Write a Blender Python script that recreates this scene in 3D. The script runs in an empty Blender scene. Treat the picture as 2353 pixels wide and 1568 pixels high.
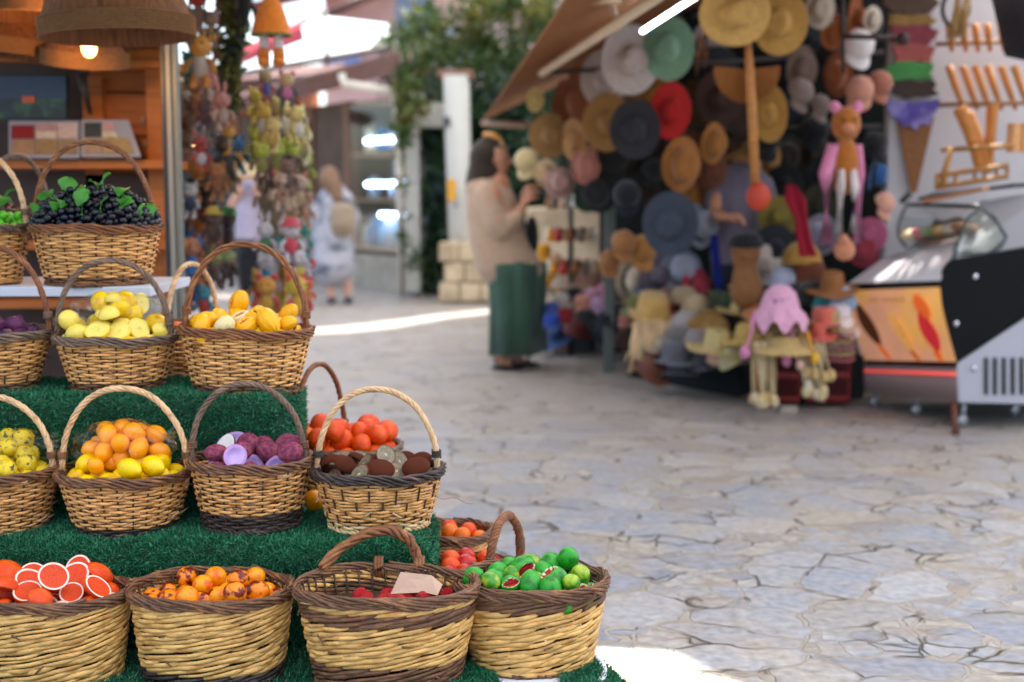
import bpy, math, random
import numpy as np
from mathutils import Matrix, Vector
random.seed(7); RG = np.random.default_rng(11)
sc = bpy.context.scene
PI = math.pi
# ---------------------------------------------------------------- camera
FPX = 2941.0; CH = 1.23; PIT = math.atan(334/FPX)
cam = bpy.data.cameras.new('camera'); co = bpy.data.objects.new('camera', cam); sc.collection.objects.link(co)
co.location = (0, 0, CH); co.rotation_euler = (PI/2-PIT, 0, 0)
cam.lens = FPX/2353*36; cam.sensor_width = 36; cam.clip_start = .05; cam.clip_end = 500
cam.dof.use_dof = True; cam.dof.focus_distance = 2.75; cam.dof.aperture_fstop = 2.2
sc.camera = co
# ---------------------------------------------------------------- sky, sun, exposure
SUN = Vector((.30, .38, .875)).normalized()
w = bpy.data.worlds.new("World"); sc.world = w; w.use_nodes = True
nt = w.node_tree; bg = nt.nodes['Background']; sk = nt.nodes.new('ShaderNodeTexSky')
sk.sky_type = 'NISHITA'; sk.sun_disc = False; sk.sun_elevation = math.asin(SUN.z)
sk.sun_rotation = math.atan2(SUN.x, SUN.y); sk.air_density = 1.0; sk.dust_density = 2.5
nt.links.new(sk.outputs[0], bg.inputs[0]); bg.inputs[1].default_value = .15
sl = bpy.data.lights.new('sun', 'SUN'); so = bpy.data.objects.new('sun', sl); sc.collection.objects.link(so)
sl.energy = 5.0; sl.angle = math.radians(.6); sl.color = (1, .95, .87)
so.rotation_euler = SUN.to_track_quat('Z', 'Y').to_euler(); so.location = (3, 4, 9)
sc.view_settings.view_transform = 'Standard'; sc.view_settings.look = 'None'
sc.view_settings.exposure = 1.62; sc.view_settings.gamma = 1
cy = sc.cycles; cy.max_bounces = 7; cy.diffuse_bounces = 4; cy.transparent_max_bounces = 12; cy.sample_clamp_indirect = 6

def P(u, v, Y):
    x = (u-1176.5)/FPX; y = -(v-784)/FPX
    d = Vector((x, y*math.sin(PIT)+math.cos(PIT), y*math.cos(PIT)-math.sin(PIT)))
    return Vector((0, 0, CH)) + d*(Y/d.y)
def mpp(Y): return Y/FPX*1.0
def G(u, v):   # the ground point seen at a place in the view
    p = P(u, v, 1.0); k = CH/(CH-p.z); return Vector((p.x*k, k, 0))

# ---------------------------------------------------------------- materials
MATS = {}
def lin(c):
    if isinstance(c, str):
        c = [int(c[i:i+2], 16)/255 for i in (0, 2, 4)]
        return tuple((x/12.92 if x <= .04045 else ((x+.055)/1.055)**2.4) for x in c)
    return c
def mat(name, col, rough=.6, var=.18, vs=8, isl=0., bump=0., bs=40, metal=0., col2=None, c2s=6, c2t=.5, c2w=.08,
        trans=0., coat=0., sheen=0., emit=0., spec=.5, aniso=None, sss=0.):
    if name in MATS: return MATS[name]
    m = bpy.data.materials.new(name); m.use_nodes = True; t = m.node_tree; n = t.nodes; L = t.links
    b = n['Principled BSDF']; out = n['Material Output']
    b.inputs['Roughness'].default_value = rough; b.inputs['Metallic'].default_value = metal
    b.inputs['Coat Weight'].default_value = coat; b.inputs['Sheen Weight'].default_value = sheen
    b.inputs['Specular IOR Level'].default_value = spec
    if sss: b.inputs['Subsurface Weight'].default_value = sss; b.inputs['Subsurface Scale'].default_value = .01
    c = lin(col); tc = n.new('ShaderNodeTexCoord'); src = tc.outputs['Object']
    if aniso:
        mp = n.new('ShaderNodeMapping'); mp.inputs['Scale'].default_value = aniso; L.new(src, mp.inputs[0]); src = mp.outputs[0]
    rgb = n.new('ShaderNodeRGB'); rgb.outputs[0].default_value = (*c, 1); cur = rgb.outputs[0]
    if col2 is not None:
        ns = n.new('ShaderNodeTexNoise'); ns.inputs['Scale'].default_value = c2s; ns.inputs['Detail'].default_value = 4
        L.new(src, ns.inputs[0]); mr = n.new('ShaderNodeMapRange'); mr.inputs[1].default_value = c2t-c2w; mr.inputs[2].default_value = c2t+c2w
        L.new(ns.outputs[0], mr.inputs[0]); mx = n.new('ShaderNodeMix'); mx.data_type = 'RGBA'
        L.new(mr.outputs[0], mx.inputs[0]); L.new(cur, mx.inputs[6]); mx.inputs[7].default_value = (*lin(col2), 1); cur = mx.outputs[2]
    if var or isl:
        hs = n.new('ShaderNodeHueSaturation'); L.new(cur, hs.inputs['Color'])
        ns = n.new('ShaderNodeTexNoise'); ns.inputs['Scale'].default_value = vs; ns.inputs['Detail'].default_value = 5
        L.new(src, ns.inputs[0]); mr = n.new('ShaderNodeMapRange'); mr.inputs[1].default_value = .25; mr.inputs[2].default_value = .75
        mr.inputs[3].default_value = 1-var; mr.inputs[4].default_value = 1+var; mr.clamp = False; L.new(ns.outputs[0], mr.inputs[0]); o = mr.outputs[0]
        if isl:
            g = n.new('ShaderNodeNewGeometry'); m2 = n.new('ShaderNodeMapRange'); m2.inputs[3].default_value = 1-isl; m2.inputs[4].default_value = 1+isl
            L.new(g.outputs['Random Per Island'], m2.inputs[0]); mu = n.new('ShaderNodeMath'); mu.operation = 'MULTIPLY'
            L.new(o, mu.inputs[0]); L.new(m2.outputs[0], mu.inputs[1]); o = mu.outputs[0]
        L.new(o, hs.inputs['Value']); cur = hs.outputs[0]
    L.new(cur, b.inputs['Base Color'])
    if bump:
        nb = n.new('ShaderNodeTexNoise'); nb.inputs['Scale'].default_value = bs; nb.inputs['Detail'].default_value = 4; L.new(src, nb.inputs[0])
        bp = n.new('ShaderNodeBump'); bp.inputs['Strength'].default_value = bump; bp.inputs['Distance'].default_value = .01
        L.new(nb.outputs[0], bp.inputs['Height']); L.new(bp.outputs[0], b.inputs['Normal'])
    if emit:
        L.new(cur, b.inputs['Emission Color']); b.inputs['Emission Strength'].default_value = emit
    if trans:
        tr = n.new('ShaderNodeBsdfTranslucent'); L.new(cur, tr.inputs[0]); ms = n.new('ShaderNodeMixShader'); ms.inputs[0].default_value = trans
        L.new(b.outputs[0], ms.inputs[1]); L.new(tr.outputs[0], ms.inputs[2]); L.new(ms.outputs[0], out.inputs[0])
    MATS[name] = m; return m
_cm = {}
def punch(hexc, s=1.32, g=1.10):
    c = np.array(lin(hexc))**g; l = c.mean(); c = np.clip(l+(c-l)*s, .004, .95); return tuple(float(x) for x in c)
def cm(hexc, kind='cloth'):
    k = kind+'_'+hexc
    if k in MATS: return MATS[k]
    if kind in ('cloth', 'yarn', 'straw', 'plastic'): hexc = punch(hexc, {'straw': 1.0, 'cloth': 1.04}.get(kind, 1.25), {'straw': 1.12, 'cloth': 1.12}.get(kind, .97))
    if kind == 'cloth': return mat(k, hexc, .9, .15, 14, bump=.35, bs=90, sheen=.2)
    if kind == 'yarn': return mat(k, hexc, .95, .22, 60, bump=.9, bs=160, sheen=.3)
    if kind == 'straw': return mat(k, hexc, .75, .16, 30, bump=.6, bs=220, trans=.12)
    if kind == 'soap': return mat(k, hexc, .38, .12, 5, bump=.12, bs=30, sss=.0, coat=.1)
    if kind == 'plastic': return mat(k, hexc, .35, .05, 5)
    if kind == 'paint': return mat(k, hexc, .55, .08, 3, bump=.1, bs=30)
    if kind == 'wood': return mat(k, hexc, .6, .28, 6, bump=.25, bs=30, aniso=(.4, 4, 9))
    return mat(k, hexc)
def glassy(name, tint=(.9, .95, .95), gl=.12, rough=.05, bump=0., gx=.5):
    if name in MATS: return MATS[name]
    m = bpy.data.materials.new(name); m.use_nodes = True; n = m.node_tree.nodes; L = m.node_tree.links
    n.remove(n['Principled BSDF']); out = n['Material Output']
    t = n.new('ShaderNodeBsdfTransparent'); t.inputs[0].default_value = (*tint, 1); g = n.new('ShaderNodeBsdfGlossy'); g.inputs['Roughness'].default_value = rough
    ly = n.new('ShaderNodeLayerWeight'); ly.inputs[0].default_value = .25
    mr = n.new('ShaderNodeMapRange'); mr.inputs[3].default_value = gl; mr.inputs[4].default_value = min(1, gl+gx); L.new(ly.outputs['Fresnel'], mr.inputs[0])
    ms = n.new('ShaderNodeMixShader'); L.new(mr.outputs[0], ms.inputs[0]); L.new(t.outputs[0], ms.inputs[1]); L.new(g.outputs[0], ms.inputs[2]); L.new(ms.outputs[0], out.inputs[0])
    if bump:
        tc = n.new('ShaderNodeTexCoord'); nb = n.new('ShaderNodeTexNoise'); nb.inputs['Scale'].default_value = 22; nb.inputs['Detail'].default_value = 6
        nb.inputs['Distortion'].default_value = 1.5; L.new(tc.outputs['Object'], nb.inputs[0])
        bp = n.new('ShaderNodeBump'); bp.inputs['Strength'].default_value = bump; bp.inputs['Distance'].default_value = .02
        L.new(nb.outputs[0], bp.inputs['Height']); L.new(bp.outputs[0], g.inputs['Normal']); L.new(bp.outputs[0], ly.inputs['Normal'])
    MATS[name] = m; return m

# ---------------------------------------------------------------- mesh builder
def rotm(rx=0, ry=0, rz=0):
    return np.array((Matrix.Rotation(rz, 3, 'Z') @ Matrix.Rotation(ry, 3, 'Y') @ Matrix.Rotation(rx, 3, 'X')))
class MB:
    def __init__(s): s.v = []; s.f = []; s.n = 0
    def add(s, v, fs, m=0):
        v = np.asarray(v, float).reshape(-1, 3)
        for f in fs:
            f = np.asarray(f, int)
            if f.ndim == 1: f = f[None]
            s.f.append((f+s.n, m))
        s.v.append(v); s.n += len(v); return s
    def grid(s, g, wr=False, m=0, wc=False, caps=False):   # g rows x cols x 3
        R, C = g.shape[:2]; i = np.arange(R*C).reshape(R, C)
        if wr: i = np.hstack([i, i[:, :1]])
        if wc: i = np.vstack([i, i[:1]])
        q = np.stack([i[:-1, :-1], i[:-1, 1:], i[1:, 1:], i[1:, :-1]], -1).reshape(-1, 4)
        fs = [q]
        if caps: fs += [np.arange(C)[::-1][None], (np.arange(C)+(R-1)*C)[None]]
        return s.add(g.reshape(-1, 3), fs, m)
    def tube(s, path, rad, sides=6, ref=(0, 0, 1), closed=False, m=0, caps=True):
        p = np.asarray(path, float); n = len(p); rad = np.asarray(rad, float)
        if rad.ndim == 0: rad = np.full((n, 2), float(rad))
        if rad.ndim == 1: rad = np.stack([rad, rad], 1) if len(rad) == n else np.tile(rad, (n, 1))
        T = (np.roll(p, -1, 0)-np.roll(p, 1, 0)) if closed else np.gradient(p, axis=0)
        T /= np.linalg.norm(T, axis=1)[:, None]+1e-12
        r = np.asarray(ref, float); r = np.tile(r, (n, 1)) if r.ndim == 1 else r
        N = r-(r*T).sum(1)[:, None]*T; nn = np.linalg.norm(N, axis=1)
        bad = nn < 1e-3
        if bad.any(): alt = np.array([1., .02, .03]); N[bad] = alt-(T[bad]@alt)[:, None]*T[bad]; nn = np.linalg.norm(N, axis=1)
        N /= nn[:, None]; B = np.cross(T, N); a = np.arange(sides)*2*PI/sides
        g = p[:, None]+N[:, None]*(rad[:, 0:1]*np.cos(a))[..., None]+B[:, None]*(rad[:, 1:2]*np.sin(a))[..., None]
        return s.grid(g, True, m, closed, caps and not closed)
    def lathe(s, prof, n=24, c=(0, 0, 0), R=None, sq=(1, 1), m=0, caps=False, fn=None):
        p = np.asarray(prof, float); a = np.arange(n)*2*PI/n
        g = np.stack([p[:, :1]*np.cos(a)*sq[0], p[:, :1]*np.sin(a)*sq[1], np.repeat(p[:, 1:2], n, 1)], -1)
        if fn is not None: g = fn(g)
        if R is not None: g = g@np.asarray(R).T
        return s.grid(g+np.asarray(c, float), True, m, False, caps)
    def ell(s, c, r, R=None, nu=14, nv=9, m=0, fn=None):
        if not hasattr(r, '__len__'): r = (r, r, r)
        t = np.linspace(0, PI, nv+1); t[0] = .06; t[-1] = PI-.06
        a = np.arange(nu)*2*PI/nu
        g = np.stack([np.sin(t)[:, None]*np.cos(a)*r[0], np.sin(t)[:, None]*np.sin(a)*r[1], np.repeat(-np.cos(t)[:, None], nu, 1)*r[2]], -1)
        if fn is not None: g = fn(g)
        if R is not None: g = g@np.asarray(R).T
        return s.grid(g+np.asarray(c, float), True, m, False, True)
    def box(s, c, sz, R=None, m=0):
        h = np.asarray(sz, float)/2
        v = np.array([[x, y, z] for x in (-1, 1) for y in (-1, 1) for z in (-1, 1)])*h
        if R is not None: v = v@np.asarray(R).T
        return s.add(v+np.asarray(c, float), [np.array([[0, 1, 3, 2], [4, 6, 7, 5], [0, 4, 5, 1], [2, 3, 7, 6], [0, 2, 6, 4], [1, 5, 7, 3]])], m)
    def hexa(s, q0, q1, m=0):   # solid between two quads
        v = [tuple(p) for p in q0]+[tuple(p) for p in q1]
        return s.add(v, [np.array([[3, 2, 1, 0], [4, 5, 6, 7], [0, 1, 5, 4], [1, 2, 6, 5], [2, 3, 7, 6], [3, 0, 4, 7]])], m)
    def slab(s, quad, th, m=0):   # quad of points, thickness along its normal
        q = [Vector(p) for p in quad]; nrm = (q[1]-q[0]).cross(q[3]-q[0]).normalized()*th
        return s.hexa(q, [p+nrm for p in q], m)
    def prism(s, pts, d, m=0):   # planar ngon extruded by vector d
        p = np.array([tuple(x) for x in pts]); k = len(p); d = np.asarray(tuple(d))
        i = np.arange(k); j = (i+1) % k
        return s.add(np.vstack([p, p+d]), [np.stack([i, j, j+k, i+k], 1), i[::-1][None], (i+k)[None]], m)
    def mesh(s, name, mats, smooth=True):
        V = np.vstack(s.v); me = bpy.data.meshes.new(name); me.vertices.add(len(V)); me.vertices.foreach_set('co', V.astype(np.float32).ravel())
        lp = np.concatenate([f.ravel() for f, _ in s.f]); tot = np.concatenate([np.full(len(f), f.shape[1]) for f, _ in s.f])
        mi = np.concatenate([np.full(len(f), m) for f, m in s.f]); st = np.concatenate([[0], np.cumsum(tot)[:-1]])
        me.loops.add(len(lp)); me.loops.foreach_set('vertex_index', lp.astype(np.int32))
        me.polygons.add(len(tot)); me.polygons.foreach_set('loop_start', st.astype(np.int32)); me.polygons.foreach_set('loop_total', tot.astype(np.int32))
        me.polygons.foreach_set('material_index', mi.astype(np.int32)); me.polygons.foreach_set('use_smooth', np.full(len(tot), smooth))
        for m in (mats if isinstance(mats, (list, tuple)) else [mats]): me.materials.append(m)
        me.update(calc_edges=True); me.validate(); return me
    def build(s, name, mats, parent=None, smooth=True, bev=0, label=None):
        o = bpy.data.objects.new(name, s.mesh(name, mats, smooth)); sc.collection.objects.link(o)
        if parent: o.parent = parent
        if bev:
            b = o.modifiers.new('bevel', 'BEVEL'); b.width = bev; b.segments = 2; b.limit_method = 'ANGLE'
        if label: o['label'] = label
        return o
def tag(o, label, cat, group=None, kind=None):
    if label: o['label'] = label
    if cat: o['category'] = cat
    if group: o['group'] = group
    if kind: o['kind'] = kind
    return o
def thing(name, label, cat, loc=(0, 0, 0), rot=(0, 0, 0), group=None):
    o = bpy.data.objects.new(name, None); sc.collection.objects.link(o); o.location = loc; o.rotation_euler = rot; o.empty_display_size = .05
    return tag(o, label, cat, group)
def rel(parent, p): return Vector(p)-Vector(parent.location)
def remeshed(mb, name, m, parent, vox=.01, smooth=3, label=None):
    o = bpy.data.objects.new(name, mb.mesh(name, m)); sc.collection.objects.link(o)
    r = o.modifiers.new('r', 'REMESH'); r.mode = 'VOXEL'; r.voxel_size = vox; r.use_smooth_shade = True
    s = o.modifiers.new('s', 'SMOOTH'); s.iterations = smooth; s.factor = .5
    bpy.context.view_layer.update(); ev = o.evaluated_get(bpy.context.evaluated_depsgraph_get())
    me = bpy.data.meshes.new_from_object(ev); me.name = name; o.modifiers.clear(); o.data = me
    me.materials.clear()
    for x in (m if isinstance(m, (list, tuple)) else [m]): me.materials.append(x)
    if parent: o.parent = parent
    if label: o['label'] = label
    return o
def chain(mb, pts, rads, sides=12):
    """tapered limb with round ends"""
    pts = [Vector(p) for p in pts]
    P2 = []; R2 = []
    for i in range(len(pts)-1):
        for k in range(5):
            t = k/5; P2.append(pts[i].lerp(pts[i+1], t)); R2.append(rads[i]*(1-t)+rads[i+1]*t)
    P2.append(pts[-1]); R2.append(rads[-1])
    mb.tube([tuple(p) for p in P2], np.array(R2), sides, ref=(.3, .5, .77))
    for p, r in zip(pts, rads): mb.ell(tuple(p), r, nu=12, nv=8)
def copy_tree(o, parent=None):
    c = o.copy(); sc.collection.objects.link(c)
    if parent: c.parent = parent
    for ch in list(o.children): copy_tree(ch, c)
    return c
# ================================================================ SETTING
def ground_material():
    m = bpy.data.materials.new('flagstone_paving'); m.use_nodes = True; n = m.node_tree.nodes; L = m.node_tree.links; b = n['Principled BSDF']
    def N(t, **k):
        x = n.new(t)
        for a, v in k.items(): setattr(x, a, v)
        return x
    def math_(op, a, b2=None, clamp=False):
        x = N('ShaderNodeMath', operation=op, use_clamp=clamp)
        for i, q in enumerate((a, b2)):
            if q is None: continue
            if isinstance(q, (int, float)): x.inputs[i].default_value = q
            else: L.new(q, x.inputs[i])
        return x.outputs[0]
    def mixc(f, a, c):
        x = N('ShaderNodeMix', data_type='RGBA')
        if isinstance(f, (int, float)): x.inputs[0].default_value = f
        else: L.new(f, x.inputs[0])
        for i, q in ((6, a), (7, c)):
            if isinstance(q, str): x.inputs[i].default_value = (*lin(q), 1)
            else: L.new(q, x.inputs[i])
        return x.outputs[2]
    def rng(v, a, b_, c=0., d=1.):
        x = N('ShaderNodeMapRange'); L.new(v, x.inputs[0])
        for i, q in enumerate((a, b_, c, d)): x.inputs[i+1].default_value = q
        return x.outputs[0]
    tc = N('ShaderNodeTexCoord').outputs['Object']
    def noise(s, d=4, src=None, dist=0.):
        x = N('ShaderNodeTexNoise'); x.inputs['Scale'].default_value = s; x.inputs['Detail'].default_value = d; x.inputs['Distortion'].default_value = dist
        L.new(src or tc, x.inputs[0]); return x
    nz = noise(2.2, 3); sub = N('ShaderNodeVectorMath', operation='SUBTRACT'); L.new(nz.outputs['Color'], sub.inputs[0]); sub.inputs[1].default_value = (.5, .5, .5)
    scl = N('ShaderNodeVectorMath', operation='SCALE'); L.new(sub.outputs[0], scl.inputs[0]); scl.inputs['Scale'].default_value = .34
    ad = N('ShaderNodeVectorMath', operation='ADD'); L.new(tc, ad.inputs[0]); L.new(scl.outputs[0], ad.inputs[1])
    nz2 = noise(9, 2); sub2 = N('ShaderNodeVectorMath', operation='SUBTRACT'); L.new(nz2.outputs['Color'], sub2.inputs[0]); sub2.inputs[1].default_value = (.5, .5, .5)
    scl2 = N('ShaderNodeVectorMath', operation='SCALE'); L.new(sub2.outputs[0], scl2.inputs[0]); scl2.inputs['Scale'].default_value = .07
    ad2 = N('ShaderNodeVectorMath', operation='ADD'); L.new(ad.outputs[0], ad2.inputs[0]); L.new(scl2.outputs[0], ad2.inputs[1])
    mp = N('ShaderNodeMapping'); mp.inputs['Scale'].default_value = (1, 1.25, 0); mp.inputs['Rotation'].default_value = (0, 0, .35); L.new(ad2.outputs[0], mp.inputs[0])
    def voro(f, s):
        x = N('ShaderNodeTexVoronoi', feature=f, voronoi_dimensions='2D'); x.inputs['Scale'].default_value = s; x.inputs['Randomness'].default_value = 1.; L.new(mp.outputs[0], x.inputs[0]); return x
    edA = voro('DISTANCE_TO_EDGE', 3.9).outputs['Distance']; cA = N('ShaderNodeSeparateColor'); L.new(voro('F1', 3.9).outputs['Color'], cA.inputs[0])
    edB = voro('DISTANCE_TO_EDGE', 8.6).outputs['Distance']; cB = voro('F1', 8.6).outputs['Color']
    split = math_('GREATER_THAN', cA.outputs[0], .60)     # some big stones are broken into smaller ones
    ed2 = math_('MINIMUM', edA, math_('MULTIPLY', edB, .62)); mxe = N('ShaderNodeMix'); L.new(split, mxe.inputs[0]); L.new(edA, mxe.inputs[2]); L.new(ed2, mxe.inputs[3]); ed = mxe.outputs[0]
    cell = mixc(split, voro('F1', 3.9).outputs['Color'], cB)
    sp = N('ShaderNodeSeparateColor'); L.new(cell, sp.inputs[0])
    low = noise(.9, 3).outputs[0]; fine = noise(30, 6).outputs[0]; mid = noise(7, 5).outputs[0]
    # width of the sandy joint changes from place to place
    wj = rng(low, .35, .65, .010, .050); wj2 = math_('MULTIPLY', wj, rng(mid, .3, .7, .3, 1.8))
    st = math_('DIVIDE', math_('SUBTRACT', ed, wj2), .009, False); stone = rng(st, 0, 1)
    c = mixc(rng(sp.outputs[0], .25, .75), '989ba4', 'aea9a2'); c = mixc(rng(sp.outputs[1], .55, 1., 0, .8), c, '80868f'); c = mixc(rng(sp.outputs[2], .7, 1., 0, .45), c, 'bdb8b0')
    c = mixc(rng(mid, .42, .7, 0, .5), c, 'aa9f8e'); c = mixc(rng(noise(2.6, 6, None, .6).outputs[0], .5, .66, 0, .7), c, 'a89b88')
    hs = N('ShaderNodeHueSaturation'); L.new(c, hs.inputs['Color']); L.new(math_('MULTIPLY', rng(fine, .25, .75, .68, 1.28), rng(sp.outputs[1], 0, 1, .78, 1.16)), hs.inputs['Value']); c = hs.outputs[0]
    joint = mixc(rng(mid, .35, .7), 'aea598', '94897c')
    crack = rng(st, -2.2, -.2, 0, 1)
    deep = rng(noise(4.3, 3).outputs[0], .52, .60); dk = math_('MULTIPLY', deep, rng(ed, .003, .026, 1, 0))
    joint = mixc(dk, joint, '544b41')
    c = mixc(stone, joint, c)
    # further up the street sand has buried most of the stones
    sx = N('ShaderNodeSeparateXYZ'); L.new(tc, sx.inputs[0])
    far = rng(math_('ADD', sx.outputs[1], math_('MULTIPLY', low, 3.)), 6.0, 9.3, .0, .52)
    c = mixc(far, c, 'a08f7a')
    L.new(c, b.inputs['Base Color'])
    L.new(rng(fine, .3, .7, .5, .75), b.inputs['Roughness'])
    h = math_('ADD', math_('MULTIPLY', stone, math_('ADD', .9, math_('MULTIPLY', sp.outputs[0], .5))), math_('ADD', math_('MULTIPLY', mid, .45), math_('MULTIPLY', fine, .22)))
    h = math_('SUBTRACT', h, math_('MULTIPLY', dk, 1.2))
    bp = N('ShaderNodeBump'); bp.inputs['Strength'].default_value = .9; bp.inputs['Distance'].default_value = .02; L.new(h, bp.inputs['Height']); L.new(bp.outputs[0], b.inputs['Normal'])
    return m
g = MB(); xs = np.linspace(-60, 60, 41); ys = np.linspace(-20, 120, 61); X, Yg = np.meshgrid(xs, ys)
g.grid(np.stack([X, Yg, np.zeros_like(X)], -1)); tag(g.build('ground', ground_material(), smooth=True), None, None, kind='structure')

# unseen cloth added to block the sun; its gaps shape the sun patches
def shade_cloth(name, label, outline, holes, z):
    cu = bpy.data.curves.new(name, 'CURVE'); cu.dimensions = '2D'; cu.fill_mode = 'BOTH'
    for ring in [outline]+holes:
        s = cu.splines.new('POLY'); s.points.add(len(ring)-1); s.use_cyclic_u = True
        for p, q in zip(s.points, ring): p.co = (q[0]+SUN.x/SUN.z*z, q[1]+SUN.y/SUN.z*z, 0, 1)
    t = bpy.data.objects.new(name, cu); sc.collection.objects.link(t); bpy.context.view_layer.update()
    me = bpy.data.meshes.new_from_object(t.evaluated_get(bpy.context.evaluated_depsgraph_get())); bpy.data.objects.remove(t)
    me.materials.append(mat('added_shade_fabric', (.70, .71, .73), .9, .05, 2, trans=.5)); me.name = name
    o = bpy.data.objects.new(name, me); sc.collection.objects.link(o); o.location.z = z
    return tag(o, label, 'shade cloth')
def gp(*uv): return [tuple(G(u, v)[:2]) for u, v in uv]
h1 = gp((1290, 1432), (1370, 1436), (1440, 1452), (1500, 1474), (1560, 1506), (1620, 1540), (1700, 1572), (1800, 1630), (1560, 1680), (1290, 1660))
h2 = gp((600, 766), (700, 756), (800, 748), (900, 737), (1000, 723), (1125, 711), (1128, 720), (1020, 733), (900, 754), (800, 764), (700, 768), (600, 775))
shade_cloth('shade_cloth', 'pale cloth added unseen above the street to block the sun, with cut gaps', [(-7, -7), (8.5, -7), (8.5, 17), (2.4, 17), (-.2, 16.2), (-3.3, 15.4), (-7, 15.2)], [h1, h2, [(1.68, 7.2), (1.74, 7.36), (2.14, 7.36), (2.24, 6.33), (2.0, 6.42)]], 5.4)  # gaps placed for sun on the near paving, far paving and freezer top

# ---------------------------------------------------------------- far buildings
def wallbox(mb, a, b_, z0, z1, th=.2, m=0):
    a = Vector((a[0], a[1], 0)); b_ = Vector((b_[0], b_[1], 0)); d = (b_-a).normalized(); nn = Vector((-d.y, d.x, 0))*th
    q = [a+Vector((0, 0, z0)), b_+Vector((0, 0, z0)), b_+nn+Vector((0, 0, z0)), a+nn+Vector((0, 0, z0))]
    return mb.hexa(q, [p+Vector((0, 0, z1-z0)) for p in q], m)
# pink house above the shop roofs
ph = thing('house', 'pink plastered house with blue-grey windows and red tiled eaves above the shop roofs', 'house', (-3, 30, 0))
MB().box((2.35, 2, 3.6), (7.3, 4, 7.2)).build('wall', mat('pink_plaster', 'd9b7ae', .8, .1, 2), ph)
rf = MB(); rf.hexa([(-3.2, -1, 5.2), (6, -1, 7.3), (6, 3, 8.0), (-3.2, 3, 5.9)], [(-3.2, -1, 5.4), (6, -1, 7.5), (6, 3, 8.2), (-3.2, 3, 6.1)])
rf.build('roof', mat('red_tiles', '7a3a34', .8, .3, 6), ph, False)
for x, z, c in ((-.9, 4.35, '6d83b8'), (.75, 5.2, '7486a8'), (3.0, 3.7, '4a3f66'), (4.1, 3.7, '54476c'), (1.9, 4.5, '8a90a8')):
    f = MB(); f.box((x, -.03, z), (.95, .1, 1.25)); f.box((x, -.1, z), (.06, .05, 1.2)); fo = f.build('window', cm('b9a6a8', 'paint'), ph, False)
    q = MB(); q.box((x-.22, -.09, z), (.36, .03, 1.05)); q.box((x+.22, -.09, z), (.36, .03, 1.05)); q.build('pane', mat('pane_'+c, c, .15, .1, 3), fo, False)
# shop with glass front, seen along the left of the street
SA = Vector((-1.28, 15.9, 0)); SB = Vector((-4.6, 21.2, 0))
sd = (SB-SA).normalized(); sn = Vector((-sd.y, sd.x, 0))   # sn points away from the street, into the shop
if sn.x < 0: sn = -sn
shop = thing('shop', 'brown timber shop with lit glass display windows under a deep tiled eave', 'shop', SA)
def sp_(t, z, o=0.): return SA+sd*t+sn*o+Vector((0, 0, z))-SA
L_ = (SB-SA).length
b = MB(); b.hexa([sp_(0, 0, .1), sp_(L_, 0, .1), sp_(L_, 0, 3.5), sp_(0, 0, 3.5)], [sp_(0, .45, .1), sp_(L_, .45, .1), sp_(L_, .45, 3.5), sp_(0, .45, 3.5)]); b.build('stone_base', mat('shop_stone', 'a39a8a', .8, .3, 5, bump=.4), shop, False)
b = MB(); b.hexa([sp_(2.06, .45, .12), sp_(L_, .45, .12), sp_(L_, .45, 3.5), sp_(2.06, .45, 3.5)], [sp_(2.06, 2.5, .12), sp_(L_, 2.5, .12), sp_(L_, 2.5, 3.5), sp_(2.06, 2.5, 3.5)]); b.hexa([sp_(0, .45, .9), sp_(2.05, .45, .9), sp_(2.05, .45, 3.5), sp_(0, .45, 3.5)], [sp_(0, 2.5, .9), sp_(2.05, 2.5, .9), sp_(2.05, 2.5, 3.5), sp_(0, 2.5, 3.5)]); b.build('wall', mat('shop_wall', '4a3a30', .8, .3, 3), shop, False)
for t in (0, 1.9, 3.1, 4.6, L_-.1):
    b = MB(); b.hexa([sp_(t, .45, .08), sp_(t+.16, .45, .08), sp_(t+.16, .45, .24), sp_(t, .45, .24)], [sp_(t, 2.5, .08), sp_(t+.16, 2.5, .08), sp_(t+.16, 2.5, .24), sp_(t, 2.5, .24)])
    b.build('post', cm('6b4630' if t else 'b9b5a8', 'paint'), shop, False)
# display window with shelves, tubes and goods
b = MB()
for z in (.5, 1.15, 1.75, 2.42): b.hexa([sp_(.16, z, .12), sp_(1.9, z, .12), sp_(1.9, z, .8), sp_(.16, z, .8)], [sp_(.16, z+.05, .12), sp_(1.9, z+.05, .12), sp_(1.9, z+.05, .8), sp_(.16, z+.05, .8)])
b.build('shelf', cm('8a6040', 'paint'), shop, False)
for t0, t1, z in ((.35, 1.5, 1.95), (.3, 1.5, 1.38), (.45, 1.1, .98), (.15, .5, 2.0), (.15, .5, 1.45)):
    MB().tube([sp_(t0, z, .16), sp_(t1, z, .16)], .032, 8).build('tube_light', mat('cold_tube_glow', (.6, .75, 1), .5, 0, emit=7), shop)
cols = ['4c86b0', '6fa3c4', 'a8b4c8', '3b6f9a', 'c9c4bc', '8a93ad', '2f6d9b', 'd8d2c0']
for k in range(40):
    t = .3+RG.random()*1.5; z = random.choice([.55, .55, 1.2, 1.8]); h = .22+.25*RG.random()
    q = MB(); q.box((0, 0, h/2), (.16+.1*RG.random(), .1, h)); q.ell((0, 0, h), (.08, .05, .05))
    o = q.build('souvenir', cm(cols[k % 8], 'plastic')); o.location = SA+sp_(t, z, .25+.2*RG.random()); o.rotation_euler.z = RG.random()
    tag(o, ['mid blue', 'sky blue', 'pale grey', 'deep blue', 'cream grey', 'lilac grey', 'teal blue', 'cream'][k % 8]+' boxed souvenir on the '+('low' if z < 1 else 'middle' if z < 1.5 else 'high')+' shelf behind the shop glass', 'souvenir', 'goods behind the shop glass')
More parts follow.
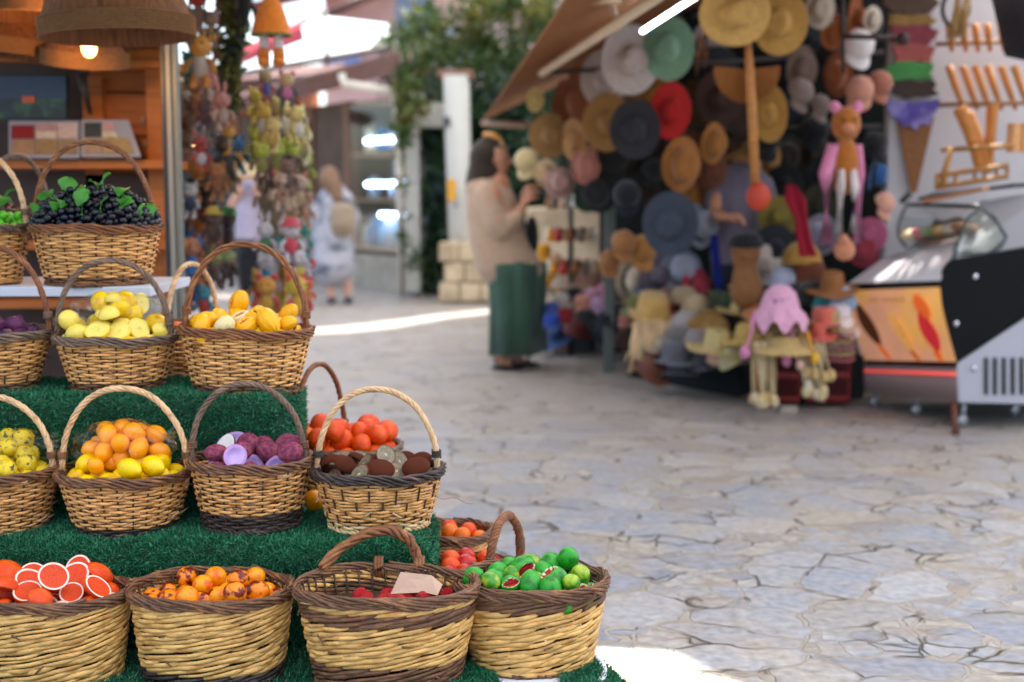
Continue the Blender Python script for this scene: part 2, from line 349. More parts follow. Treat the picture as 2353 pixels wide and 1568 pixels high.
b = MB(); b.hexa([sp_(.17, .56, .72), sp_(1.89, .56, .72), sp_(1.89, .56, .76), sp_(.17, .56, .76)], [sp_(.17, 2.4, .72), sp_(1.89, 2.4, .72), sp_(1.89, 2.4, .76), sp_(.17, 2.4, .76)]); b.build('back_panel', mat('case_back', '8fa2bd', .5, .2, 2, col2='4a5f84', c2s=3), shop, False)
MB().hexa([sp_(.16, .5, .09), sp_(1.9, .5, .09), sp_(1.9, .5, .1), sp_(.16, .5, .1)], [sp_(.16, 2.45, .09), sp_(1.9, 2.45, .09), sp_(1.9, 2.45, .1), sp_(.16, 2.45, .1)]).build('window_glass', glassy('shop_glass', gl=.03, gx=.08), shop, False)
# dark doorway and warm interior further on
b = MB(); b.hexa([sp_(3.2, .0, .05), sp_(4.5, .0, .05), sp_(4.5, .0, .09), sp_(3.2, .0, .09)], [sp_(3.2, 2.3, .05), sp_(4.5, 2.3, .05), sp_(4.5, 2.3, .09), sp_(3.2, 2.3, .09)]); b.build('door', cm('3a241a', 'wood'), shop, False)
b = MB(); q_ = [P(915, 168, 15.0)-SA, P(540, 262, 20.5)-SA, P(540, 250, 22.5)-SA, P(915, 168, 17.5)-SA]; b.hexa(q_, [p+Vector((0, 0, .24)) for p in q_])
b.build('roof', mat('eave_brown', '5f3f36', .8, .25, 4), shop, False)
gt = MB(); gt.tube([tuple(P(u, v, Y)-SA) for u, v, Y in ((785, 170, 15.3), (790, 192, 15.3), (850, 202, 15.3), (898, 210, 15.3), (912, 240, 15.5), (918, 400, 15.6), (925, 670, 15.7))], .05, 8); gt.build('gutter', cm('d9d2c4', 'paint'), shop)
# timber house further left
sh2 = thing('kiosk', 'orange lit timber kiosk at the far end of the street', 'kiosk', (-6.6, 23, 0))
MB().box((.2, 1.4, 1.7), (5.2, 2.4, 3.4)).build('wall', cm('8a4a22', 'wood'), sh2, False)
b = MB(); b.hexa([(-3, -1.2, 2.6), (3.4, -1.2, 3.0), (3.4, 2, 3.5), (-3, 2, 3.1)], [(-3, -1.2, 2.85), (3.4, -1.2, 3.25), (3.4, 2, 3.75), (-3, 2, 3.35)]); b.build('roof', MATS['eave_brown'], sh2, False)
for x, c in ((-1.2, '2b3d60'), (.2, '33486f'), (1.5, '20242c')):
    MB().box((x, .17, 1.3), (.9, .08, 1.6)).build('window', mat('kiosk_pane_'+c, c, .2), sh2, False)
for x, z in ((-.5, 2.1), (.9, 2.2), (-1.7, 1.5)):
    MB().ell((x, -.2, z), (.13, .13, .09)).build('lamp', mat('warm_lamp_glow', (1, .62, .28), .5, 0, emit=5), sh2)
# bright translucent sheet roof and red awning in front of it
b = MB(); b.slab([P(545, 172, 17.5), P(895, 112, 17.2), P(892, 60, 19.5), P(730, 40, 20.5)], .03)
tag(b.build('sheet_roof', mat('white_polycarbonate', (.85, .88, .92), .35, .04, 2, trans=.35), smooth=False), 'glaring white plastic sheet roof over the shops', 'roof')
b = MB(); b.tube([P(745, 20, 17.0), P(752, 152, 17.0)], .03, 6); b.tube([P(540, 172, 17.2), P(900, 108, 17.0)], .04, 6)
tag(b.build('roof_frame', cm('6c6660', 'paint')), 'thin grey pole frame carrying the white sheet roof', 'roof frame')
b = MB(); b.slab([P(548, 150, 16.2), P(700, 92, 16.2), P(692, 52, 17.2), P(560, 112, 17.2)], .02)
tag(b.build('awning', mat('red_canvas', 'a8323c', .85, .12, 3, trans=.3), smooth=False), 'faded red canvas awning left of the white sheet roof', 'awning')
b = MB(); b.tube([P(660, 75, 22), P(870, -18, 22)], .09, 6, ref=(0, 1, 0)); tag(b.build('roof_beam', cm('5c3a34', 'paint')), 'dark red brown roof beam slanting against the sky', 'beam')

# white gate with pillars and stone foot
gate = thing('gate', 'white painted gateway with a small tiled cap and a yellow sticker on its pillar', 'gate', (-.68, 15.2, 0))
def bx2(u0, u1, v0, v1, Y, d=.25): 
    a = P(u0, v1, Y); c = P(u1, v0, Y); cc = (a+c)/2; return (cc.x, Y+d/2, cc.z), (abs(c.x-a.x), d, abs(c.z-a.z))
def gbox(name, m, u0, u1, v0, v1, Y, d=.25, parent=gate, bev=.01):
    c, s = bx2(u0, u1, v0, v1, Y, d); return MB().box(rel(parent, c), s).build(name, m, parent, False, bev)
wp = mat('white_paint_wall', 'bdbcb4', .7, .08, 3)
b = MB()
b.hexa([P(1036, 690, 15), P(1084, 690, 15), P(1090, 690, 15.3), P(1042, 690, 15.3)], [P(1018, 172, 15), P(1072, 172, 15), P(1078, 172, 15.3), P(1024, 172, 15.3)])
o = b.build('pillar', wp); o.parent = gate; o.location = -gate.location
gbox('pillar', wp, 932, 962, 245, 672, 15.6); gbox('lintel', wp, 962, 1020, 236, 292, 15.4, .2)
gbox('cap', cm('7c5544', 'paint'), 1006, 1086, 160, 178, 15.1, .6); gbox('sticker', cm('d39a22', 'plastic'), 1029, 1046, 412, 462, 14.97, .02)
gbox('lock', cm('44464c', 'plastic'), 1018, 1034, 268, 290, 14.97, .05)
st = mat('cream_stone', 'cbb594', .85, .22, 3, bump=.5, bs=14, col2='b09a7c', c2s=4)
b = MB()
for r in range(3):
    for k in range(3):
        z = .02+r*.23; x = -.72+k*.24+(.06 if r % 2 else 0)
        b.box((x, 14.8, z+.11), (.225, .42, .215))
tag(b.build('stone_plinth', st, smooth=False, bev=.02), 'cream cut stone plinth at the foot of the white pillar', 'plinth')
b = MB(); wallbox(b, (.12, 12.3), (1.6, 11.6), 0, 1.12, .35); wallbox(b, (-.1, 12.9), (1.2, 12.6), 0, .8, .35)
tag(b.build('stone_wall', st, smooth=False, bev=.03), 'low cream stone wall behind the souvenir rack', 'wall')

# ---------------------------------------------------------------- foliage
def leaves(mb, centers, n, spread, size, m=0):
    C = np.array(centers); idx = RG.integers(0, len(C), n); p = C[idx]+RG.normal(0, 1, (n, 3))*np.asarray(spread)
    a = RG.normal(0, 1, (n, 3)); a /= np.linalg.norm(a, axis=1)[:, None]; b_ = RG.normal(0, 1, (n, 3)); b_ -= (b_*a).sum(1)[:, None]*a; b_ /= np.linalg.norm(b_, axis=1)[:, None]
    s = size*(.6+.8*RG.random((n, 1))); v = np.stack([p-a*s, p+b_*s*.45, p+a*s, p-b_*s*.45], 1)
    mb.add(v.reshape(-1, 3), [np.arange(n*4).reshape(n, 4)], m)
lf = mat('leaf_green', '3c5420', .55, .3, 2, isl=.5, trans=.28, col2='7c7420', c2s=1.6, c2t=.58)
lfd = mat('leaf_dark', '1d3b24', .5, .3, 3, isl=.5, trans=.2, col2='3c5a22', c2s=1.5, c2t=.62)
bark = mat('bark', '5a4a3a', .9, .3, 9, bump=.6)
tr = thing('tree', 'leafy plane tree with yellowing tips reaching over the white gate', 'tree', (.6, 17.5, 0))
b = MB(); b.tube([(0, 0, 0), (-.1, .1, 1.6), (.1, 0, 2.8), (-.2, 0, 3.8)], np.array([.16, .13, .1, .06]), 8)
lim = [((-.0, 0, 2.6), (-1.5, -.6, 3.3)), ((.05, 0, 2.9), (1.0, -.8, 3.9)), ((0, 0, 3.3), (-.8, -.4, 4.4)), ((0, 0, 2.4), (-1.5, -1.2, 2.55)), ((0, 0, 2.6), (.9, -.4, 3.0))]
for a, c in lim: b.tube([a, tuple((Vector(a)+Vector(c))/2+Vector((0, 0, .15))), c], np.array([.06, .04, .015]), 6)
b.build('trunk', bark, tr)
cs = []
for u, v, n in ((930, 70, 3), (960, 150, 4), (950, 200, 3), (1000, 40, 4), (1020, 110, 5), (1080, 30, 6), (1090, 90, 6), (1100, 150, 6), (1160, 20, 6), (1170, 130, 5), (1240, 20, 6), (1250, 60, 5), (1210, 150, 4), (980, 215, 3), (1150, 190, 5), (1280, 100, 4), (1010, 165, 3), (915, 115, 2), (1220, 90, 2), (1055, 200, 2)):
    for k in range(n):
        p = P(u+RG.normal()*22, v+RG.normal()*16, 16.4+RG.random()*1.6); cs.append(tuple(p-tr.location))
b = MB(); leaves(b, cs, 6500, (.13, .18, .10), .055); b.build('crown', lf, tr)
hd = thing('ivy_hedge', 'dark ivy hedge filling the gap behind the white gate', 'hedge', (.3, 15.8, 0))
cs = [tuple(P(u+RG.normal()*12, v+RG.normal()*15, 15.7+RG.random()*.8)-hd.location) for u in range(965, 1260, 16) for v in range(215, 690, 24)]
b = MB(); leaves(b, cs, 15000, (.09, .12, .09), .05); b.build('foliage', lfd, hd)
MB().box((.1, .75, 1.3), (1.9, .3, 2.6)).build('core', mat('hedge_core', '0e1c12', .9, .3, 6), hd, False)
vn = thing('climbing_vine', 'thin green climber trailing over the white gate and its left post', 'vine', (-1.1, 15.3, 0))
cs = [tuple(P(u+RG.normal()*9, v+RG.normal()*9, 15.1)-vn.location) for u, v in [(922, y) for y in range(180, 330, 16)]+[(945, 200), (960, 230), (940, 560), (950, 590), (965, 610), (930, 430), (1068, 470), (940, 300), (975, 255)]]
b = MB(); leaves(b, cs, 900, (.06, .06, .07), .045); b.build('foliage', lf, vn)
st_ = MB(); st_.tube([tuple(P(u, v, 15.15)-vn.location) for u, v in ((925, 680), (922, 520), (928, 400), (920, 300), (926, 200), (960, 160))], .012, 5); st_.build('stem', bark, vn)
# ================================================================ FRUIT STAND
TURF = mat('turf_blades', (.016, .155, .065), .45, .3, 9, isl=.6, spec=.5); TURFB = mat('turf_backing', (.006, .05, .022), .9, .2, 9)
def turf_patch(b, S, Nf, n, dens_len=.0115):
    """S(s,t)->points, Nf(s,t)->normals on the unit square, n blades"""
    s, t = RG.random(n), RG.random(n); p = S(s, t); nn = Nf(s, t)
    lean = RG.normal(0, .38, (n, 3)); d = nn+lean; d /= np.linalg.norm(d, axis=1)[:, None]
    side = np.cross(d, RG.normal(0, 1, (n, 3))); side /= np.linalg.norm(side, axis=1)[:, None]
    L_ = dens_len*(.6+.7*RG.random((n, 1))); w_ = .0011
    bend = d*L_*.55+RG.normal(0, .0012, (n, 3)); tip = d*L_*.9+lean*L_*.5
    v = np.stack([p-side*w_, p+side*w_, p+bend+side*w_*.9, p+bend-side*w_*.9, p+tip], 1).reshape(-1, 3)
    i = np.arange(n)*5
    b.add(v, [np.stack([i, i+1, i+2, i+3], 1), np.stack([i+3, i+2, i+4], 1)], 1)
def turf_block(name, label, x0, x1, y0, y1, z0, z1, r=.045, n=40000, side=True, sag=.004):
    b = MB()
    # profile from the back of the top, over the rounded front edge, down the face
    Lt = y1-y0-r; La = r*PI/2; Lf = z1-z0-r; T = Lt+La+Lf
    def prof(d):
        d = np.asarray(d, float); y = np.where(d < Lt, y1-d, 0.); z = np.where(d < Lt, z1, 0.); ny = np.zeros_like(d); nz = np.ones_like(d)
        a = np.clip((d-Lt)/r, 0, PI/2); arc = (d >= Lt)
        y = np.where(arc, y0+r-np.sin(a)*r, y); z = np.where(arc, z1-r+np.cos(a)*r, z); ny = np.where(arc, -np.sin(a), ny); nz = np.where(arc, np.cos(a), nz)
        fr = d >= Lt+La; z = np.where(fr, z1-r-(d-Lt-La), z); return y, z, ny, nz
    def S(s, t):
        d = t*T; y, z, ny, nz = prof(d); x = x0+(x1-x0)*s
        e = np.clip((x-(x1-r))/r, 0, 1); drop = r*(1-np.sqrt(np.maximum(0, 1-e**2)))      # rounded right end
        wv = sag*np.sin(x*13+z*9)+sag*.7*np.sin(x*31+2)
        return np.stack([x, y+ny*0+wv*np.abs(ny)-(-drop)*.6*(ny < -.5), z-drop*(nz > .3)+wv*nz*.5], -1)
    def Nf(s, t):
        y, z, ny, nz = prof(t*T); x = x0+(x1-x0)*s; e = np.clip((x-(x1-r))/r, 0, 1)
        return np.stack([e, ny, nz], -1)
    ss, tt = np.meshgrid(np.linspace(0, 1, 60), np.linspace(0, 1, 50)); g = S(ss, tt); b.grid(g, m=0)
    turf_patch(b, S, Nf, n)
    if side:
        def S2(s, t): y = y0+r*.3+(y1-y0-r*.3)*s; z = z1-r*.6-(z1-z0-r*.6)*t; return np.stack([x1+sag*np.sin(y*20), y, z], -1)
        def N2(s, t): return np.stack([np.ones_like(s), np.zeros_like(s), np.full_like(s, .1)], -1)
        g = S2(*np.meshgrid(np.linspace(0, 1, 12), np.linspace(0, 1, 12))); b.grid(g, m=0); turf_patch(b, S2, N2, n//8)
    return tag(b.build(name, [TURFB, TURF]), label, 'artificial turf')
ZA = P(0, 892, 3.2).z; ZB = P(0, 1212, 2.95).z; ZC = .215
xa = P(657, 1000, 3.06).x; xb = P(986, 1300, 2.80).x
turf_block('artificial_turf', 'dark green artificial turf over the upper display step, under the melon soap basket', -2.0, xa, 3.05, 3.36, ZB, ZA, .03, 60000)
turf_block('artificial_turf', 'bright green artificial turf over the middle display step, under the lemon and kiwi soap baskets', -2.0, xb, 2.785, 3.12, ZC, ZB, .05, 115000)
turf_block('artificial_turf', 'green artificial turf behind the kiwi basket, carrying the basket of whole oranges', -2.0, P(900, 1100, 3.55).x, 3.125, 3.6, ZC, ZB, .02, 16000)
# wooden framework below the turf
fr = thing('display_stand', 'stepped wooden stand under the turf and baskets', 'stand', (-.6, 3.2, 0))
MB().box((-.35, .1, .1), (1.7, .8, .18)).build('step', cm('4c3524', 'wood'), fr, False)
MB().box(rel(fr, ((xb-2.0)/2-.08, 2.97, (ZC+ZB)/2)), (xb+1.75, .26, ZB-ZC-.02)).build('step', cm('4c3524', 'wood'), fr, False)
MB().box(rel(fr, ((xa-2.0)/2-.03, 3.22, (ZA+ZB)/2)), (xa+1.9, .26, ZA-ZB-.02)).build('step', cm('4c3524', 'wood'), fr, False)
MB().box(rel(fr, (-.9, 2.62, .1)), (1.75, .45, .2)).build('step', cm('4c3524', 'wood'), fr, False)
xl = P(978, 1500, 2.55).x
turf_block('artificial_turf', 'green artificial turf on the lowest display step, below the big open baskets', -2.0, P(1060, 1560, 2.6).x, 2.42, 2.86, .02, ZC, .03, 30000)
# white shelf of the upper row
shf = thing('shelf', 'white painted shelf board carrying the grape baskets', 'shelf', (-.9, 3.5, 0))
zs = P(0, 659, 3.35).z
MB().box(rel(shf, (P(372, 650, 3.45).x-.625, 3.55, zs-.013)), (1.25, .42, .026)).build('board', cm('c9ccd6', 'paint'), shf, False, .003)
for x in (-1.6, -1.05): MB().box(rel(shf, (x, 3.6, (zs+ZB)/2-.02)), (.04, .3, zs-ZB-.03)).build('bracket', cm('9a9ca0', 'paint'), shf, False, .003)
# ------------------------------------------------------------ baskets
def strawmat(name, c, c2, ds=.5): return mat(name, c, .5, .16, 30, isl=.20, bump=.35, bs=150, col2=c2, c2s=26, c2t=.60, c2w=.10, spec=.4, aniso=(1, 1, 2.2))
W_HONEY = strawmat('willow_honey', 'e0a664', 'bd8040'); W_GOLD = strawmat('willow_gold', 'e2b268', 'bd8642'); W_PALE = strawmat('willow_pale', 'e8c890', 'd0a068')
W_DARK = strawmat('willow_brown', '6d4a34', '96683f'); W_BLK = strawmat('willow_charred', '3b302c', '5a4a42'); W_RED = strawmat('willow_red_brown', '7a4a2c', '9c683c'); W_GREY = strawmat('willow_grey_brown', '6d5748', '8d735c')
W_PH = strawmat('willow_peeled', 'd9b285', 'bb8d5f'); W_STAKE = strawmat('willow_stake', '4b3222', '6b4830')
def rope(mb, path, k, turns, roff, rs, ref, closed=False, jit=.0, m=0, sides=6):
    path = np.asarray(path, float); n = len(path); T = (np.roll(path, -1, 0)-np.roll(path, 1, 0)) if closed else np.gradient(path, axis=0)
    T /= np.linalg.norm(T, axis=1)[:, None]; r = np.asarray(ref, float); r = np.tile(r, (n, 1)) if r.ndim == 1 else r
    N = r-(r*T).sum(1)[:, None]*T; N /= np.linalg.norm(N, axis=1)[:, None]+1e-9; B = np.cross(T, N); s = np.arange(n)/(n if closed else n-1)
    for j in range(k):
        ph = 2*PI*(turns*s+j/k); ro = roff*(1+jit*np.sin(s*23+j*2.1)); q = path+N*(ro*np.cos(ph))[:, None]+B*(ro*np.sin(ph))[:, None]
        q += RG.normal(0, jit*.0006, q.shape); rr = rs*(1+.12*np.sin(s*17+j*1.7))
        if not closed: rr = rr*np.clip(np.minimum(s, 1-s)*40+.3, .3, 1)
        mb.tube(q, rr, sides, closed=closed, m=m)
BASKETS = {}
def basket(key, label, u, vr, w_, vb, wb, Y, hand=None, oval=.86, style='fine', N=26, col=None, rimc=None, handc=None, bot=2, botc=None, top=0, midband=None, tilt=0, yaw=0, group='wicker baskets of fruit shaped soap'):
    col = col or W_HONEY; rimc = rimc or W_DARK; botc = botc or W_DARK
    pr = P(u, vr, Y); pb = P(u, vb, Y); mp = (P(u+w_/2, vr, Y)-P(u-w_/2, vr, Y)).x/2
    a, a2 = mp, mp*wb/w_; bb, b2 = a*oval, a2*oval; H = pr.z-pb.z
    root = thing('wicker_basket', label, 'basket', (pr.x, Y, pb.z), (0, math.radians(tilt), math.radians(yaw)), group)
    def rad(z):
        t = np.clip(z/H, 0, 1); t = t**.9; return a2+(a-a2)*t, b2+(bb-b2)*t
    def pos(th, z, off):
        A, B = rad(z); sg = .003*np.sin(2*th+u*.37)+.002*np.sin(3*th+u); A = A+off+sg; B = B+off+sg; return np.stack([A*np.cos(th), B*np.sin(th), z*np.ones_like(th)], -1)
    def rdir(th): return np.stack([np.cos(th), np.sin(th), np.zeros_like(th)], -1)
    side = MB(); dark = MB(); dark2 = MB(); zt = H-.012; z0 = .008
    if style == 'fine':
        pitch = .0071; rows = int((zt-z0)/pitch)
        for i in range(rows):
            z = z0+(i+.5)*pitch; mb = dark if (i < bot or i >= rows-top) else side; th0 = RG.random()*6.28; done = 0.
            while done < 2*PI-.01:
                ln = min((5+6*RG.random())*2*PI/N, 2*PI-done+.12); k = max(int(ln*N/(2*PI)*6), 8); th = th0+done+np.linspace(0, ln, k)
                c = np.cos(N/2*th+i*PI); off = .0032*np.sign(c)*np.abs(c)**.65; ed = np.clip(np.minimum(np.arange(k), k-1-np.arange(k))/4, 0, 1)
                off = off-(1-ed)*.003; zz = z+.0011*np.sin(th*5+i*1.3)+RG.normal(0, .0004)+.0005*np.sin(th*31+i)
                th_r = RG.normal(1, .09)
                rr = np.stack([.0016*(.4+.6*ed), .0036*th_r*(.5+.5*ed)*(1+.08*np.sin(th*17+i))], 1)
                mb.tube(pos(th, zz, off), rr, 6, ref=rdir(th)); done += ln-.10
    else:
        d = .0098; span = 7; per = 2; layers = int((zt-z0)/(3*d))+3; ds_ = 2*PI/N
        for k in range(layers):
            for j in range(N//per):
                th = (j*per+RG.normal(0, .15))*ds_+np.linspace(0, span*ds_*1.06, 30)+k*.37; t = np.linspace(0, 1, 30)
                z = z0+(k-1.5)*3*d+t*3.5*d+RG.normal(0, .0007)+.0012*np.sin(th*7+k)
                if z.max() < z0-.003 or z.min() > zt+.004: continue
                zz = np.clip(z, z0, zt+.004); off = .0019*(np.cos(2*PI*t*span/3+1.2)+1.1)-.0045*(1-np.clip(np.minimum(t, 1-t)*5, 0, 1))
                f = float(zz.mean()); rr = np.stack([np.full(30, .0026), .0050*RG.normal(1, .14)*(1+.1*np.sin(t*9+j))], 1)*np.clip(np.minimum(t, 1-t)*9, .3, 1)[:, None]
                isd = f < z0+bot*d or f > zt-top*d or (midband and midband[0] < f/H < midband[1])
                ((dark2 if f > H*.5 else dark) if isd else side).tube(pos(th, zz, off), rr, 6, ref=rdir(th))
    side.build('side_weave', col, root)
    if dark.n: dark.build('dark_band', botc, root)
    if dark2.n: dark2.build('dark_band', rimc, root)
    sb = MB()
    for j in range(N):
        th = np.full(6, 2*PI*j/N); z = np.linspace(0, H-.004, 6); sb.tube(pos(th, z, np.full(6, 0. if style == 'fine' else -.0045)), .0023, 5, ref=(0, 1, .1))
    sb.build('stakes', W_STAKE, root)
    cb = MB()
    for j in range(6):      # broken cane ends
        t0 = -PI/2+RG.normal()*.9; tt = t0+np.linspace(0, .10+.08*RG.random(), 6); z_ = RG.uniform(.15, .9)*H; cb.tube(pos(tt, z_+np.linspace(0, RG.normal()*.008, 6), .004+np.linspace(0, .006+.006*RG.random(), 6)), np.linspace(.0026, .0014, 6), 5); cb.build('broken_cane', handc or W_DARK, root); cb = MB()
    # rim braid
    rb = MB(); k = 190; th = np.linspace(0, 2*PI, k, endpoint=False); th_ = 1. if style == 'fine' else 1.12
    path = pos(th, np.full(k, H-.004), np.full(k, .002)); path[:, 2] += .0025*np.sin(th*3+1)+.0016*np.sin(th*7)
    rope(rb, path, 4 if style == 'fine' else 6, 7 if style == 'fine' else 5, .0052*th_, (.0036 if style == 'fine' else .0030)*th_, rdir(th), True, .35); path2 = path.copy(); path2[:, 2] -= .009*th_; path2[:, :2] *= 1.006
    rope(rb, path2, 3, 11, .0036*th_, .0033*th_, rdir(th), True, .3)
    for j in range(0 if style == 'fine' else 14):   # stray rod ends on the big rims
        t0 = RG.random()*6.28; tt = t0+np.linspace(0, .5, 9); q = pos(tt, H-.004+np.linspace(-.004, .009, 9)*(RG.random()*1.3), .003+.006*np.linspace(0, 1, 9)*RG.random()); rb.tube(q, .0034, 6)
    for j in range(8 if style == 'fine' else 4):
        t0 = RG.random()*6.28; tt = t0+np.linspace(0, .25, 7); q = pos(tt, H-.012+np.linspace(.004, -.006, 7), .005+.003*np.linspace(0, 1, 7)); rb.tube(q, .0023, 5)
    rb.build('rim', rimc, root)
    fb = MB(); path = pos(th, np.full(k, .004), np.full(k, .0)); rope(fb, path, 3, 16, .0038, .0032, rdir(th), True, .3); path[:, 2] = .001+.0035*np.abs(np.sin(th*13)); fb.tube(path*np.array([.98, .98, 1]), .0026, 5, closed=True)
    fb.build('foot', botc, root)
    MB().lathe([(.001, 0), (1, 0), (1, .006), (.001, .006)], 32, fn=lambda g: g*np.array([a2*.97, b2*.97, 1])+np.array([0, 0, .004])).build('bottom', W_STAKE, root)
    # paper lining that carries the soaps
    zl = H-.045 if style == 'fine' else H-.055; A, B = rad(np.array(zl)); 
    MB().lathe([(.001, 0), (1, 0)], 40, fn=lambda g: g*np.array([float(A)*.96, float(B)*.96, 1])+np.array([0, 0, zl])).build('lining', mat('paper_lining', '3a2a1c', .9, .2, 10), root)
    if hand:
        hc = handc or W_RED; u0, u1, vt = hand['u0'], hand['u1'], hand['v']; az = math.radians(hand.get('rot', 0)); yo = hand.get('y', 0.)
        hx = mpp(Y)*abs(u1-u0)/2; cx = mpp(Y)*((u0+u1)/2-u); hh = (P(u, vt, Y).z-pb.z)-H; hw = hx if not az else hand['r']
        t = np.linspace(-.16, 1.16, 150); ang = PI*(1-np.clip(t, 0, 1)); ex = hand.get('e', .92)
        x = hw*np.sign(np.cos(ang))*np.abs(np.cos(ang))**ex; z = H-.006+(hh)*np.sin(ang)**hand.get('ez', .86)
        sl_ = np.where(t < 0, t, np.where(t > 1, 1-t, 0)); z = z+sl_*.28; x = x*(1+sl_*.55)
        path = np.stack([cx+x*math.cos(az), yo+x*math.sin(az)+hand.get('lean', 0)*np.maximum(z-H, 0), z], -1); path[:, 0] += .004*np.sin(t*7)
        hb = MB(); kk = hand.get('k', 4); rope(hb, path, kk, hand.get('turns', 9), hand.get('ro', .0040), hand.get('rs', .0038), (math.sin(az)*-1, math.cos(az), .01), False, .12)
        ho = hb.build('handle', hc, root)
        wb_ = MB()
        for e in (0, 1):
            i = 23 if e == 0 else 126; c = path[i]; s_ = np.linspace(0, 1, 60); an = s_*2*PI*4.5
            wb_ = MB(); q = np.stack([c[0]+.0100*np.cos(an), c[1]+.0100*np.sin(an), c[2]-.006+s_*.018], -1); wb_.tube(q, .0024, 5)
            q = np.stack([c[0]*1.02+.010*np.cos(an[:30]*1.3), c[1]+.014*np.sin(an[:30]*1.3), H-.016+s_[:30]*.03], -1); wb_.tube(q, .0028, 5)
            wb_.build('binding', hand.get('wrap', rimc), ho)
    BASKETS[key] = dict(o=root, H=H, a=a, b=bb, Y=Y, zb=pb.z, zl=zl, x=pr.x, rad=rad)
    return root
BK = basket
gr = 'wicker baskets of fruit shaped soap'
BK('A', 'handled basket heaped with black grapes, on the white shelf', 220, 517, 287, 652, 225, 3.45, dict(u0=80, u1=352, v=322, turns=7, k=4), N=24, rimc=W_RED, handc=W_RED, bot=2, top=0, botc=W_DARK)
BK('P', 'basket of green grapes cut off by the left edge, with a pale handle', -62, 516, 244, 648, 190, 3.45, dict(u0=-175, u1=58, v=338, turns=8), N=24, rimc=W_GREY, handc=W_PH, bot=1, botc=W_HONEY)
BK('Q', 'basket of dark red grapes with a dark handle, behind the green grapes', -62, 480, 235, 600, 190, 3.80, dict(u0=25, u1=60, v=352, rot=72, r=.13, turns=8), N=22, rimc=W_BLK, handc=W_GREY)
BK('O', 'basket of purple figs at the left edge, below the green grapes', -22, 757, 280, 892, 200, 3.2, dict(u0=-150, u1=112, v=560, turns=7), N=25, rimc=W_GREY, handc=W_RED)
BK('B', 'basket of pale lemon half soaps with a grey brown handle', 265, 768, 276, 890, 205, 3.2, dict(u0=130, u1=390, v=593, turns=7), N=24, rimc=W_GREY, handc=W_GREY, botc=W_DARK)
BK('C', 'tilted basket of cut yellow melon soaps on the upper turf step', 562, 750, 292, 897, 225, 3.2, dict(u0=420, u1=698, v=556, turns=4, k=3, ro=.0043, rs=.0045), N=26, rimc=W_RED, handc=W_RED, botc=W_DARK, tilt=2)
BK('D', 'basket of striped yellow gourd soaps cut off by the left edge, with a pale handle', -18, 1072, 292, 1220, 220, 2.95, dict(u0=-160, u1=122, v=905, turns=8), N=26, rimc=W_DARK, handc=W_PH, botc=W_PALE, bot=1)
BK('E', 'pale handled basket heaped with bright lemon soaps and a clear bag', 288, 1077, 300, 1215, 220, 2.95, dict(u0=140, u1=432, v=887, turns=9), N=26, rimc=W_DARK, handc=W_PH, botc=W_BLK)
BK('F', 'basket of purple coconut soaps with a dark handle and charred bottom', 577, 1050, 274, 1205, 212, 2.95, dict(u0=437, u1=700, v=877, turns=8), N=26, rimc=W_DARK, handc=W_GREY, botc=W_BLK, bot=5)
BK('G', 'basket of brown kiwi half soaps with a pale straw handle', 868, 1073, 290, 1205, 218, 2.95, dict(u0=727, u1=1005, v=889, turns=10, k=4), N=27, rimc=W_BLK, handc=W_PH, botc=W_PALE, bot=2)
BK('L', 'basket of whole orange soaps standing behind the kiwi soaps', 795, 1020, 256, 1150, 200, 3.38, dict(u0=690, u1=776, v=833, rot=68, r=.135, y=.0, turns=10), N=25, rimc=W_GREY, handc=W_RED)
BK('S', 'basket half hidden behind the turf step, only its brown handle and oranges showing', 600, 1010, 180, 1130, 150, 3.56, dict(u0=500, u1=690, v=815, turns=6), N=22, handc=W_DARK)
BK('R', 'basket behind the melon soaps, its tan handle seen edge on', 440, 745, 200, 880, 160, 3.52, dict(u0=418, u1=468, v=602, rot=70, r=.12, turns=7), N=22, rimc=W_DARK, handc=W_PH)
BK('M', 'low basket of orange soaps right of the middle turf step', 1035, 1216, 195, 1330, 165, 3.12, None, style='rand', N=30, oval=.9, rimc=W_DARK, botc=W_DARK)
BK('N', 'basket of red plum soaps with a tall braided handle seen edge on', 1075, 1298, 235, 1420, 190, 2.90, dict(u0=1130, u1=1195, v=1183, rot=66, r=.085, turns=8, k=5, ro=.0062, rs=.0048, ez=.6), style='rand', N=30, rimc=W_DARK, handc=W_RED)
BK('H', 'large open basket of orange half soaps, bottom left', 108, 1352, 366, 1580, 305, 2.65, None, style='rand', N=36, oval=.72, col=W_GOLD, rimc=W_DARK, midband=(.36, .42), botc=W_DARK, bot=2)
BK('I', 'large open basket of scorched nectarine soaps', 487, 1345, 372, 1572, 310, 2.65, None, style='rand', N=36, oval=.72, col=W_GOLD, rimc=W_DARK, bot=4, botc=W_BLK)
BK('J', 'large half empty basket of strawberry soaps with a low brown handle behind its rim', 888, 1338, 408, 1556, 320, 2.60, None, style='rand', N=38, oval=.70, col=W_GOLD, rimc=W_DARK, midband=(.72, .80), bot=4, botc=W_DARK)
BK('K', 'large basket of green lime and watermelon soaps on the round white stool', 1221, 1326, 345, 1522, 272, 2.68, None, style='rand', N=36, oval=.72, col=W_GOLD, rimc=W_DARK, top=4, botc=W_DARK, bot=0)
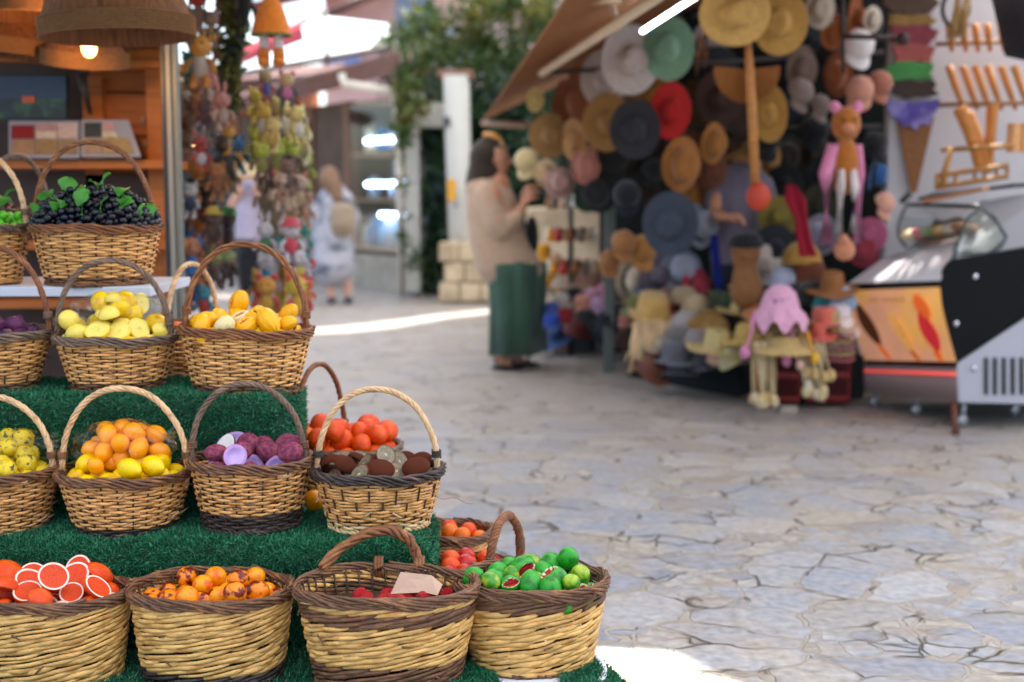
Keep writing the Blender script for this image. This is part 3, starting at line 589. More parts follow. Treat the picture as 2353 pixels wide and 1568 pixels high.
# loose bent handle of the strawberry basket, leaning back across its rim
B_ = BASKETS['J']; hb = MB(); t = np.linspace(0, 1, 130)
wp_ = [(-.148, .078, .004), (-.112, .115, .040), (-.055, .14, .068), (-.005, .145, .075), (.035, .14, .055), (.055, .135, .012), (.058, .125, -.02)]
wp_ = np.array(wp_); pth = np.stack([np.interp(t, np.linspace(0, 1, 7), wp_[:, i]) for i in range(3)], 1)
for _ in range(12): pth[1:-1] = (pth[:-2]+pth[1:-1]*2+pth[2:])/4
pth[:, 2] += B_['H']; rope(hb, pth, 4, 2.6, .0065, .0058, (0, 1, .05), False, .3)
ho = hb.build('handle', W_RED, B_['o'])
s_ = np.linspace(0, 1, 50)
for cx in (-.028, .062):
    wb_ = MB(); an = s_*2*PI*3; wb_.tube(np.stack([cx+s_*.02-.01, .135+.018*np.cos(an), B_['H']-.008+.022*np.sin(an)], -1), .0042, 6)
    wb_.build('binding', W_RED, ho)
# unseen canvas roof added above the fruit stand to cut light from behind
fa = thing('added_stall_awning', 'dark green canvas roof added unseen above the fruit stand to darken it', 'awning', (-1.9, 3.9, 2.4))
b = MB(); b.slab([(-2.2, -1.05, -.12), (1.75, -1.05, -.12), (1.75, .5, .2), (-2.2, .5, .2)], .012); b.build('canvas', cm('1c3a2c'), fa, False)
b = MB(); b.tube([(-2.2, -1.05, -.14), (1.75, -1.05, -.14)], .02, 8, ref=(0, 0, 1)); b.build('front_bar', cm('6a6c6c', 'paint'), fa)
# round stool under the lime basket
zt = P(0, 1522, 2.68).z
stl = thing('round_stool', 'round stool with a chipped white top and wooden edge under the lime basket', 'stool', (.005, 2.66, 0))
sx_ = .005
MB().lathe([(.001, zt-.002), (.198, zt-.002), (.2, zt-.006), (.2, zt-.008)], 64).build('seat_top', cm('dfe0e6', 'paint'), stl)
MB().lathe([(.198, zt-.0085), (.200, zt-.012), (.200, zt-.036), (.19, zt-.04), (.001, zt-.04)], 64).build('seat', cm('8a6a48', 'wood'), stl)
for k in range(4):
    a = k*PI/2+.5; b = MB(); b.tube([(.13*math.cos(a), .13*math.sin(a), zt-.04), (.17*math.cos(a), .17*math.sin(a), 0)], .014, 8); b.build('leg', cm('6f5238', 'wood'), stl)
b = MB()
def Sg(s, t): x = -.155+.10*s+.0*t; y = 2.48+.26*t; return np.stack([x+.03*np.sin(t*6), y, zt+.004-.03*np.clip(.35-t, 0, 1)*(1-s)+.004*np.sin(t*9+s*4)], -1)
def Sh(s, t): x = .10+.16*s; y = 2.50+.22*t; return np.stack([x, y, zt+.005-.16*np.clip(s-.35, 0, 1)**1.6+.004*np.sin(t*9+s*4)], -1)
for S_ in (Sg, Sh):
    b.grid(S_(*np.meshgrid(np.linspace(0, 1, 14), np.linspace(0, 1, 14)))); turf_patch(b, S_, lambda s, t: np.stack([s*0, s*0-.3, s*0+1], -1), 7000)
tag(b.build('artificial_turf', [TURFB, TURF]), 'small curling scraps of green turf between the lime basket and the stool', 'artificial turf')

# ------------------------------------------------------------ soaps shaped like fruit
def soap(name, c, **k): return mat(name, c, k.pop('rough', .24), k.pop('var', .10), k.pop('vs', 18), bump=k.pop('bump', .15), bs=k.pop('bs', 60), spec=k.pop('spec', .42), **k)
def mesh_half(rind, pith, flesh, seeds=None, squash=.9, bowl=0, pw=.8, fx=1.):
    b = MB(); a = np.linspace(PI/2, 0, 9)
    b.lathe([(max(.02, math.cos(x)), -math.sin(x)*squash) for x in a]+[(.995, .03), (.97, .05)], 28, m=0, fn=lambda g: g*np.array([fx, 1, 1]))
    b.lathe([(.97, .05), (.93, .055), (pw+.01, .05)], 28, m=1, fn=lambda g: g*np.array([fx, 1, 1]))
    if bowl: b.lathe([(pw+.01, .05), (pw-.05, .0), (pw*.7, -bowl*.7), (pw*.35, -bowl), (.01, -bowl)], 28, m=2, fn=lambda g: g*np.array([fx, 1, 1]))
    else: b.lathe([(pw+.01, .05), (pw-.03, .035), (.4, .05), (.07, .04), (.01, .02)], 28, m=2, fn=lambda g: g*np.array([fx, 1, 1]))
    mats = [rind, pith, flesh]
    if seeds == 'kiwi':
        for k in range(22): an = k*2*PI/22+RG.random()*.2; r = .42+.16*RG.random(); b.ell((r*math.cos(an)*fx, r*math.sin(an), .05), (.045, .03, .02), rotm(0, 0, an), 6, 4, m=3)
        b.ell((0, 0, .045), (.17*fx, .13, .02), nu=12, nv=5, m=4); mats += [mat('kiwi_seed', '1d1714', .4), mat('kiwi_core', 'b9b5a2', .5, .1)]
    if seeds == 'citrus':
        for k in range(10):
            an = k*2*PI/10; b.tube([(.1*math.cos(an), .1*math.sin(an), .055), (.72*math.cos(an), .72*math.sin(an), .042)], np.array([.012, .012]), 4, m=1)
    return b.mesh('half_soap', mats)
def mesh_round(m, r=(1, 1, 1), tips=0, ribs=0, dimple=0):
    b = MB()
    def fn(g):
        z = g[..., 2]/r[2]; rr = np.ones_like(z)
        if ribs: rr = rr+.035*np.cos(ribs*np.arctan2(g[..., 1], g[..., 0]))*(1-z**6)
        g = g*np.stack([rr, rr, np.ones_like(rr)], -1)
        if tips: g[..., 2] += np.sign(z)*tips*np.clip(np.abs(z)-.86, 0, 1)/.14
        if dimple: g[..., 2] -= dimple*np.clip(z-.8, 0, 1)/.2
        return g
    b.ell((0, 0, 0), r, nu=32 if ribs else 24, nv=18, fn=fn)
    if dimple: b.ell((0, 0, r[2]*1.0-dimple), (.07, .07, .05), m=0, nu=8, nv=5)
    return b.mesh('round_soap', [m])
def mesh_slit(skin, rim, flesh, r=(1.3, .95, .92), w_=.34, L_=.8, deep=.5, seedm=None, ns=5, rib=0):
    nu, nv = 56, 40; t = np.linspace(.05, PI-.05, nv+1); a = np.arange(nu)*2*PI/nu
    X = np.sin(t)[:, None]*np.cos(a); Y_ = np.sin(t)[:, None]*np.sin(a); Z = np.repeat(-np.cos(t)[:, None], nu, 1)
    g = np.stack([Z*r[0], X*r[1], Y_*r[2]], -1); lens = w_*(1-(g[..., 0]/L_)**2); up = g[..., 2] > 0
    ins = np.where(up, lens-np.abs(g[..., 1]), -1); d = np.clip(ins/.12, 0, 1); g[..., 2] -= d*deep*r[2]*np.clip(ins/w_+.35, 0, 1)*up
    if rib: g *= (1+.02*np.cos(rib*a))[None, :, None]
    b = MB(); i = np.arange(nu*(nv+1)).reshape(nv+1, nu); i2 = np.hstack([i, i[:, :1]]); q = np.stack([i2[:-1, :-1], i2[:-1, 1:], i2[1:, 1:], i2[1:, :-1]], -1).reshape(-1, 4)
    insf = ins.ravel()[q].mean(1); fs = [(q[insf <= 0], 0), (q[(insf > 0) & (insf <= .09)], 1), (q[insf > .09], 2)]
    b.v.append(g.reshape(-1, 3)); b.n = nu*(nv+1)
    for f, m in fs:
        if len(f): b.f.append((f, m))
    b.f.append((np.arange(nu)[::-1][None], 0)); b.f.append(((np.arange(nu)+nv*nu)[None], 0))
    if seedm:
        for k in range(ns): b.ell(((k-(ns-1)/2)*L_*1.1/ns, .03*(-1)**k, r[2]*(1-deep)+.04), (.05, .11, .05), rotm(0, 0, .5), 6, 5, m=3)
    return b.mesh('slit_soap', [skin, rim, flesh]+([seedm] if seedm else []))
S_lem = soap('soap_lemon', 'f2c800', col2='e6a800', c2s=1.2, c2t=.6); S_lemp = soap('soap_lemon_pale', 'ecd35c'); S_lemf = soap('soap_lemon_flesh', 'f0de70'); S_amb = soap('soap_amber_lemon', 'fca004')
S_org = soap('soap_orange', 'e54400', bump=.35, bs=45, col2='ea5a08', c2s=1.5); S_org2 = soap('soap_orange_bright', 'f07208', bump=.3, bs=45); S_orf = soap('soap_orange_flesh', 'e04204', bump=.5, bs=9); S_pith = soap('soap_pith', 'e9d5c4'); S_orf2 = soap('soap_orange_pale_flesh', 'efb98a', bump=.4, bs=9)
S_mel = soap('soap_melon', 'f4b008', bump=.25, bs=12); S_mel2 = soap('soap_melon_yellow', 'f0c400', bump=.25, bs=12); S_melf = soap('soap_melon_flesh', 'ee7a34', bump=.4); S_seed = mat('soap_seed', '4a1410', .4)
S_melp = soap('soap_melon_pale', 'ecd79a')
S_str = soap('soap_gourd', 'e6c524', bump=.3, bs=25, col2='565a3c', c2s=2.1, c2t=.60, c2w=.05)
S_pur = soap('soap_coconut_skin', 'b8606e', bump=.7, bs=70, rough=.7, spec=.1, col2='8e4064', c2s=3); S_lil = soap('soap_lilac', 'ae84bf'); S_lil2 = soap('soap_lilac_inside', 'c0a2da'); S_wht = soap('soap_white', 'e4ddd8'); S_brn = soap('soap_brown_skin', '6b2f20', bump=.4, rough=.7)
S_kiw = soap('soap_kiwi_skin', '86452f', bump=1., bs=110, rough=.8, spec=.1, var=.35, vs=60); S_kif = soap('soap_kiwi_flesh', '94806a', col2='7c7050', c2s=3); S_kir = soap('soap_kiwi_rim', '6a5038')
S_nec = soap('soap_nectarine', 'f08404', rough=.28, col2='6a1008', c2s=1.3, c2t=.53, c2w=.05); S_nec2 = soap('soap_nectarine_plain', 'f29c08', rough=.28, col2='e8600a', c2s=1, c2t=.55)
S_sbr = soap('soap_strawberry', 'c01c22', bump=.6, bs=60, col2='2c2430', c2s=1.3, c2t=.66); S_lime = soap('soap_lime', '2b9a24', col2='176b1c', c2s=1.6, c2t=.58, rough=.3); S_limy = soap('soap_lime_yellowish', '9fb52c', col2='3f8a20', c2s=1.2)
S_wmf = soap('soap_watermelon_flesh', 'c81f22', bump=.4); S_wmr = soap('soap_watermelon_rim', 'd9e2b0')
S_plum = soap('soap_red_plum', 'b8161c', rough=.25, col2='d8451c', c2s=1, c2t=.6); S_fig = soap('soap_fig', '1b1a3c', bump=.4, bs=8, col2='5b2350', c2s=2.5, c2t=.6); S_fig2 = soap('soap_fig_red', '5e2450', bump=.3)
S_grp = soap('soap_black_grape', '0a0c18', rough=.22, spec=.45, bump=.05, var=.2); S_grg = soap('soap_green_grape', '5bb91e', rough=.3, sss=0); S_grr = soap('soap_red_grape', '3a0d18', rough=.3)
ME = dict(
 lemon=mesh_round(S_lem, (.82, .82, 1.0), .13), lemon_pale=mesh_round(S_lemp, (.85, .85, 1.0), .1), amber=mesh_round(S_amb, (.86, .86, 1.0), .1),
 half_lemon=mesh_half(S_lem, S_lemp, S_lemf, 'citrus', fx=1.1), half_lemon_pale=mesh_half(S_lemp, S_lemp, S_lemf, 'citrus', fx=1.1), orange=mesh_round(S_org, (1, 1, .95), 0, 0, .05), orange_light=mesh_round(S_org2, (1, 1, .94), 0, 0, .06),
 half_orange=mesh_half(S_org, S_pith, S_orf, None, pw=.84, squash=.8, fx=1.15), half_orange_pale=mesh_half(S_org, S_pith, S_orf2, 'citrus', pw=.84, squash=.7, fx=1.1),
 melon=mesh_round(S_mel, (.8, .8, 1.15), .05, 9), melon_yellow=mesh_round(S_mel2, (.8, .8, 1.1), .05, 9), melon_pale=mesh_round(S_melp, (.85, .85, 1), 0, 9), melon_cut=mesh_slit(S_mel, S_mel, S_melf, seedm=S_seed, deep=.28, w_=.26, L_=.7, rib=9), melon_cut_pale=mesh_slit(S_melp, S_melp, S_melf, seedm=S_seed, deep=.35, rib=9),
 gourd=mesh_round(S_str, (.95, .95, .95), .12, 10), coconut=mesh_round(S_pur, (.9, .9, 1.15)), coconut_half=mesh_half(S_pur, S_lil, S_lil2, None, bowl=.35, pw=.72, fx=1.25), coconut_white=mesh_half(S_brn, S_wht, S_wht, None, fx=1.5, squash=.7), 
 kiwi=mesh_half(S_kiw, S_kir, S_kif, 'kiwi', fx=1.3, squash=.8, pw=.88), nectarine=mesh_round(S_nec, (1, 1, 1), 0, 0, .08), nectarine_plain=mesh_round(S_nec2, (1, 1, .97), 0, 0, .06),
 strawberry=mesh_round(S_sbr, (.9, .9, 1.05), .08), lime=mesh_round(S_lime, (.85, .85, 1.1), .05), lime_yellow=mesh_round(S_limy, (.85, .85, 1.1), .05), watermelon=mesh_slit(S_lime, S_wmr, S_wmf, (1.15, 1, .98), w_=.5, L_=.95, deep=.55, seedm=S_seed, ns=6),
 plum=mesh_round(S_plum, (1, 1, 1.05), 0, 0, .08), fig=mesh_round(S_fig, (.95, .95, 1.0), .35, 7), fig_red=mesh_round(S_fig2, (.95, .95, .95), .3, 7))
def pile(key, items, n, r, label_, cat, group, dome=.0, seed=1, keep=None):
    """items: list of (name, mesh key, weight, face 0..1, label)"""
    B = BASKETS[key]; R_ = np.random.default_rng(seed); zl = B['zl']; H = B['H']
    A, Bb = B['rad'](np.array(H-.02)); A = float(A)-r-.006; Bb = float(Bb)-r*.95-.006
    p = np.stack([R_.uniform(-A, A, n)*.85, R_.uniform(-Bb, Bb, n)*.85, zl+r+R_.random(n)*.10], 1)
    for it in range(160):
        p[:, 2] -= .0012
        for _ in range(3):
            d = p[:, None]-p[None]; dist = np.linalg.norm(d, axis=2)+np.eye(n); ov = np.clip(1.82*r-dist, 0, None); ov[np.eye(n, dtype=bool)] = 0
            p += (d/dist[..., None]*ov[..., None]).sum(1)*.32
            e = np.sqrt((p[:, 0]/A)**2+(p[:, 1]/Bb)**2); k = np.where(e > 1, 1/e, 1.); p[:, 0] *= k; p[:, 1] *= k; p[:, 2] = np.maximum(p[:, 2], zl+r*.8)
    wts = np.array([i[2] for i in items], float); wts /= wts.sum(); q = B['o'].matrix_basis
    rz = math.radians(0)
    for k in range(n):
        it = items[R_.choice(len(items), p=wts)]; o = bpy.data.objects.new(it[0], ME[it[1]]); sc.collection.objects.link(o)
        o.location = B['o'].matrix_basis @ Vector(p[k]) if False else Vector((B['x'], B['Y'], B['zb']))+Vector(p[k])
        hf = it[1].startswith(('half', 'kiwi', 'coconut_half', 'coconut_white')); face = R_.random() < it[3]
        if hf and not face and R_.random() < .8: e = Vector((R_.normal(0, .4), .45+R_.normal(0, .3), -.75)).normalized().to_track_quat('Z', 'Y') @ Matrix.Rotation(R_.random()*6.28, 3, 'Z').to_quaternion(); o.rotation_mode = 'QUATERNION'; o.rotation_quaternion = e
        elif face: e = Vector((R_.normal(0, .5), -.75+R_.normal(0, .35), .75+R_.normal(0, .2))).normalized().to_track_quat('Z', 'Y') @ Matrix.Rotation(R_.random()*6.28, 3, 'Z').to_quaternion(); o.rotation_mode = 'QUATERNION'; o.rotation_quaternion = e
        else: o.rotation_euler = (R_.random()*6.28, R_.random()*6.28, R_.random()*6.28)
        s = r*R_.uniform(.82, 1.14); o.scale = (s*R_.uniform(.93, 1.07), s*R_.uniform(.93, 1.07), s*R_.uniform(.92, 1.08)); tag(o, (it[4] if len(it) > 4 else label_)+', '+('front' if p[k][1] < -Bb*.3 else 'back' if p[k][1] > Bb*.3 else 'middle')+' '+('left' if p[k][0] < -A*.33 else 'right' if p[k][0] > A*.33 else 'centre')+' of heap', cat, group)
pile('B', [('lemon_soap', 'half_lemon', 5, .6), ('lemon_soap', 'half_lemon_pale', 4, .2), ('lemon_soap', 'lemon_pale', 3, 0)], 40, .027, 'pale yellow lemon soap in the grey brown handled basket', 'soap', 'pale lemon soaps', seed=3)
pile('C', [('melon_soap', 'melon', 6, .0, 'whole yellow melon soap in the tilted basket'), ('melon_soap', 'melon_cut', 4, .75, 'yellow melon soap with a red seeded cut in the tilted basket'), ('melon_soap', 'melon_yellow', 2, 0, 'whole yellow melon soap in the tilted basket'), ('melon_soap', 'melon_cut_pale', 2, .8, 'pale cut melon soap in the tilted basket'), ('melon_soap', 'melon_pale', 1.2, 0, 'whole yellow melon soap in the tilted basket')], 42, .027, '', 'soap', 'melon soaps', seed=5)
pile('D', [('gourd_soap', 'gourd', 1, 0)], 34, .025, 'yellow gourd soap with green blotches', 'soap', 'striped gourd soaps', seed=6)
pile('E', [('lemon_soap', 'lemon', 6, 0, 'bright yellow lemon soap in front of the clear bag'), ('lemon_soap', 'amber', 1, 0, 'amber lemon soap in the pale handled lemon basket')], 30, .0275, '', 'soap', 'bright lemon soaps', seed=7)
pile('F', [('coconut_soap', 'coconut', 5, 0, 'whole reddish purple coconut soap'), ('coconut_soap', 'coconut_half', 1.2, .9, 'coconut soap half with a hollow lilac inside'), ('coconut_soap', 'coconut_white', .9, .5, 'brown coconut soap half with a white face')], 28, .027, '', 'soap', 'purple coconut soaps', seed=12)
pile('G', [('kiwi_soap', 'kiwi', 1, .42)], 42, .0235, 'brown speckled kiwi soap half in the pale handled basket', 'soap', 'kiwi soaps', seed=9)
pile('L', [('orange_soap', 'orange', 4, 0, 'whole orange soap behind the kiwi soaps'), ('orange_soap', 'orange_light', 1, 0, 'lighter orange soap behind the kiwi soaps')], 34, .030, '', 'soap', 'orange soaps behind the kiwi basket', seed=10)
pile('S', [('orange_soap', 'orange', 1, 0)], 8, .026, 'orange soap in the basket hidden by the turf step', 'soap', 'orange soaps in the hidden basket', seed=2)
pile('R', [('orange_soap', 'orange_light', 1, 0)], 10, .028, 'light orange soap behind the melon basket', 'soap', 'orange soaps behind the melon basket', seed=4)
pile('M', [('orange_soap', 'orange', 4, 0, 'orange soap in the low basket right of the turf'), ('orange_soap', 'orange_light', 2, 0, 'orange soap in the low basket right of the turf')], 22, .022, '', 'soap', 'orange soaps in the low basket', seed=13)
pile('N', [('plum_soap', 'plum', 4, 0, 'shiny red plum soap beside the lime basket'), ('plum_soap', 'orange', 1.3, 0, 'orange red soap among the plum soaps')], 24, .0235, '', 'soap', 'plum soaps', seed=14)
pile('H', [('orange_soap', 'half_orange', 8, .38, 'orange half soap with a pale rind ring, bottom left'), ('orange_soap', 'half_orange_pale', 1, 1, 'orange half soap with a pale segmented face, bottom left')], 34, .0295, '', 'soap', 'orange half soaps', seed=24)
pile('I', [('nectarine_soap', 'nectarine', 5, 0, 'orange nectarine soap with dark red scorched patches'), ('nectarine_soap', 'nectarine_plain', 4, 0, 'plain yellow orange nectarine soap')], 38, .0245, '', 'soap', 'nectarine soaps', seed=16)
pile('K', [('lime_soap', 'lime', 5, 0, 'whole green lime soap in the basket on the stool'), ('lime_soap', 'lime_yellow', 1.5, 0, 'yellowish lime soap in the basket on the stool'), ('watermelon_soap', 'watermelon', 2, .8, 'green watermelon soap cut open to red flesh')], 44, .025, '', 'soap', 'lime and watermelon soaps', seed=18)
BASKETS['J']['zl'] -= .012
pile('J', [('strawberry_soap', 'strawberry', 1, 0)], 18, .0215, 'red strawberry soap with dark spots, low in its basket', 'soap', 'strawberry soaps', seed=19)
b = MB(); B_ = BASKETS['J']; b.slab([(-.0, 0, 0), (.07, .0, .004), (.085, .02, .035), (.02, .02, .042)], .0015); b.slab([(.085, .02, .035), (.07, .0, .004), (.10, -.01, .0), (.11, .01, .018)], .0015)
o = b.build('cardboard_scrap', cm('c9a58c', 'paint'), None, False); o.location = (B_['x']+.005, B_['Y']+.035, B_['zb']+B_['zl']+.03); tag(o, 'torn pale cardboard scrap lying among the strawberry soaps', 'cardboard')
pile('O', [('fig_soap', 'fig', 3, 0, 'dark blue purple fig soap at the left edge'), ('fig_soap', 'fig_red', 1.2, 0, 'reddish purple fig soap at the left edge')], 26, .027, '', 'soap', 'fig soaps', seed=21)
# clear bags over soaps
def bag(name, label, key, cen, r, mk, n, fr, seed, slab):
    B = BASKETS[key]; R_ = np.random.default_rng(seed); c = Vector((B['x'], B['Y'], B['zb']+B['H']))+Vector(cen)
    root = thing('clear_bag', label, 'plastic bag', c)
    def fn(g): 
        d = g/np.array(r); k = 1+.05*np.sin(d[..., 0]*9+d[..., 2]*7)+.04*np.sin(d[..., 1]*15+d[..., 0]*6)+R_.normal(0, .018, g.shape[:2]); return g*k[..., None]
    b = MB(); b.ell((0, 0, 0), r, nu=60, nv=36, fn=fn)
    b.grid(np.stack([np.array([[r[0]*.8+.03*s, .004*math.sin(t*5), r[2]*.35+(t-.5)*(.01+.035*s)+.006*math.sin(t*20)] for t in np.linspace(0, 1, 14)]) for s in np.linspace(0, 1, 6)]))
    b.build('film', glassy('bag_film', (1, 1, 1), .035, .06, 1., .3), root)
    p = R_.uniform(-1, 1, (n*4, 3)); p = p[np.linalg.norm(p, axis=1) < .95][:n]*(np.array(r)-fr*.85); n = len(p)
    for _ in range(120):
        d = p[:, None]-p[None]; dist = np.linalg.norm(d, axis=2)+np.eye(n); ov = np.clip(1.75*fr-dist, 0, None); ov[np.eye(n, dtype=bool)] = 0
        p += (d/dist[..., None]*ov[..., None]).sum(1)*.3; rr = np.array(r)-fr*.75; e = np.linalg.norm(p/rr, axis=1); p *= np.where(e > 1, 1/e, 1)[:, None]
    for q in p:
        o = bpy.data.objects.new('lemon_soap', ME[mk[R_.integers(len(mk))]]); sc.collection.objects.link(o); o.location = c+Vector(q); o.rotation_euler = tuple(R_.random(3)*6.28); o.scale = (fr,)*3
        tag(o, slab+', '+('upper' if q[2] > 0 else 'lower')+' '+('left' if q[0] < -r[0]*.25 else 'right' if q[0] > r[0]*.25 else 'middle'), 'soap', name)
bag('lemon soaps bagged in the pale basket', 'clear bag of amber lemon soaps resting in the bright lemon basket', 'E', (-.015, .035, .048), (.120, .062, .060), ['amber'], 22, .026, 31, 'amber lemon soap inside the clear bag')
bag('pale lemon soaps bagged', 'clear bag of pale lemon halves resting in the grey brown handled basket', 'B', (-.002, .035, .062), (.122, .06, .038), ['half_lemon', 'half_lemon_pale', 'half_lemon'], 14, .026, 33, 'pale lemon half inside the clear bag')
bag('gourd soaps bagged', 'clear bag of blotched gourd soaps at the left edge', 'D', (.04, .055, .035), (.085, .05, .042), ['gourd'], 10, .024, 34, 'blotched gourd soap inside the clear bag')
# grapes: bunches with berries and leaves
def leafmesh():
    b = MB(); s = np.linspace(0, 1, 9); rows = []
    for q in s: w_ = .42*math.sin(PI*min(1, q*.93+.04))**.8*(1+.12*math.sin(q*40)); rows.append([(-w_, q, .10*abs(1)-.0), (-w_*.5, q, .03), (0, q, 0), (w_*.5, q, .03), (w_, q, .1)])
    g = np.array(rows); g[..., 2] += .25*np.sin(g[..., 1]*3); b.grid(g); return b.mesh('leaf', [mat('silk_leaf', '478f30', .5, .3, 1.2, trans=.25, bump=.2, bs=6)])
LEAF = leafmesh(); BER = {}
for k, m in (('b', S_grp), ('g', S_grg), ('r', S_grr)):
    b = MB(); b.ell((0, 0, 0), (1, 1, 1.08), nu=16, nv=10); BER[k] = b.mesh('grape', [m])
def bunches(key, k, col, label, group, n_b, n, r, hgt, nleaf, seed):
    B = BASKETS[key]; R_ = np.random.default_rng(seed); A, Bb = B['a']-.004, B['b']-.01; tot = n_b*n
    p = np.stack([R_.uniform(-A, A, tot)*.9, R_.uniform(-Bb, Bb, tot)*.9, B['H']-.02+R_.random(tot)*.15], 1)
    for it in range(90):
        p[:, 2] -= .0012
        for _ in range(2):
            d = p[:, None]-p[None]; dist = np.linalg.norm(d, axis=2)+np.eye(tot); ov = np.clip(1.8*r-dist, 0, None); ov[np.eye(tot, dtype=bool)] = 0
            p += (d/dist[..., None]*ov[..., None]).sum(1)*.3
            e = np.sqrt((p[:, 0]/A)**2+(p[:, 1]/Bb)**2); q = np.where(e > 1, 1/e, 1.); p[:, 0] *= q; p[:, 1] *= q
            dome = B['H']-.012+hgt*np.clip(1-(p[:, 0]/A)**2*.8-(p[:, 1]/Bb)**2, 0, 1)*.55; p[:, 2] = np.maximum(p[:, 2], dome)
    cen = np.stack([np.linspace(-A*.75, A*.75, n_b), np.zeros(n_b), np.full(n_b, B['H']+.02)], 1)
    own = np.argsort(np.argsort(p[:, 0]))//n
    for j in range(n_b):
        c = Vector((B['x'], B['Y'], B['zb']))+Vector(cen[j]); root = thing('grape_bunch', label.replace('bunch', ['far left', 'left', 'middle left', 'middle right', 'right', 'far right'][j]+' bunch' if n_b == 6 else ['left', 'middle', 'right'][j]+' bunch', 1), 'grapes', c, group=group)
        for q in p[own == j]:
            o = bpy.data.objects.new('grape', BER[col]); sc.collection.objects.link(o); o.parent = root; o.location = Vector(q)-Vector(cen[j]); o.scale = (r,)*3; o.rotation_euler = tuple(R_.random(3)*3)
        pj = p[own == j]; st = MB()
        for q in range(nleaf):
            sc_ = pj[:, 2]*.35-pj[:, 1]*1.0+R_.random(len(pj))*.02; f = pj[np.argsort(sc_)[-int(R_.integers(1, len(pj)//2))]]
            o = bpy.data.objects.new('leaf', LEAF); sc.collection.objects.link(o); o.parent = root; s = R_.uniform(.040, .058)
            o.location = Vector(f)-Vector(cen[j])+Vector((0, -.008, .008)); o.rotation_euler = (R_.uniform(.3, 1.3), R_.uniform(-.5, .5), R_.uniform(-1.5, 1.5)); o.scale = (s, s, s)
        a_ = Vector(pj[0])-Vector(cen[j]); st.tube([tuple(a_), tuple(a_+Vector((.01, -.01, .012))), tuple(a_+Vector((.02, -.012, .012)))], .0014, 4); st.build('stem', W_RED, root)
bunches('A', 5, 'b', 'bunch of shiny black grapes with leaves, in the basket on the shelf', 'black grape bunches', 6, 68, .0108, .18, 3, 41)
bunches('P', 2, 'g', 'bunch of bright green grapes with leaves at the left edge', 'green grape bunches', 3, 36, .0125, .07, 2, 42)
bunches('Q', 2, 'r', 'bunch of dark red grapes behind the green grapes', 'dark red grape bunches', 2, 40, .011, .09, 2, 43)
b = MB(); t = np.linspace(0, 1, 14); p0 = P(1000, 1140, 2.8); b.tube([tuple(P(1000+86*q, 1140+16*q+4*math.sin(q*9), 2.82)) for q in t], .0006, 4)
b.tube([tuple(P(925+80*q, 1095+50*q**2, 2.80)) for q in t], .0005, 4); tag(b.build('loose_thread', cm('b06a78', 'cloth')), 'thin pink thread straggling off the kiwi basket', 'thread')
for u, v, Y in ((228, 1192+0, 3.02), (715, 1188, 3.02)):
    o = bpy.data.objects.new('lemon_soap' if u < 300 else 'orange_soap', ME['lemon' if u < 300 else 'amber']); sc.collection.objects.link(o); o.location = (P(u, v, Y).x, Y+.05, ZB+.036); o.rotation_euler = (1.5, .2, .4); o.scale = (.03,)*3
    tag(o, 'single lemon soap lying in the dark behind the bright lemon basket' if u < 300 else 'single amber soap lying in the dark between the purple and lemon baskets', 'soap')
# ================================================================ WOODEN KIOSK, LEFT
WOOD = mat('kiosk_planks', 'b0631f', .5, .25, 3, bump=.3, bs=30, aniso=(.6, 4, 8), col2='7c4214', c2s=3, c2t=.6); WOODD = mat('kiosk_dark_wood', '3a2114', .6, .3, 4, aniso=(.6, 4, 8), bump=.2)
kk = thing('wooden_kiosk', 'orange brown timber kiosk with plank walls and shelves behind the grape baskets', 'kiosk', (P(100, 450, 5.4).x, 5.4, 0))
kb = MB(); x0, x1 = P(215, 450, 5.4).x, P(382, 450, 5.4).x
for k in range(15):
    z = .02+k*.182; kb.box(rel(kk, ((x0+x1)/2, 5.42+RG.normal()*.002, z+.09)), (x1-x0, .03, .176))
kb.build('plank_wall', WOOD, kk, False, .004)
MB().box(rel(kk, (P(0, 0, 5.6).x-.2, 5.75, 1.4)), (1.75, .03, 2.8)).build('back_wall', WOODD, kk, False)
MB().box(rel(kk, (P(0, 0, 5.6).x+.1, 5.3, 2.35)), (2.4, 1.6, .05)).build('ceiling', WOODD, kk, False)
def kbox(name, m, u0, u1, v0, v1, Y, d=.05, parent=kk, bev=.003):
    a = P(u0, v1, Y); c = P(u1, v0, Y); return MB().box(rel(parent, ((a.x+c.x)/2, Y+d/2, (a.z+c.z)/2)), (abs(c.x-a.x), d, abs(c.z-a.z))).build(name, m, parent, False, bev)
for v in (368, 555, 690): kbox('shelf', WOOD, -30, 392, v, v+20, 5.15, .28)
kbox('shelf', WOOD, 190, 392, 140, 156, 5.2, .2); kbox('beam', WOOD, -40, 390, 120, 142, 5.3, .08); kbox('side_post', WOOD, 350, 384, 156, 700, 5.3, .1)
kbox('side_post', WOOD, 206, 232, 175, 700, 5.36, .05); kbox('lower_panel', WOODD, -40, 352, 400, 900, 5.36, .03)
b = MB(); b.hexa([P(172, 172, 5.15), P(200, 172, 5.15), P(212, 262, 5.3), P(204, 262, 5.3)], [P(172, 172, 5.2), P(200, 172, 5.2), P(212, 262, 5.35), P(204, 262, 5.35)])
o = b.build('bracket', WOODD); o.parent = kk; o.location = -kk.location
for u, v in ((342, 210), (330, 275), (335, 330)):
    b = MB(); b.ell(rel(kk, P(u, v, 5.39)), (.012, .006, .012)); b.build('knot_plug', cm('9a8a78', 'paint'), kk)
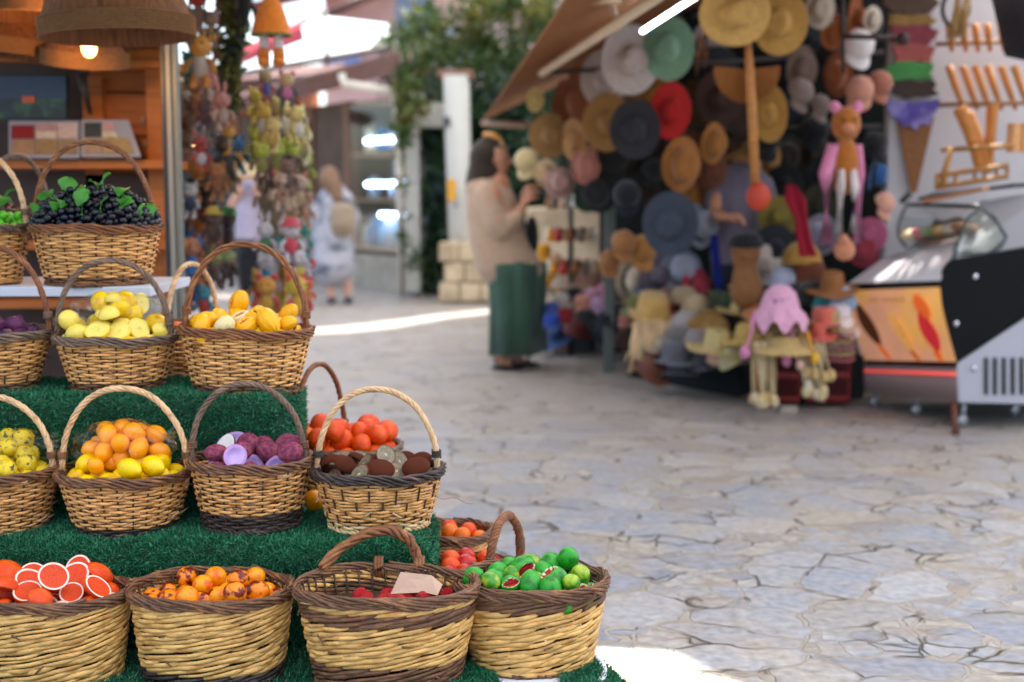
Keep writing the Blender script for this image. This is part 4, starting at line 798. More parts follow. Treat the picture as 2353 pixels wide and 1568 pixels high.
# picture with a night sea view
pic = thing('picture', 'dark blue picture of a night coast hanging in the kiosk', 'picture', P(78, 225, 5.28))
def ubox(parent, name, m, u0, u1, v0, v1, Y, d=.03, bev=.002): return kbox(name, m, u0, u1, v0, v1, Y, d, parent, bev)
def urel(p_): return p_
for nm, m, u0, u1, v0, v1, Y in (('frame', cm('14181c', 'paint'), -60, 158, 170, 278, 5.285), ('sky_band', mat('pic_sky', '17304f', .4, .3, 6), -20, 152, 176, 228, 5.27), ('land_band', mat('pic_land', '10222a', .4, .6, 18, col2='2f5a34', c2s=14, c2t=.56), -20, 152, 228, 273, 5.27), ('sunset_glow', cm('b4532a', 'paint'), 52, 80, 222, 236, 5.262)):
    a = P(u0, v1, Y); c = P(u1, v0, Y); MB().box(Vector(((a.x+c.x)/2, Y, (a.z+c.z)/2))-pic.location, (c.x-a.x, .012, c.z-a.z)).build(nm, m, pic, False)
# swatch boards on the counter
sw = thing('swatch_board', 'open white framed board of red, grey and beige fabric swatches on the kiosk shelf', 'display board', P(180, 362, 5.1))
Ysw = 5.1
def swq(u0, v0, u1, v1, dy=0., th=.006):   # tilted backwards
    f = lambda u, v: P(u+(362-v)*(-.35 if u > 250 else .0), v, Ysw+(362-v)*.0014-dy)-sw.location
    b = MB(); b.slab([f(u0, v1), f(u1, v1), f(u1, v0), f(u0, v0)], -th); return b
swq(20, 278, 182, 362).build('frame', cm('9a9ca8', 'paint'), sw, False); swq(186, 276, 325, 360).build('frame', cm('9a9ca8', 'paint'), sw, False)
for u0, v0, u1, v1, c in ((26, 288, 78, 318, '8c1f22'), (82, 286, 130, 300, 'b98d8d'), (82, 301, 130, 318, 'c4b3a2'), (26, 321, 78, 354, '9c7a5c'), (82, 321, 130, 354, '95794f'), (133, 284, 176, 318, 'c2aca2'), (133, 321, 176, 354, '8f765a'),
    (194, 282, 232, 314, '3b3f3a'), (236, 282, 286, 300, 'b98f90'), (236, 302, 286, 316, 'c2b79f'), (194, 318, 232, 352, 'a1856c'), (236, 318, 310, 352, '9c8559')):
    swq(u0, v0, u1, v1, .008, .004).build('swatch', mat('swatch_'+c, c, .95, .2, 40, bump=.5, bs=200), sw, False)
# metal door frame post
mp_ = thing('metal_post', 'tall grey aluminium post between the kiosk and the hanging toys', 'post', (P(398, 450, 5.0).x, 5.0, 0))
for dx, wd, c, dd in ((-.022, .016, '2c2d2c', .05), (.0, .02, '8f8e86', .06), (.024, .018, '74776f', .05)):
    MB().box((dx, 0, 1.6), (wd, dd, 3.2)).build('profile', mat('alu_'+c, c, .4, .08, 4), mp_, False, .003)
# lampshades
SH = mat('shade_straw', '8a5630', .8, .45, 60, bump=1., bs=90, aniso=(1.5, 1.5, .06), trans=.15); SH2 = mat('shade_rope', '96683c', .8, .4, 60, bump=1., bs=60, aniso=(1, 1, 9), trans=.08)
def shade(u, v, Y, r0, r1, h, label, tilt=(0, 0), wv=.004):
    c = P(u, v, Y); o = thing('lampshade', label, 'lampshade', c, (tilt[0], tilt[1], 0))
    b = MB(); b.lathe([(r0, .0), (r0*1.005, .05), (r0*.985, .052), (r1+(r0-r1)*.35, h*.7), (r1, h), (r1*.98, h), (r1+(r0-r1)*.33, h*.7), (r0*.97, .05), (r0*.985, 0), (r0, 0)], 64); b.build('straw_wall', SH, o)
    b = MB(); th = np.linspace(0, 2*PI, 120, endpoint=False)
    for k in range(7): z = .004+k*.0085; rope(b, np.stack([r0*1.008*np.cos(th), r0*1.008*np.sin(th), z+0*th], -1), 2, 45, .002, .0036, np.stack([np.cos(th), np.sin(th), 0*th], -1), True, .2, sides=5)
    b.build('rope_band', SH2, o); b = MB(); b.tube([(0, 0, h), (0, 0, h+.8)], .004, 6); b.build('cord', WOODD, o)
    return o
shade(272, 88, 4.0, .228, .16, .26, 'large woven straw lampshade hanging at the top left, nearest of the lampshades', (.0, -.04))
shade(195, 150, 4.9, .155, .06, .16, 'pale domed straw lampshade around the glowing bulb', (.18, .1))
shade(30, 130, 5.0, .20, .10, .2, 'dim straw lampshade at the far top left', (0, .1)); shade(60, 40, 4.7, .19, .09, .2, 'dim straw lampshade above the far left one')
lp = thing('light_bulb', 'glowing warm bulb in a wooden lantern below the lampshade', 'bulb', P(205, 110, 4.55))
MB().ell((0, 0, 0), (.026, .026, .034)).build('glass', mat('bulb_glow', (1, .5, .12), .5, 0, emit=5), lp); b = MB(); b.tube([(0, 0, .035), (0, 0, .07)], .013, 8); b.tube([(0, 0, .07), (0, 0, .6)], .003, 6); b.build('socket', WOODD, lp)
bl = bpy.data.lights.new('bulb_light', 'POINT'); bl.energy = 4.5; bl.color = (1, .5, .18); bl.shadow_soft_size = .035; bo = bpy.data.objects.new('bulb_light', bl); sc.collection.objects.link(bo); bo.location = lp.location+Vector((0, -.05, -.02))
# ================================================================ CROCHETED TOYS
def col2(c): return cm(c, 'yarn')
TOYC = {}
def toy(u, v, Y, s, c1, c2, c3, label, kind='bear', hat=None, extra=None, face=True, rz=0., tiltx=0.):
    """s: height in view px"""
    p = P(u, v, Y); o = thing('crochet_toy', label, 'crochet toy', p, (tiltx, 0, rz), 'crocheted toys hanging on strings'); k = s*1.7*mpp(Y)/2.3
    o.scale = (k, k, k)
    h = MB(); h.ell((0, 0, .45), (.48, .45, .46), nu=16, nv=11)
    h.ell((0, -.38, .36), (.2, .16, .15)); h.build('head', col2(c1), o)
    MB().ell((0, 0, -.38), (.38, .34, .48), nu=14, nv=10).build('body', col2(c2), o)
    for q in (-1, 1):
        b = MB(); b.tube([(q*.3, -.05, -.1), (q*.55, -.15, -.3), (q*.58, -.2, -.52)], np.array([.12, .13, .13]), 8); b.ell((q*.58, -.2, -.54), .14); b.build('arm', col2(c3), o)
        b = MB(); b.tube([(q*.2, 0, -.7), (q*.26, -.08, -1.0), (q*.28, -.15, -1.15)], np.array([.15, .14, .15]), 8); b.ell((q*.29, -.24, -1.18), (.16, .22, .13)); b.build('leg', col2(c3), o)
        b = MB()
        if kind == 'bear': b.ell((q*.36, 0, .86), (.17, .1, .17))
        elif kind == 'bunny': b.ell((q*.2, 0, 1.15), (.12, .08, .38), rotm(0, q*.15, 0))
        elif kind == 'giraffe': b.ell((q*.52, 0, .78), (.24, .08, .12), rotm(0, -q*.5, 0)); b.tube([(q*.16, 0, .8), (q*.18, 0, 1.1)], np.array([.06, .08]), 6)
        elif kind == 'doll': b.tube([(q*.44, .1, .5), (q*.56, .05, .1), (q*.52, 0, -.2)], np.array([.14, .13, .08]), 8)
        elif kind == 'bee': b.ell((q*.55, .2, .0), (.38, .06, .28), rotm(0, q*.5, 0))
        b.build('hair' if kind == 'doll' else ('wing' if kind == 'bee' else 'ear'), col2(extra or c1), o)
    if face:
        for q in (-1, 1): MB().ell((q*.17, -.42, .55), .05, nu=8, nv=5).build('eye', mat('toy_eye', '0c0c0c', .2), o)
    if kind == 'bee': 
        b = MB()
        for z in (-.2, -.5): b.lathe([(.35, z-.07), (.41, z), (.35, z+.07)], 16)
        b.build('stripes', col2('141414'), o)
    if hat: MB().lathe([(.58, .62), (.56, .68), (.46, .70), (.44, .9), (.28, 1.06), (.02, 1.1)], 16).build('hat', col2(hat), o)
    if kind == 'doll': MB().lathe([(.3, -.2), (.45, -.5), (.6, -.85), (.56, -.86), (.1, -.4)], 16).build('skirt', col2(c2), o)
    return o
T = [ # u v s head body limbs kind hat extra label
 (455, 18, 60, 'c8401c', 'b9a08e', 'b9a08e', 'bear', None, None, 'orange and beige toy at the top of the left string'), (485, 62, 52, '9c7f72', 'b8a078', '9c7f72', 'bear', None, None, 'dusty brown toy above the giraffe'),
 (437, 85, 40, '7d9a92', '3f6a66', '3f6a66', 'bunny', None, None, 'grey green toy beside the metal post near the top'), (500, 108, 46, 'c8a55e', 'b48f5e', 'b48f5e', 'bear', None, 'b3a090', 'tan toy right of the giraffe'),
 (460, 132, 74, 'e0a21c', 'd8cfc4', 'd8951c', 'giraffe', None, None, 'yellow giraffe toy with a white scarf'), (434, 150, 44, '2f8a86', '2f7a78', '2f8a86', 'bear', None, None, 'teal toy behind the giraffe'),
 (478, 205, 62, 'd98a88', 'c9b3a6', 'd99a92', 'bunny', None, None, 'pink bunny toy under the giraffe'), (448, 215, 50, '9a5c1c', 'a3641f', '9a5c1c', 'bear', None, None, 'golden brown toy under the giraffe'), (510, 250, 56, 'd8948c', 'bda192', 'c9a496', 'bunny', None, None, 'second pink toy, right of the brown one'),
 (440, 262, 44, '8a5a30', 'c0a07c', '8a5a30', 'bear', None, None, 'brown toy with a cream belly beside the post'), (470, 262, 40, '40202c', '4a2430', '40202c', 'bear', None, None, 'maroon toy in the middle of the left string'), (497, 295, 50, 'cfc2b6', 'b7a394', 'cbb8aa', 'bear', None, None, 'cream toy left of the far light'),
 (462, 310, 44, 'd6d2d8', 'cdc6d2', 'd6d2d8', 'bear', None, 'c03044', 'white toy with red ears'), (495, 322, 44, '9a9aa0', '8f9096', '9a9aa0', 'bear', None, None, 'grey toy above the black one'), (527, 318, 40, 'e0a030', '2b6a8a', 'e0a030', 'bear', None, None, 'yellow and blue toy above the black one'),
 (428, 330, 46, '9a7a58', '8a6a48', '9a7a58', 'bear', None, None, 'tan round headed toy by the post'), (462, 352, 46, 'b01c34', 'd8d2d8', 'b01c34', 'bear', 'a8182c', None, 'red hooded toy with a white body'), (520, 355, 64, '17171a', '17171a', '17171a', 'bear', None, None, 'black bear toy'),
 (430, 378, 52, 'cf9f84', 'c79a84', 'cf9f84', 'bear', None, None, 'skin coloured toy by the post'), (456, 408, 66, 'e8ac18', 'd89c1c', '28221c', 'bee', None, 'd8d8dc', 'yellow and black bee toy'), (500, 412, 54, 'b0702c', '8a5420', 'b0702c', 'bear', None, None, 'brown lion coloured toy right of the bee'), (530, 400, 48, 'caa070', 'c0965c', 'caa070', 'bear', None, None, 'light tan toy beside the person in the hat'),
 (438, 455, 50, 'e0dcd6', '25406a', 'e0dcd6', 'bear', None, None, 'white and navy toy under the bee'), (485, 455, 60, '1c1c20', '6d5a28', '1c1c20', 'bear', None, None, 'black and olive toy under the lion coloured one'), (436, 515, 76, 'd0988a', '4a86c4', '4a86c4', 'doll', None, 'b03024', 'red haired doll in a blue dress'), (458, 505, 50, '9c1c28', 'e08c28', 'e08c28', 'bear', None, None, 'dark red and orange toy'),
 (492, 520, 58, '4a2a1e', '3c241a', '4a2a1e', 'bear', 'c8b028', None, 'dark brown toy with a yellow cap'), (524, 522, 58, '4a2a1e', '3c241a', '4a2a1e', 'bear', '3c8c38', None, 'dark brown toy with a green cap'), (438, 590, 66, 'c98a6c', '3f78bc', 'c07848', 'doll', None, 'c9782c', 'fair haired doll in a blue dress'),
 (490, 608, 60, 'a9b878', '4a3026', '4a3026', 'bear', None, '3c2a22', 'green and brown sheep toy'), (522, 606, 56, 'b4c084', '4a3026', '4a3026', 'bear', None, '3c2a22', 'second green and brown sheep toy'), (445, 655, 64, 'b82030', '3c64a8', 'd84a20', 'bear', None, None, 'red headed toy with blue and orange limbs'), (470, 690, 50, '3d8ca0', 'c03a2c', '3d8ca0', 'bear', None, None, 'teal and red toy at the foot of the string'),
 (610, 192, 44, 'c4a880', '2a3c8c', 'a8482c', 'bear', None, None, 'beige headed toy with a blue coat'), (660, 200, 48, 'd2b288', 'c878a0', '22262a', 'bear', None, 'd884a4', 'pale doll like toy with a pink ruff'),
 (605, 275, 56, 'dcb858', 'ded6c8', 'dcb858', 'bear', None, None, 'yellow sheep toy, left of its cluster'), (648, 268, 60, 'ead690', 'ddd2b8', 'ead690', 'bear', None, None, 'cream sheep toy, top of its cluster'), (684, 282, 56, 'e8d490', 'e4dccc', 'e0c878', 'bear', None, None, 'cream sheep toy, right of its cluster'), (630, 305, 50, 'dcc484', 'd8b868', 'dcc484', 'bear', None, None, 'dull yellow toy under the cream sheep'), (668, 315, 46, 'e0c890', 'd0b474', 'e0c890', 'bear', None, None, 'straw coloured toy under the cream sheep'),
 (602, 365, 54, 'b4bc38', '7c7a28', '5c3424', 'bear', None, None, 'olive turtle toy on the left'), (636, 362, 56, 'b9c440', '8a8a30', '5c3424', 'bear', None, None, 'lime turtle toy in the middle'), (668, 360, 58, 'c4d060', '5c3828', '6c4030', 'bear', None, None, 'pale lime turtle toy on the right'), (620, 400, 50, '5c3c2c', '4c3024', '5c3c2c', 'bear', None, None, 'brown toy under the turtles'), (660, 402, 50, '6a4434', '4c3024', '6a4434', 'bear', None, None, 'reddish brown toy under the turtles'),
 (610, 448, 58, 'c0a888', 'a89274', 'c0a888', 'bear', None, 'b88a6c', 'beige monkey toy on the left'), (648, 432, 56, 'c8ac98', 'b08c70', 'c8ac98', 'bear', None, 'c07a5c', 'pinkish monkey toy in the middle'), (688, 440, 58, 'c8a894', 'c4ac88', 'b88468', 'bear', None, 'c07a5c', 'pinkish monkey toy reaching to the right'), (625, 490, 54, '9c8468', '8a7458', '9c8468', 'bear', None, None, 'dull brown monkey toy'), (668, 490, 60, 'c8b498', 'b49c78', 'c8b498', 'bear', None, None, 'long cream monkey toy'),
 (610, 548, 56, 'd8d4d8', '2c7c40', 'd8d4d8', 'bunny', None, None, 'white toy in a green coat'), (640, 545, 58, 'd4d0d4', '2c9088', 'd4d0d4', 'bunny', None, None, 'white toy in a teal coat'), (668, 548, 60, 'e4dce0', 'd84c5c', 'e4dce0', 'bear', 'd85060', None, 'white toy with a coral cap'), (610, 622, 56, 'dcd8e0', '3c8cac', 'dcc8c8', 'bear', None, None, 'white toy with a blue skirt'), (650, 612, 60, 'e0dce4', 'e89c28', 'dcd0d0', 'bear', None, None, 'white toy with an orange skirt'), (686, 612, 56, 'dcd8e0', 'd8c028', 'e0d4d4', 'bear', None, None, 'white toy with a yellow skirt'),
 (614, 680, 66, 'e0a038', 'd8a838', 'c84828', 'bear', None, 'c83c20', 'orange chick toy on the left'), (648, 686, 70, 'e4b048', 'dcc050', 'd05028', 'bear', None, 'a8c038', 'yellow chick toy in the middle'), (682, 682, 70, 'e0c458', 'e0b048', 'd05028', 'bear', None, 'd04828', 'yellow chick toy on the right'), (706, 668, 40, 'e86830', 'f09038', 'e86c40', 'bear', None, None, 'orange toy peeking out at the right of the chicks')]
for i, (u, v, s, a, c, d, kd, ht, ex, lb) in enumerate(T):
    toy(u, v, 5.5+(.25 if i % 3 == 0 else 0)+(.15 if i % 2 else 0)-(0 if u < 560 else .1), s, a, c, d, lb+', on the '+('left' if u < 560 else 'right')+' toy string', kd, ht, ex, rz=RG.normal()*.5)
T2 = [(430, 50, 'c87838', 'd8b890', 'rust and cream'), (512, 30, 'a85030', '8c4028', 'brick red'), (430, 185, 'e0b848', 'c89830', 'golden'), (520, 175, 'b88850', 'a07040', 'honey brown'), (425, 245, 'd8c8b8', 'c8b4a4', 'oatmeal'), (530, 215, 'c89890', 'b88880', 'dusty rose'), (425, 300, 'b84030', 'd89030', 'red and amber'), (545, 350, '3870a8', 'd8a030', 'blue and amber'), (425, 425, '30588c', 'b02830', 'navy and red'), (470, 560, 'd8a838', '3c6898', 'amber and blue'),
 (465, 620, 'c83828', 'e0b040', 'red and yellow'), (590, 240, 'e0c060', 'd0a840', 'mustard'), (700, 330, 'e8dcb8', 'd8c890', 'ivory'), (590, 330, 'c8cc50', '8c9030', 'olive lime'), (700, 385, 'a8b850', '6c4830', 'moss green'), (700, 480, 'd0a890', 'b88c70', 'peach'), (700, 545, '38a090', 'e0dce0', 'turquoise'), (700, 590, 'e04858', 'e8e0e4', 'coral and white'), (595, 655, 'f0b030', 'e86828', 'amber chick')]
for i, (u, v, a, c, lb) in enumerate(T2): toy(u, v, 5.95+.1*(i % 3), 52, a, c, a, lb+' toy partly hidden behind the others on the '+('left' if u < 560 else 'right')+' toy string', 'bear' if i % 4 else 'bunny', rz=RG.normal()*.6)
for nm, us, v0, v1 in (('toy_string', (470, 475, 480), -60, 700), ('toy_string', (644, 646, 650), -60, 700)):
    b = MB(); b.tube([tuple(P(us[0], v0, 5.6)), tuple(P(us[1], 300, 5.6)), tuple(P(us[2], v1, 5.6))], .004, 5); tag(b.build(nm, cm('3a332c')), ('left' if us[0] < 500 else 'right')+' cord that the crocheted toys hang from', 'cord')
# large doll with a pumpkin coloured skirt
d_ = thing('skirted_doll', 'large hanging doll with an orange skirt, white legs and orange boots', 'doll', P(622, 40, 5.4))
k = mpp(5.4)
MB().lathe([(46*k, -38*k), (44*k, -30*k), (36*k, 0), (26*k, 28*k), (12*k, 46*k)], 24, sq=(1, .7)).build('skirt', col2('c87a18'), d_)
MB().lathe([(46.5*k, -42*k), (47*k, -37*k), (45*k, -37*k)], 24, sq=(1, .7)).build('skirt_hem', col2('3c5a28'), d_)
MB().ell((0, 0, 75*k), (26*k, 22*k, 28*k)).build('head', col2('c9a184'), d_)
for q in (-17, 17):
    b = MB(); b.tube([(q*k, 0, -38*k), (q*k*.95, 0, -72*k)], 11*k, 10); b.build('leg', col2('d4d0d6'), d_)
    b = MB(); b.tube([(q*k, 0, -70*k), (q*k, -.004, -95*k)], np.array([13*k, 14*k]), 10); b.ell((q*k, -.01, -100*k), (15*k, 18*k, 11*k)); b.build('boot', col2('b8701c'), d_)
gl_ = thing('leaf_garland', 'hanging garland of dried olive green leaves between the two toy strings', 'garland', P(538, 120, 5.9))
cs = [tuple(P(536+10*math.sin(v/40)+RG.normal()*6, v, 5.9+RG.normal()*.02)-gl_.location) for v in range(-30, 258, 4)]
b = MB(); leaves(b, cs, 1500, (.018, .03, .018), .026); b.build('leaves', mat('dried_leaf', '6a6a30', .7, .3, 5, isl=.5, trans=.15, col2='2c3a22', c2s=8), gl_)
b = MB(); b.tube([tuple(P(536, v, 5.9)-gl_.location) for v in (-60, 100, 255)], .006, 5); b.build('stem', bark, gl_)
b = MB(); b.tube([tuple(P(562, v, 5.7)) for v in (-40, 10, 40, 62)], np.array([.028, .035, .02, .012]), 8); b.tube([tuple(P(u, v, 5.7)) for u, v in ((560, 5), (585, 20), (592, 60))], .012, 6); b.tube([tuple(P(u, v, 5.7)) for u, v in ((560, 5), (545, 30), (548, 90))], .012, 6)
tag(b.build('crochet_toy', col2('121316')), 'black long limbed toy hanging against the sky', 'crochet toy')

# ================================================================ PEOPLE
SKIN = mat('skin', 'c98d6c', .55, .06, 6); SKINP = mat('skin_pale', 'd8a58c', .55, .06, 6)
def hand(mb, wrist, dirv, palm, s=1., curl=.5):
    """palm and five bent fingers; dirv points along the hand, palm is the side the fingers curl to"""
    w_ = Vector(wrist); d = Vector(dirv).normalized(); n = Vector(palm).normalized(); n = (n-d*n.dot(d)).normalized(); sd_ = d.cross(n)
    c = w_+d*.045*s; chain(mb, [w_, c, w_+d*.085*s], [.024*s, .03*s, .028*s])
    for k, (o_, ln) in enumerate(((-.028, .062), (-.010, .074), (.009, .078), (.027, .068))):
        a = w_+d*.085*s+sd_*o_*s; b_ = a+(d*math.cos(curl*.6)+n*math.sin(curl*.6))*ln*.5*s; c_ = b_+(d*math.cos(curl*1.7)+n*math.sin(curl*1.7))*ln*.5*s; chain(mb, [a, b_, c_], [.0095*s, .0088*s, .0075*s], 8)
    a = w_+d*.03*s-sd_*.028*s; chain(mb, [a, a+(d*.6-sd_*.7+n*.4)*.035*s, a+(d*1.2-sd_*.5+n*.8)*.05*s], [.012*s, .0105*s, .009*s], 8)
def face_on(parent, c, fwd, r, m=SKIN):
    """eyes, brows and mouth on a head of radius r looking along fwd"""
    f = Vector(fwd).normalized(); sd_ = f.cross(Vector((0, 0, 1))).normalized(); up = sd_.cross(f)
    for q in (-1, 1): MB().ell(tuple(Vector(c)+f*r*.86+sd_*q*r*.36+up*r*.02), (r*.13,)*3, nu=8, nv=6).build('eye', mat('eye_dark', '1c1412', .3), parent)
    e = MB(); e.tube([tuple(Vector(c)+f*r*.93+sd_*q*r*.25-up*r*.52+f*(-.03*abs(q))*r) for q in (-1, 0, 1)], r*.07, 6); e.build('mouth', mat('lips', '8c3c38', .5), parent)
def head(mb, c, fwd, r):
    f = Vector(fwd).normalized(); sd_ = f.cross(Vector((0, 0, 1))).normalized(); up = sd_.cross(f); c = Vector(c)
    R = np.array([[sd_[i], f[i], up[i]] for i in range(3)])
    mb.ell(tuple(c+up*r*.1), (r*.82, r*.98, r*1.08), R, 18, 12); mb.ell(tuple(c+f*r*.3-up*r*.5), (r*.6, r*.62, r*.62), R, 14, 10)
    chain(mb, [c+f*r*.92+up*r*.08, c+f*r*1.12-up*r*.16], [r*.1, r*.17], 8)
    for q in (-1, 1): mb.ell(tuple(c+sd_*q*r*.84-up*r*.05), (r*.09, r*.16, r*.24), R, 8, 6)
# woman in a headscarf choosing hats
wo = thing('person', 'woman in an olive headscarf, cream sweater and wide green trousers, hands raised', 'person', G(1190, 846)); Yw = wo.location.y
def W(u, v, dy=0.): return P(u, v, Yw+dy)-wo.location
k = mpp(Yw); b = MB(); hc = W(1139, 368); hr = .098
head(b, hc, (1, -.15, -.02), hr); chain(b, [hc+Vector((-.01, 0, -.05)), W(1130, 425)], [.055, .06])
chain(b, [W(1135, 430), W(1140, 500), W(1160, 600), W(1178, 640)], [.12, .14, .14, .15]); 
for dy in (-.15, .13): chain(b, [W(1130, 445, dy), W(1150, 515, dy*1.3), W(1192, 490, dy), W(1208, 462, dy*.7)], [.06, .05, .04, .027])
hand(b, W(1203, 470, -.10), (.55, .1, .8), (.8, .2, -.3), 1.05, .7); hand(b, W(1200, 458, .08), (.5, -.1, .85), (.8, -.2, -.3), 1.05, .8)
for dy, du in ((-.1, -14), (.1, 18)):
    chain(b, [W(1178, 640, dy), W(1172+du, 740, dy), W(1168+du, 820, dy)], [.1, .065, .045]); chain(b, [W(1166+du, 826, dy), W(1188+du, 838, dy)], [.042, .03])
remeshed(b, 'body', SKIN, wo, .0075, 3); face_on(wo, hc, (1, -.15, -.02), hr)
b = MB(); b.ell(tuple(W(1113, 364)), (.112, .112, .132), None, 20, 14); b.ell(tuple(W(1106, 388)), (.095, .115, .12)); chain(b, [W(1138, 332), W(1120, 330)], [.05, .06]); chain(b, [W(1112, 395), W(1108, 425), W(1120, 440)], [.12, .125, .12]); chain(b, [W(1125, 425), W(1155, 425)], [.09, .05])
ho_ = remeshed(b, 'headscarf', cm('3a2c1c'), wo, .012, 5)
b = MB(); th = np.linspace(-.3, 1.25, 16); b.tube([tuple(W(1122+34*math.sin(q), 360-47*math.cos(q), 0)) for q in th], np.array([.03]*16), 8); b.build('headband', mat('headband_cloth', 'd8b08c', .9, .1, 9, col2='c8821e', c2s=9, c2t=.5), wo)
b = MB(); b.tube([tuple(W(1138+d_u, 338, dy)) for d_u, dy in ((0, -.11), (22, -.09), (28, 0), (22, .09))], .009, 6); b.build('glasses', mat('glasses_frame', '3a2a20', .3), wo)
# sweater: loose, long
b = MB(); chain(b, [W(1112, 432), W(1128, 470), W(1142, 540), W(1160, 600), W(1172, 612)], [.14, .185, .20, .215, .215], 18)
for dy in (-.19, .17): chain(b, [W(1118, 446, dy*.7), W(1140, 510, dy), W(1150, 528, dy), W(1188, 500, dy*.95)], [.085, .085, .078, .05], 14)
for a_, rr in ((1130, .10), (1205, .10)): b.ell(tuple(W(a_+10, 618)), (rr, .17, .10))
sw_ = remeshed(b, 'sweater', mat('cream_knit', 'bd9c80', .95, .12, 30, bump=.7, bs=120, sheen=.3), wo, .012, 6)
# wide trousers
b = MB(); 
for dy, du in ((-.09, -10), (.10, 10)):
    def fn(g): a = np.arctan2(g[..., 1], g[..., 0]); return g*np.stack([1+.09*np.sin(a*6+g[..., 2]*3)+.04*np.sin(a*13), 1+.09*np.sin(a*6+g[..., 2]*3)+.04*np.sin(a*13), np.ones_like(a)], -1)
    c = W(1190+du, 640, dy); zt_, zb_ = W(0, 600).z, W(0, 810).z
    b.lathe([(.06, zt_+.02), (.165, zt_-.02), (.165, (zt_+zb_)/2+.2), (.16, (zt_+zb_)/2), (.17, zb_), (.155, zb_), (.14, (zt_+zb_)/2)], 40, c=(c.x, c.y, 0), fn=fn)
b.build('trousers', cm('3c5a4a'), wo)
for dy, du in ((-.1, -14), (.1, 22)):
    b = MB(); c = W(1180+du, 842, dy); b.ell((c.x, c.y, .018), (.125, .048, .018)); b.tube([(c.x+.03, c.y-.045, .02), (c.x+.04, c.y, .075), (c.x+.03, c.y+.045, .02)], .012, 6); b.tube([(c.x-.08, c.y-.04, .02), (c.x-.09, c.y, .09), (c.x-.08, c.y+.04, .02)], .009, 6); b.build('sandal', cm('1c1614', 'plastic'), wo)
# the dark shoulder bag
b = MB(); b.ell(tuple(W(1222, 545, .02)), (.05, .10, .15)); b.tube([tuple(W(1150, 440, .16)), tuple(W(1195, 500, .2)), tuple(W(1222, 540, .14))], .012, 6); tag(b.build('shoulder_bag', cm('17181c')), 'black shoulder bag hanging beside the woman in the headscarf', 'bag')
bpy.context.scene.objects['shoulder_bag'].location = wo.location
def standing(label, u, vh, vf, faced, parts, skin=SKINP, hair='7a5a3c'):
    g_ = G(u, vf); Y = g_.y; o = thing('person', label, 'person', g_); H_ = (P(u, vh, Y).z); return o, Y, H_
# photographing visitor in a sunhat
pa, Ya, Ha = standing('person in a straw sunhat, white top and black trousers holding a camera up', 572, 378, 692, 0, None)
def A_(u, v, dy=0.): return P(u, v, Ya+dy)-pa.location
b = MB(); hc = A_(572, 408); head(b, hc, (.15, -1, 0), .105); chain(b, [hc, A_(572, 440)], [.055, .06]); chain(b, [A_(572, 452), A_(572, 500), A_(572, 560)], [.13, .13, .14])
chain(b, [A_(548, 448), A_(533, 470, -.05), A_(556, 432, -.25)], [.06, .05, .035]); chain(b, [A_(596, 448), A_(605, 468, -.05), A_(585, 430, -.25)], [.055, .045, .035])
hand(b, A_(557, 430, -.25), (.5, -.1, .85), (.5, -.6, 0), 1., .9); hand(b, A_(586, 430, -.25), (-.5, -.1, .85), (-.5, -.6, 0), 1., .9)
for q in (-13, 13): chain(b, [A_(572+q, 560), A_(574+q, 630), A_(576+q, 684)], [.09, .06, .04]); chain(b, [A_(576+q, 688), A_(576+q, 690, -.12)], [.04, .03])
remeshed(b, 'body', SKINP, pa, .009, 3); face_on(pa, hc, (.15, -1, 0), .105)
b = MB(); chain(b, [A_(572, 445), A_(572, 470), A_(573, 510), A_(573, 548)], [.15, .165, .165, .165], 16); remeshed(b, 'top', cm('b4aabc'), pa, .014, 4)
b = MB(); chain(b, [A_(573, 552), A_(573, 570)], [.165, .16], 16)
for q in (-12, 12): chain(b, [A_(573+q, 570), A_(574+q, 620), A_(575+q, 660)], [.115, .095, .075])
remeshed(b, 'trousers', cm('14161f'), pa, .014, 3)
b = MB(); c = A_(570, 398); b.lathe([(.23, -.03), (.2, -.005), (.115, .01), (.11, .06), (.08, .12), (.01, .135)], 24, c=tuple(c)); b.build('sunhat', cm('c9b48c', 'straw'), pa)
for q in (-13, 13): MB().ell((A_(576+q, 690).x, -.06, .035), (.05, .13, .04)).build('shoe', cm('20242c'), pa)
b = MB(); b.box((0, 0, 0), (.13, .05, .08)); b.tube([(0, -.02, 0), (0, -.07, 0)], .03, 10)
o = b.build('camera_in_hands', cm('8c8ca0', 'plastic'), bev=.006); o.location = A_(571, 424, -.32)+pa.location; o.name = 'handheld_camera'; tag(o, 'small camera held up by the person in the sunhat', 'camera')
# woman with a beige backpack
pb_, Yb, Hb = standing('long haired woman seen from behind in a white and grey patterned dress', 762, 385, 698, 0, None)
def B2(u, v, dy=0.): return P(u, v, Yb+dy)-pb_.location
b = MB(); hc = B2(757, 412); head(b, hc, (-.3, .95, 0), .105); chain(b, [hc, B2(762, 440)], [.055, .06]); chain(b, [B2(765, 455), B2(768, 520), B2(768, 570)], [.13, .13, .15])
chain(b, [B2(742, 460), B2(722, 510, .05), B2(730, 550, .1)], [.06, .05, .035]); hand(b, B2(730, 552, .1), (.1, .2, -1), (1, 0, 0), 1., .5)
chain(b, [B2(798, 460), B2(812, 505, .1), B2(806, 540, .2)], [.06, .05, .035]); hand(b, B2(806, 542, .2), (-.1, .2, -1), (-1, 0, 0), 1., .5)
for q, dy in ((-8, 0), (28, .05)): chain(b, [B2(768+q*.6, 570, dy), B2(768+q, 640, dy), B2(770+q*1.1, 690, dy)], [.095, .062, .04]); chain(b, [B2(770+q*1.1, 693, dy), B2(770+q*1.1, 696, dy+.1)], [.04, .03])
remeshed(b, 'body', SKINP, pb_, .009, 3); face_on(pb_, hc, (-.3, .95, 0), .105)
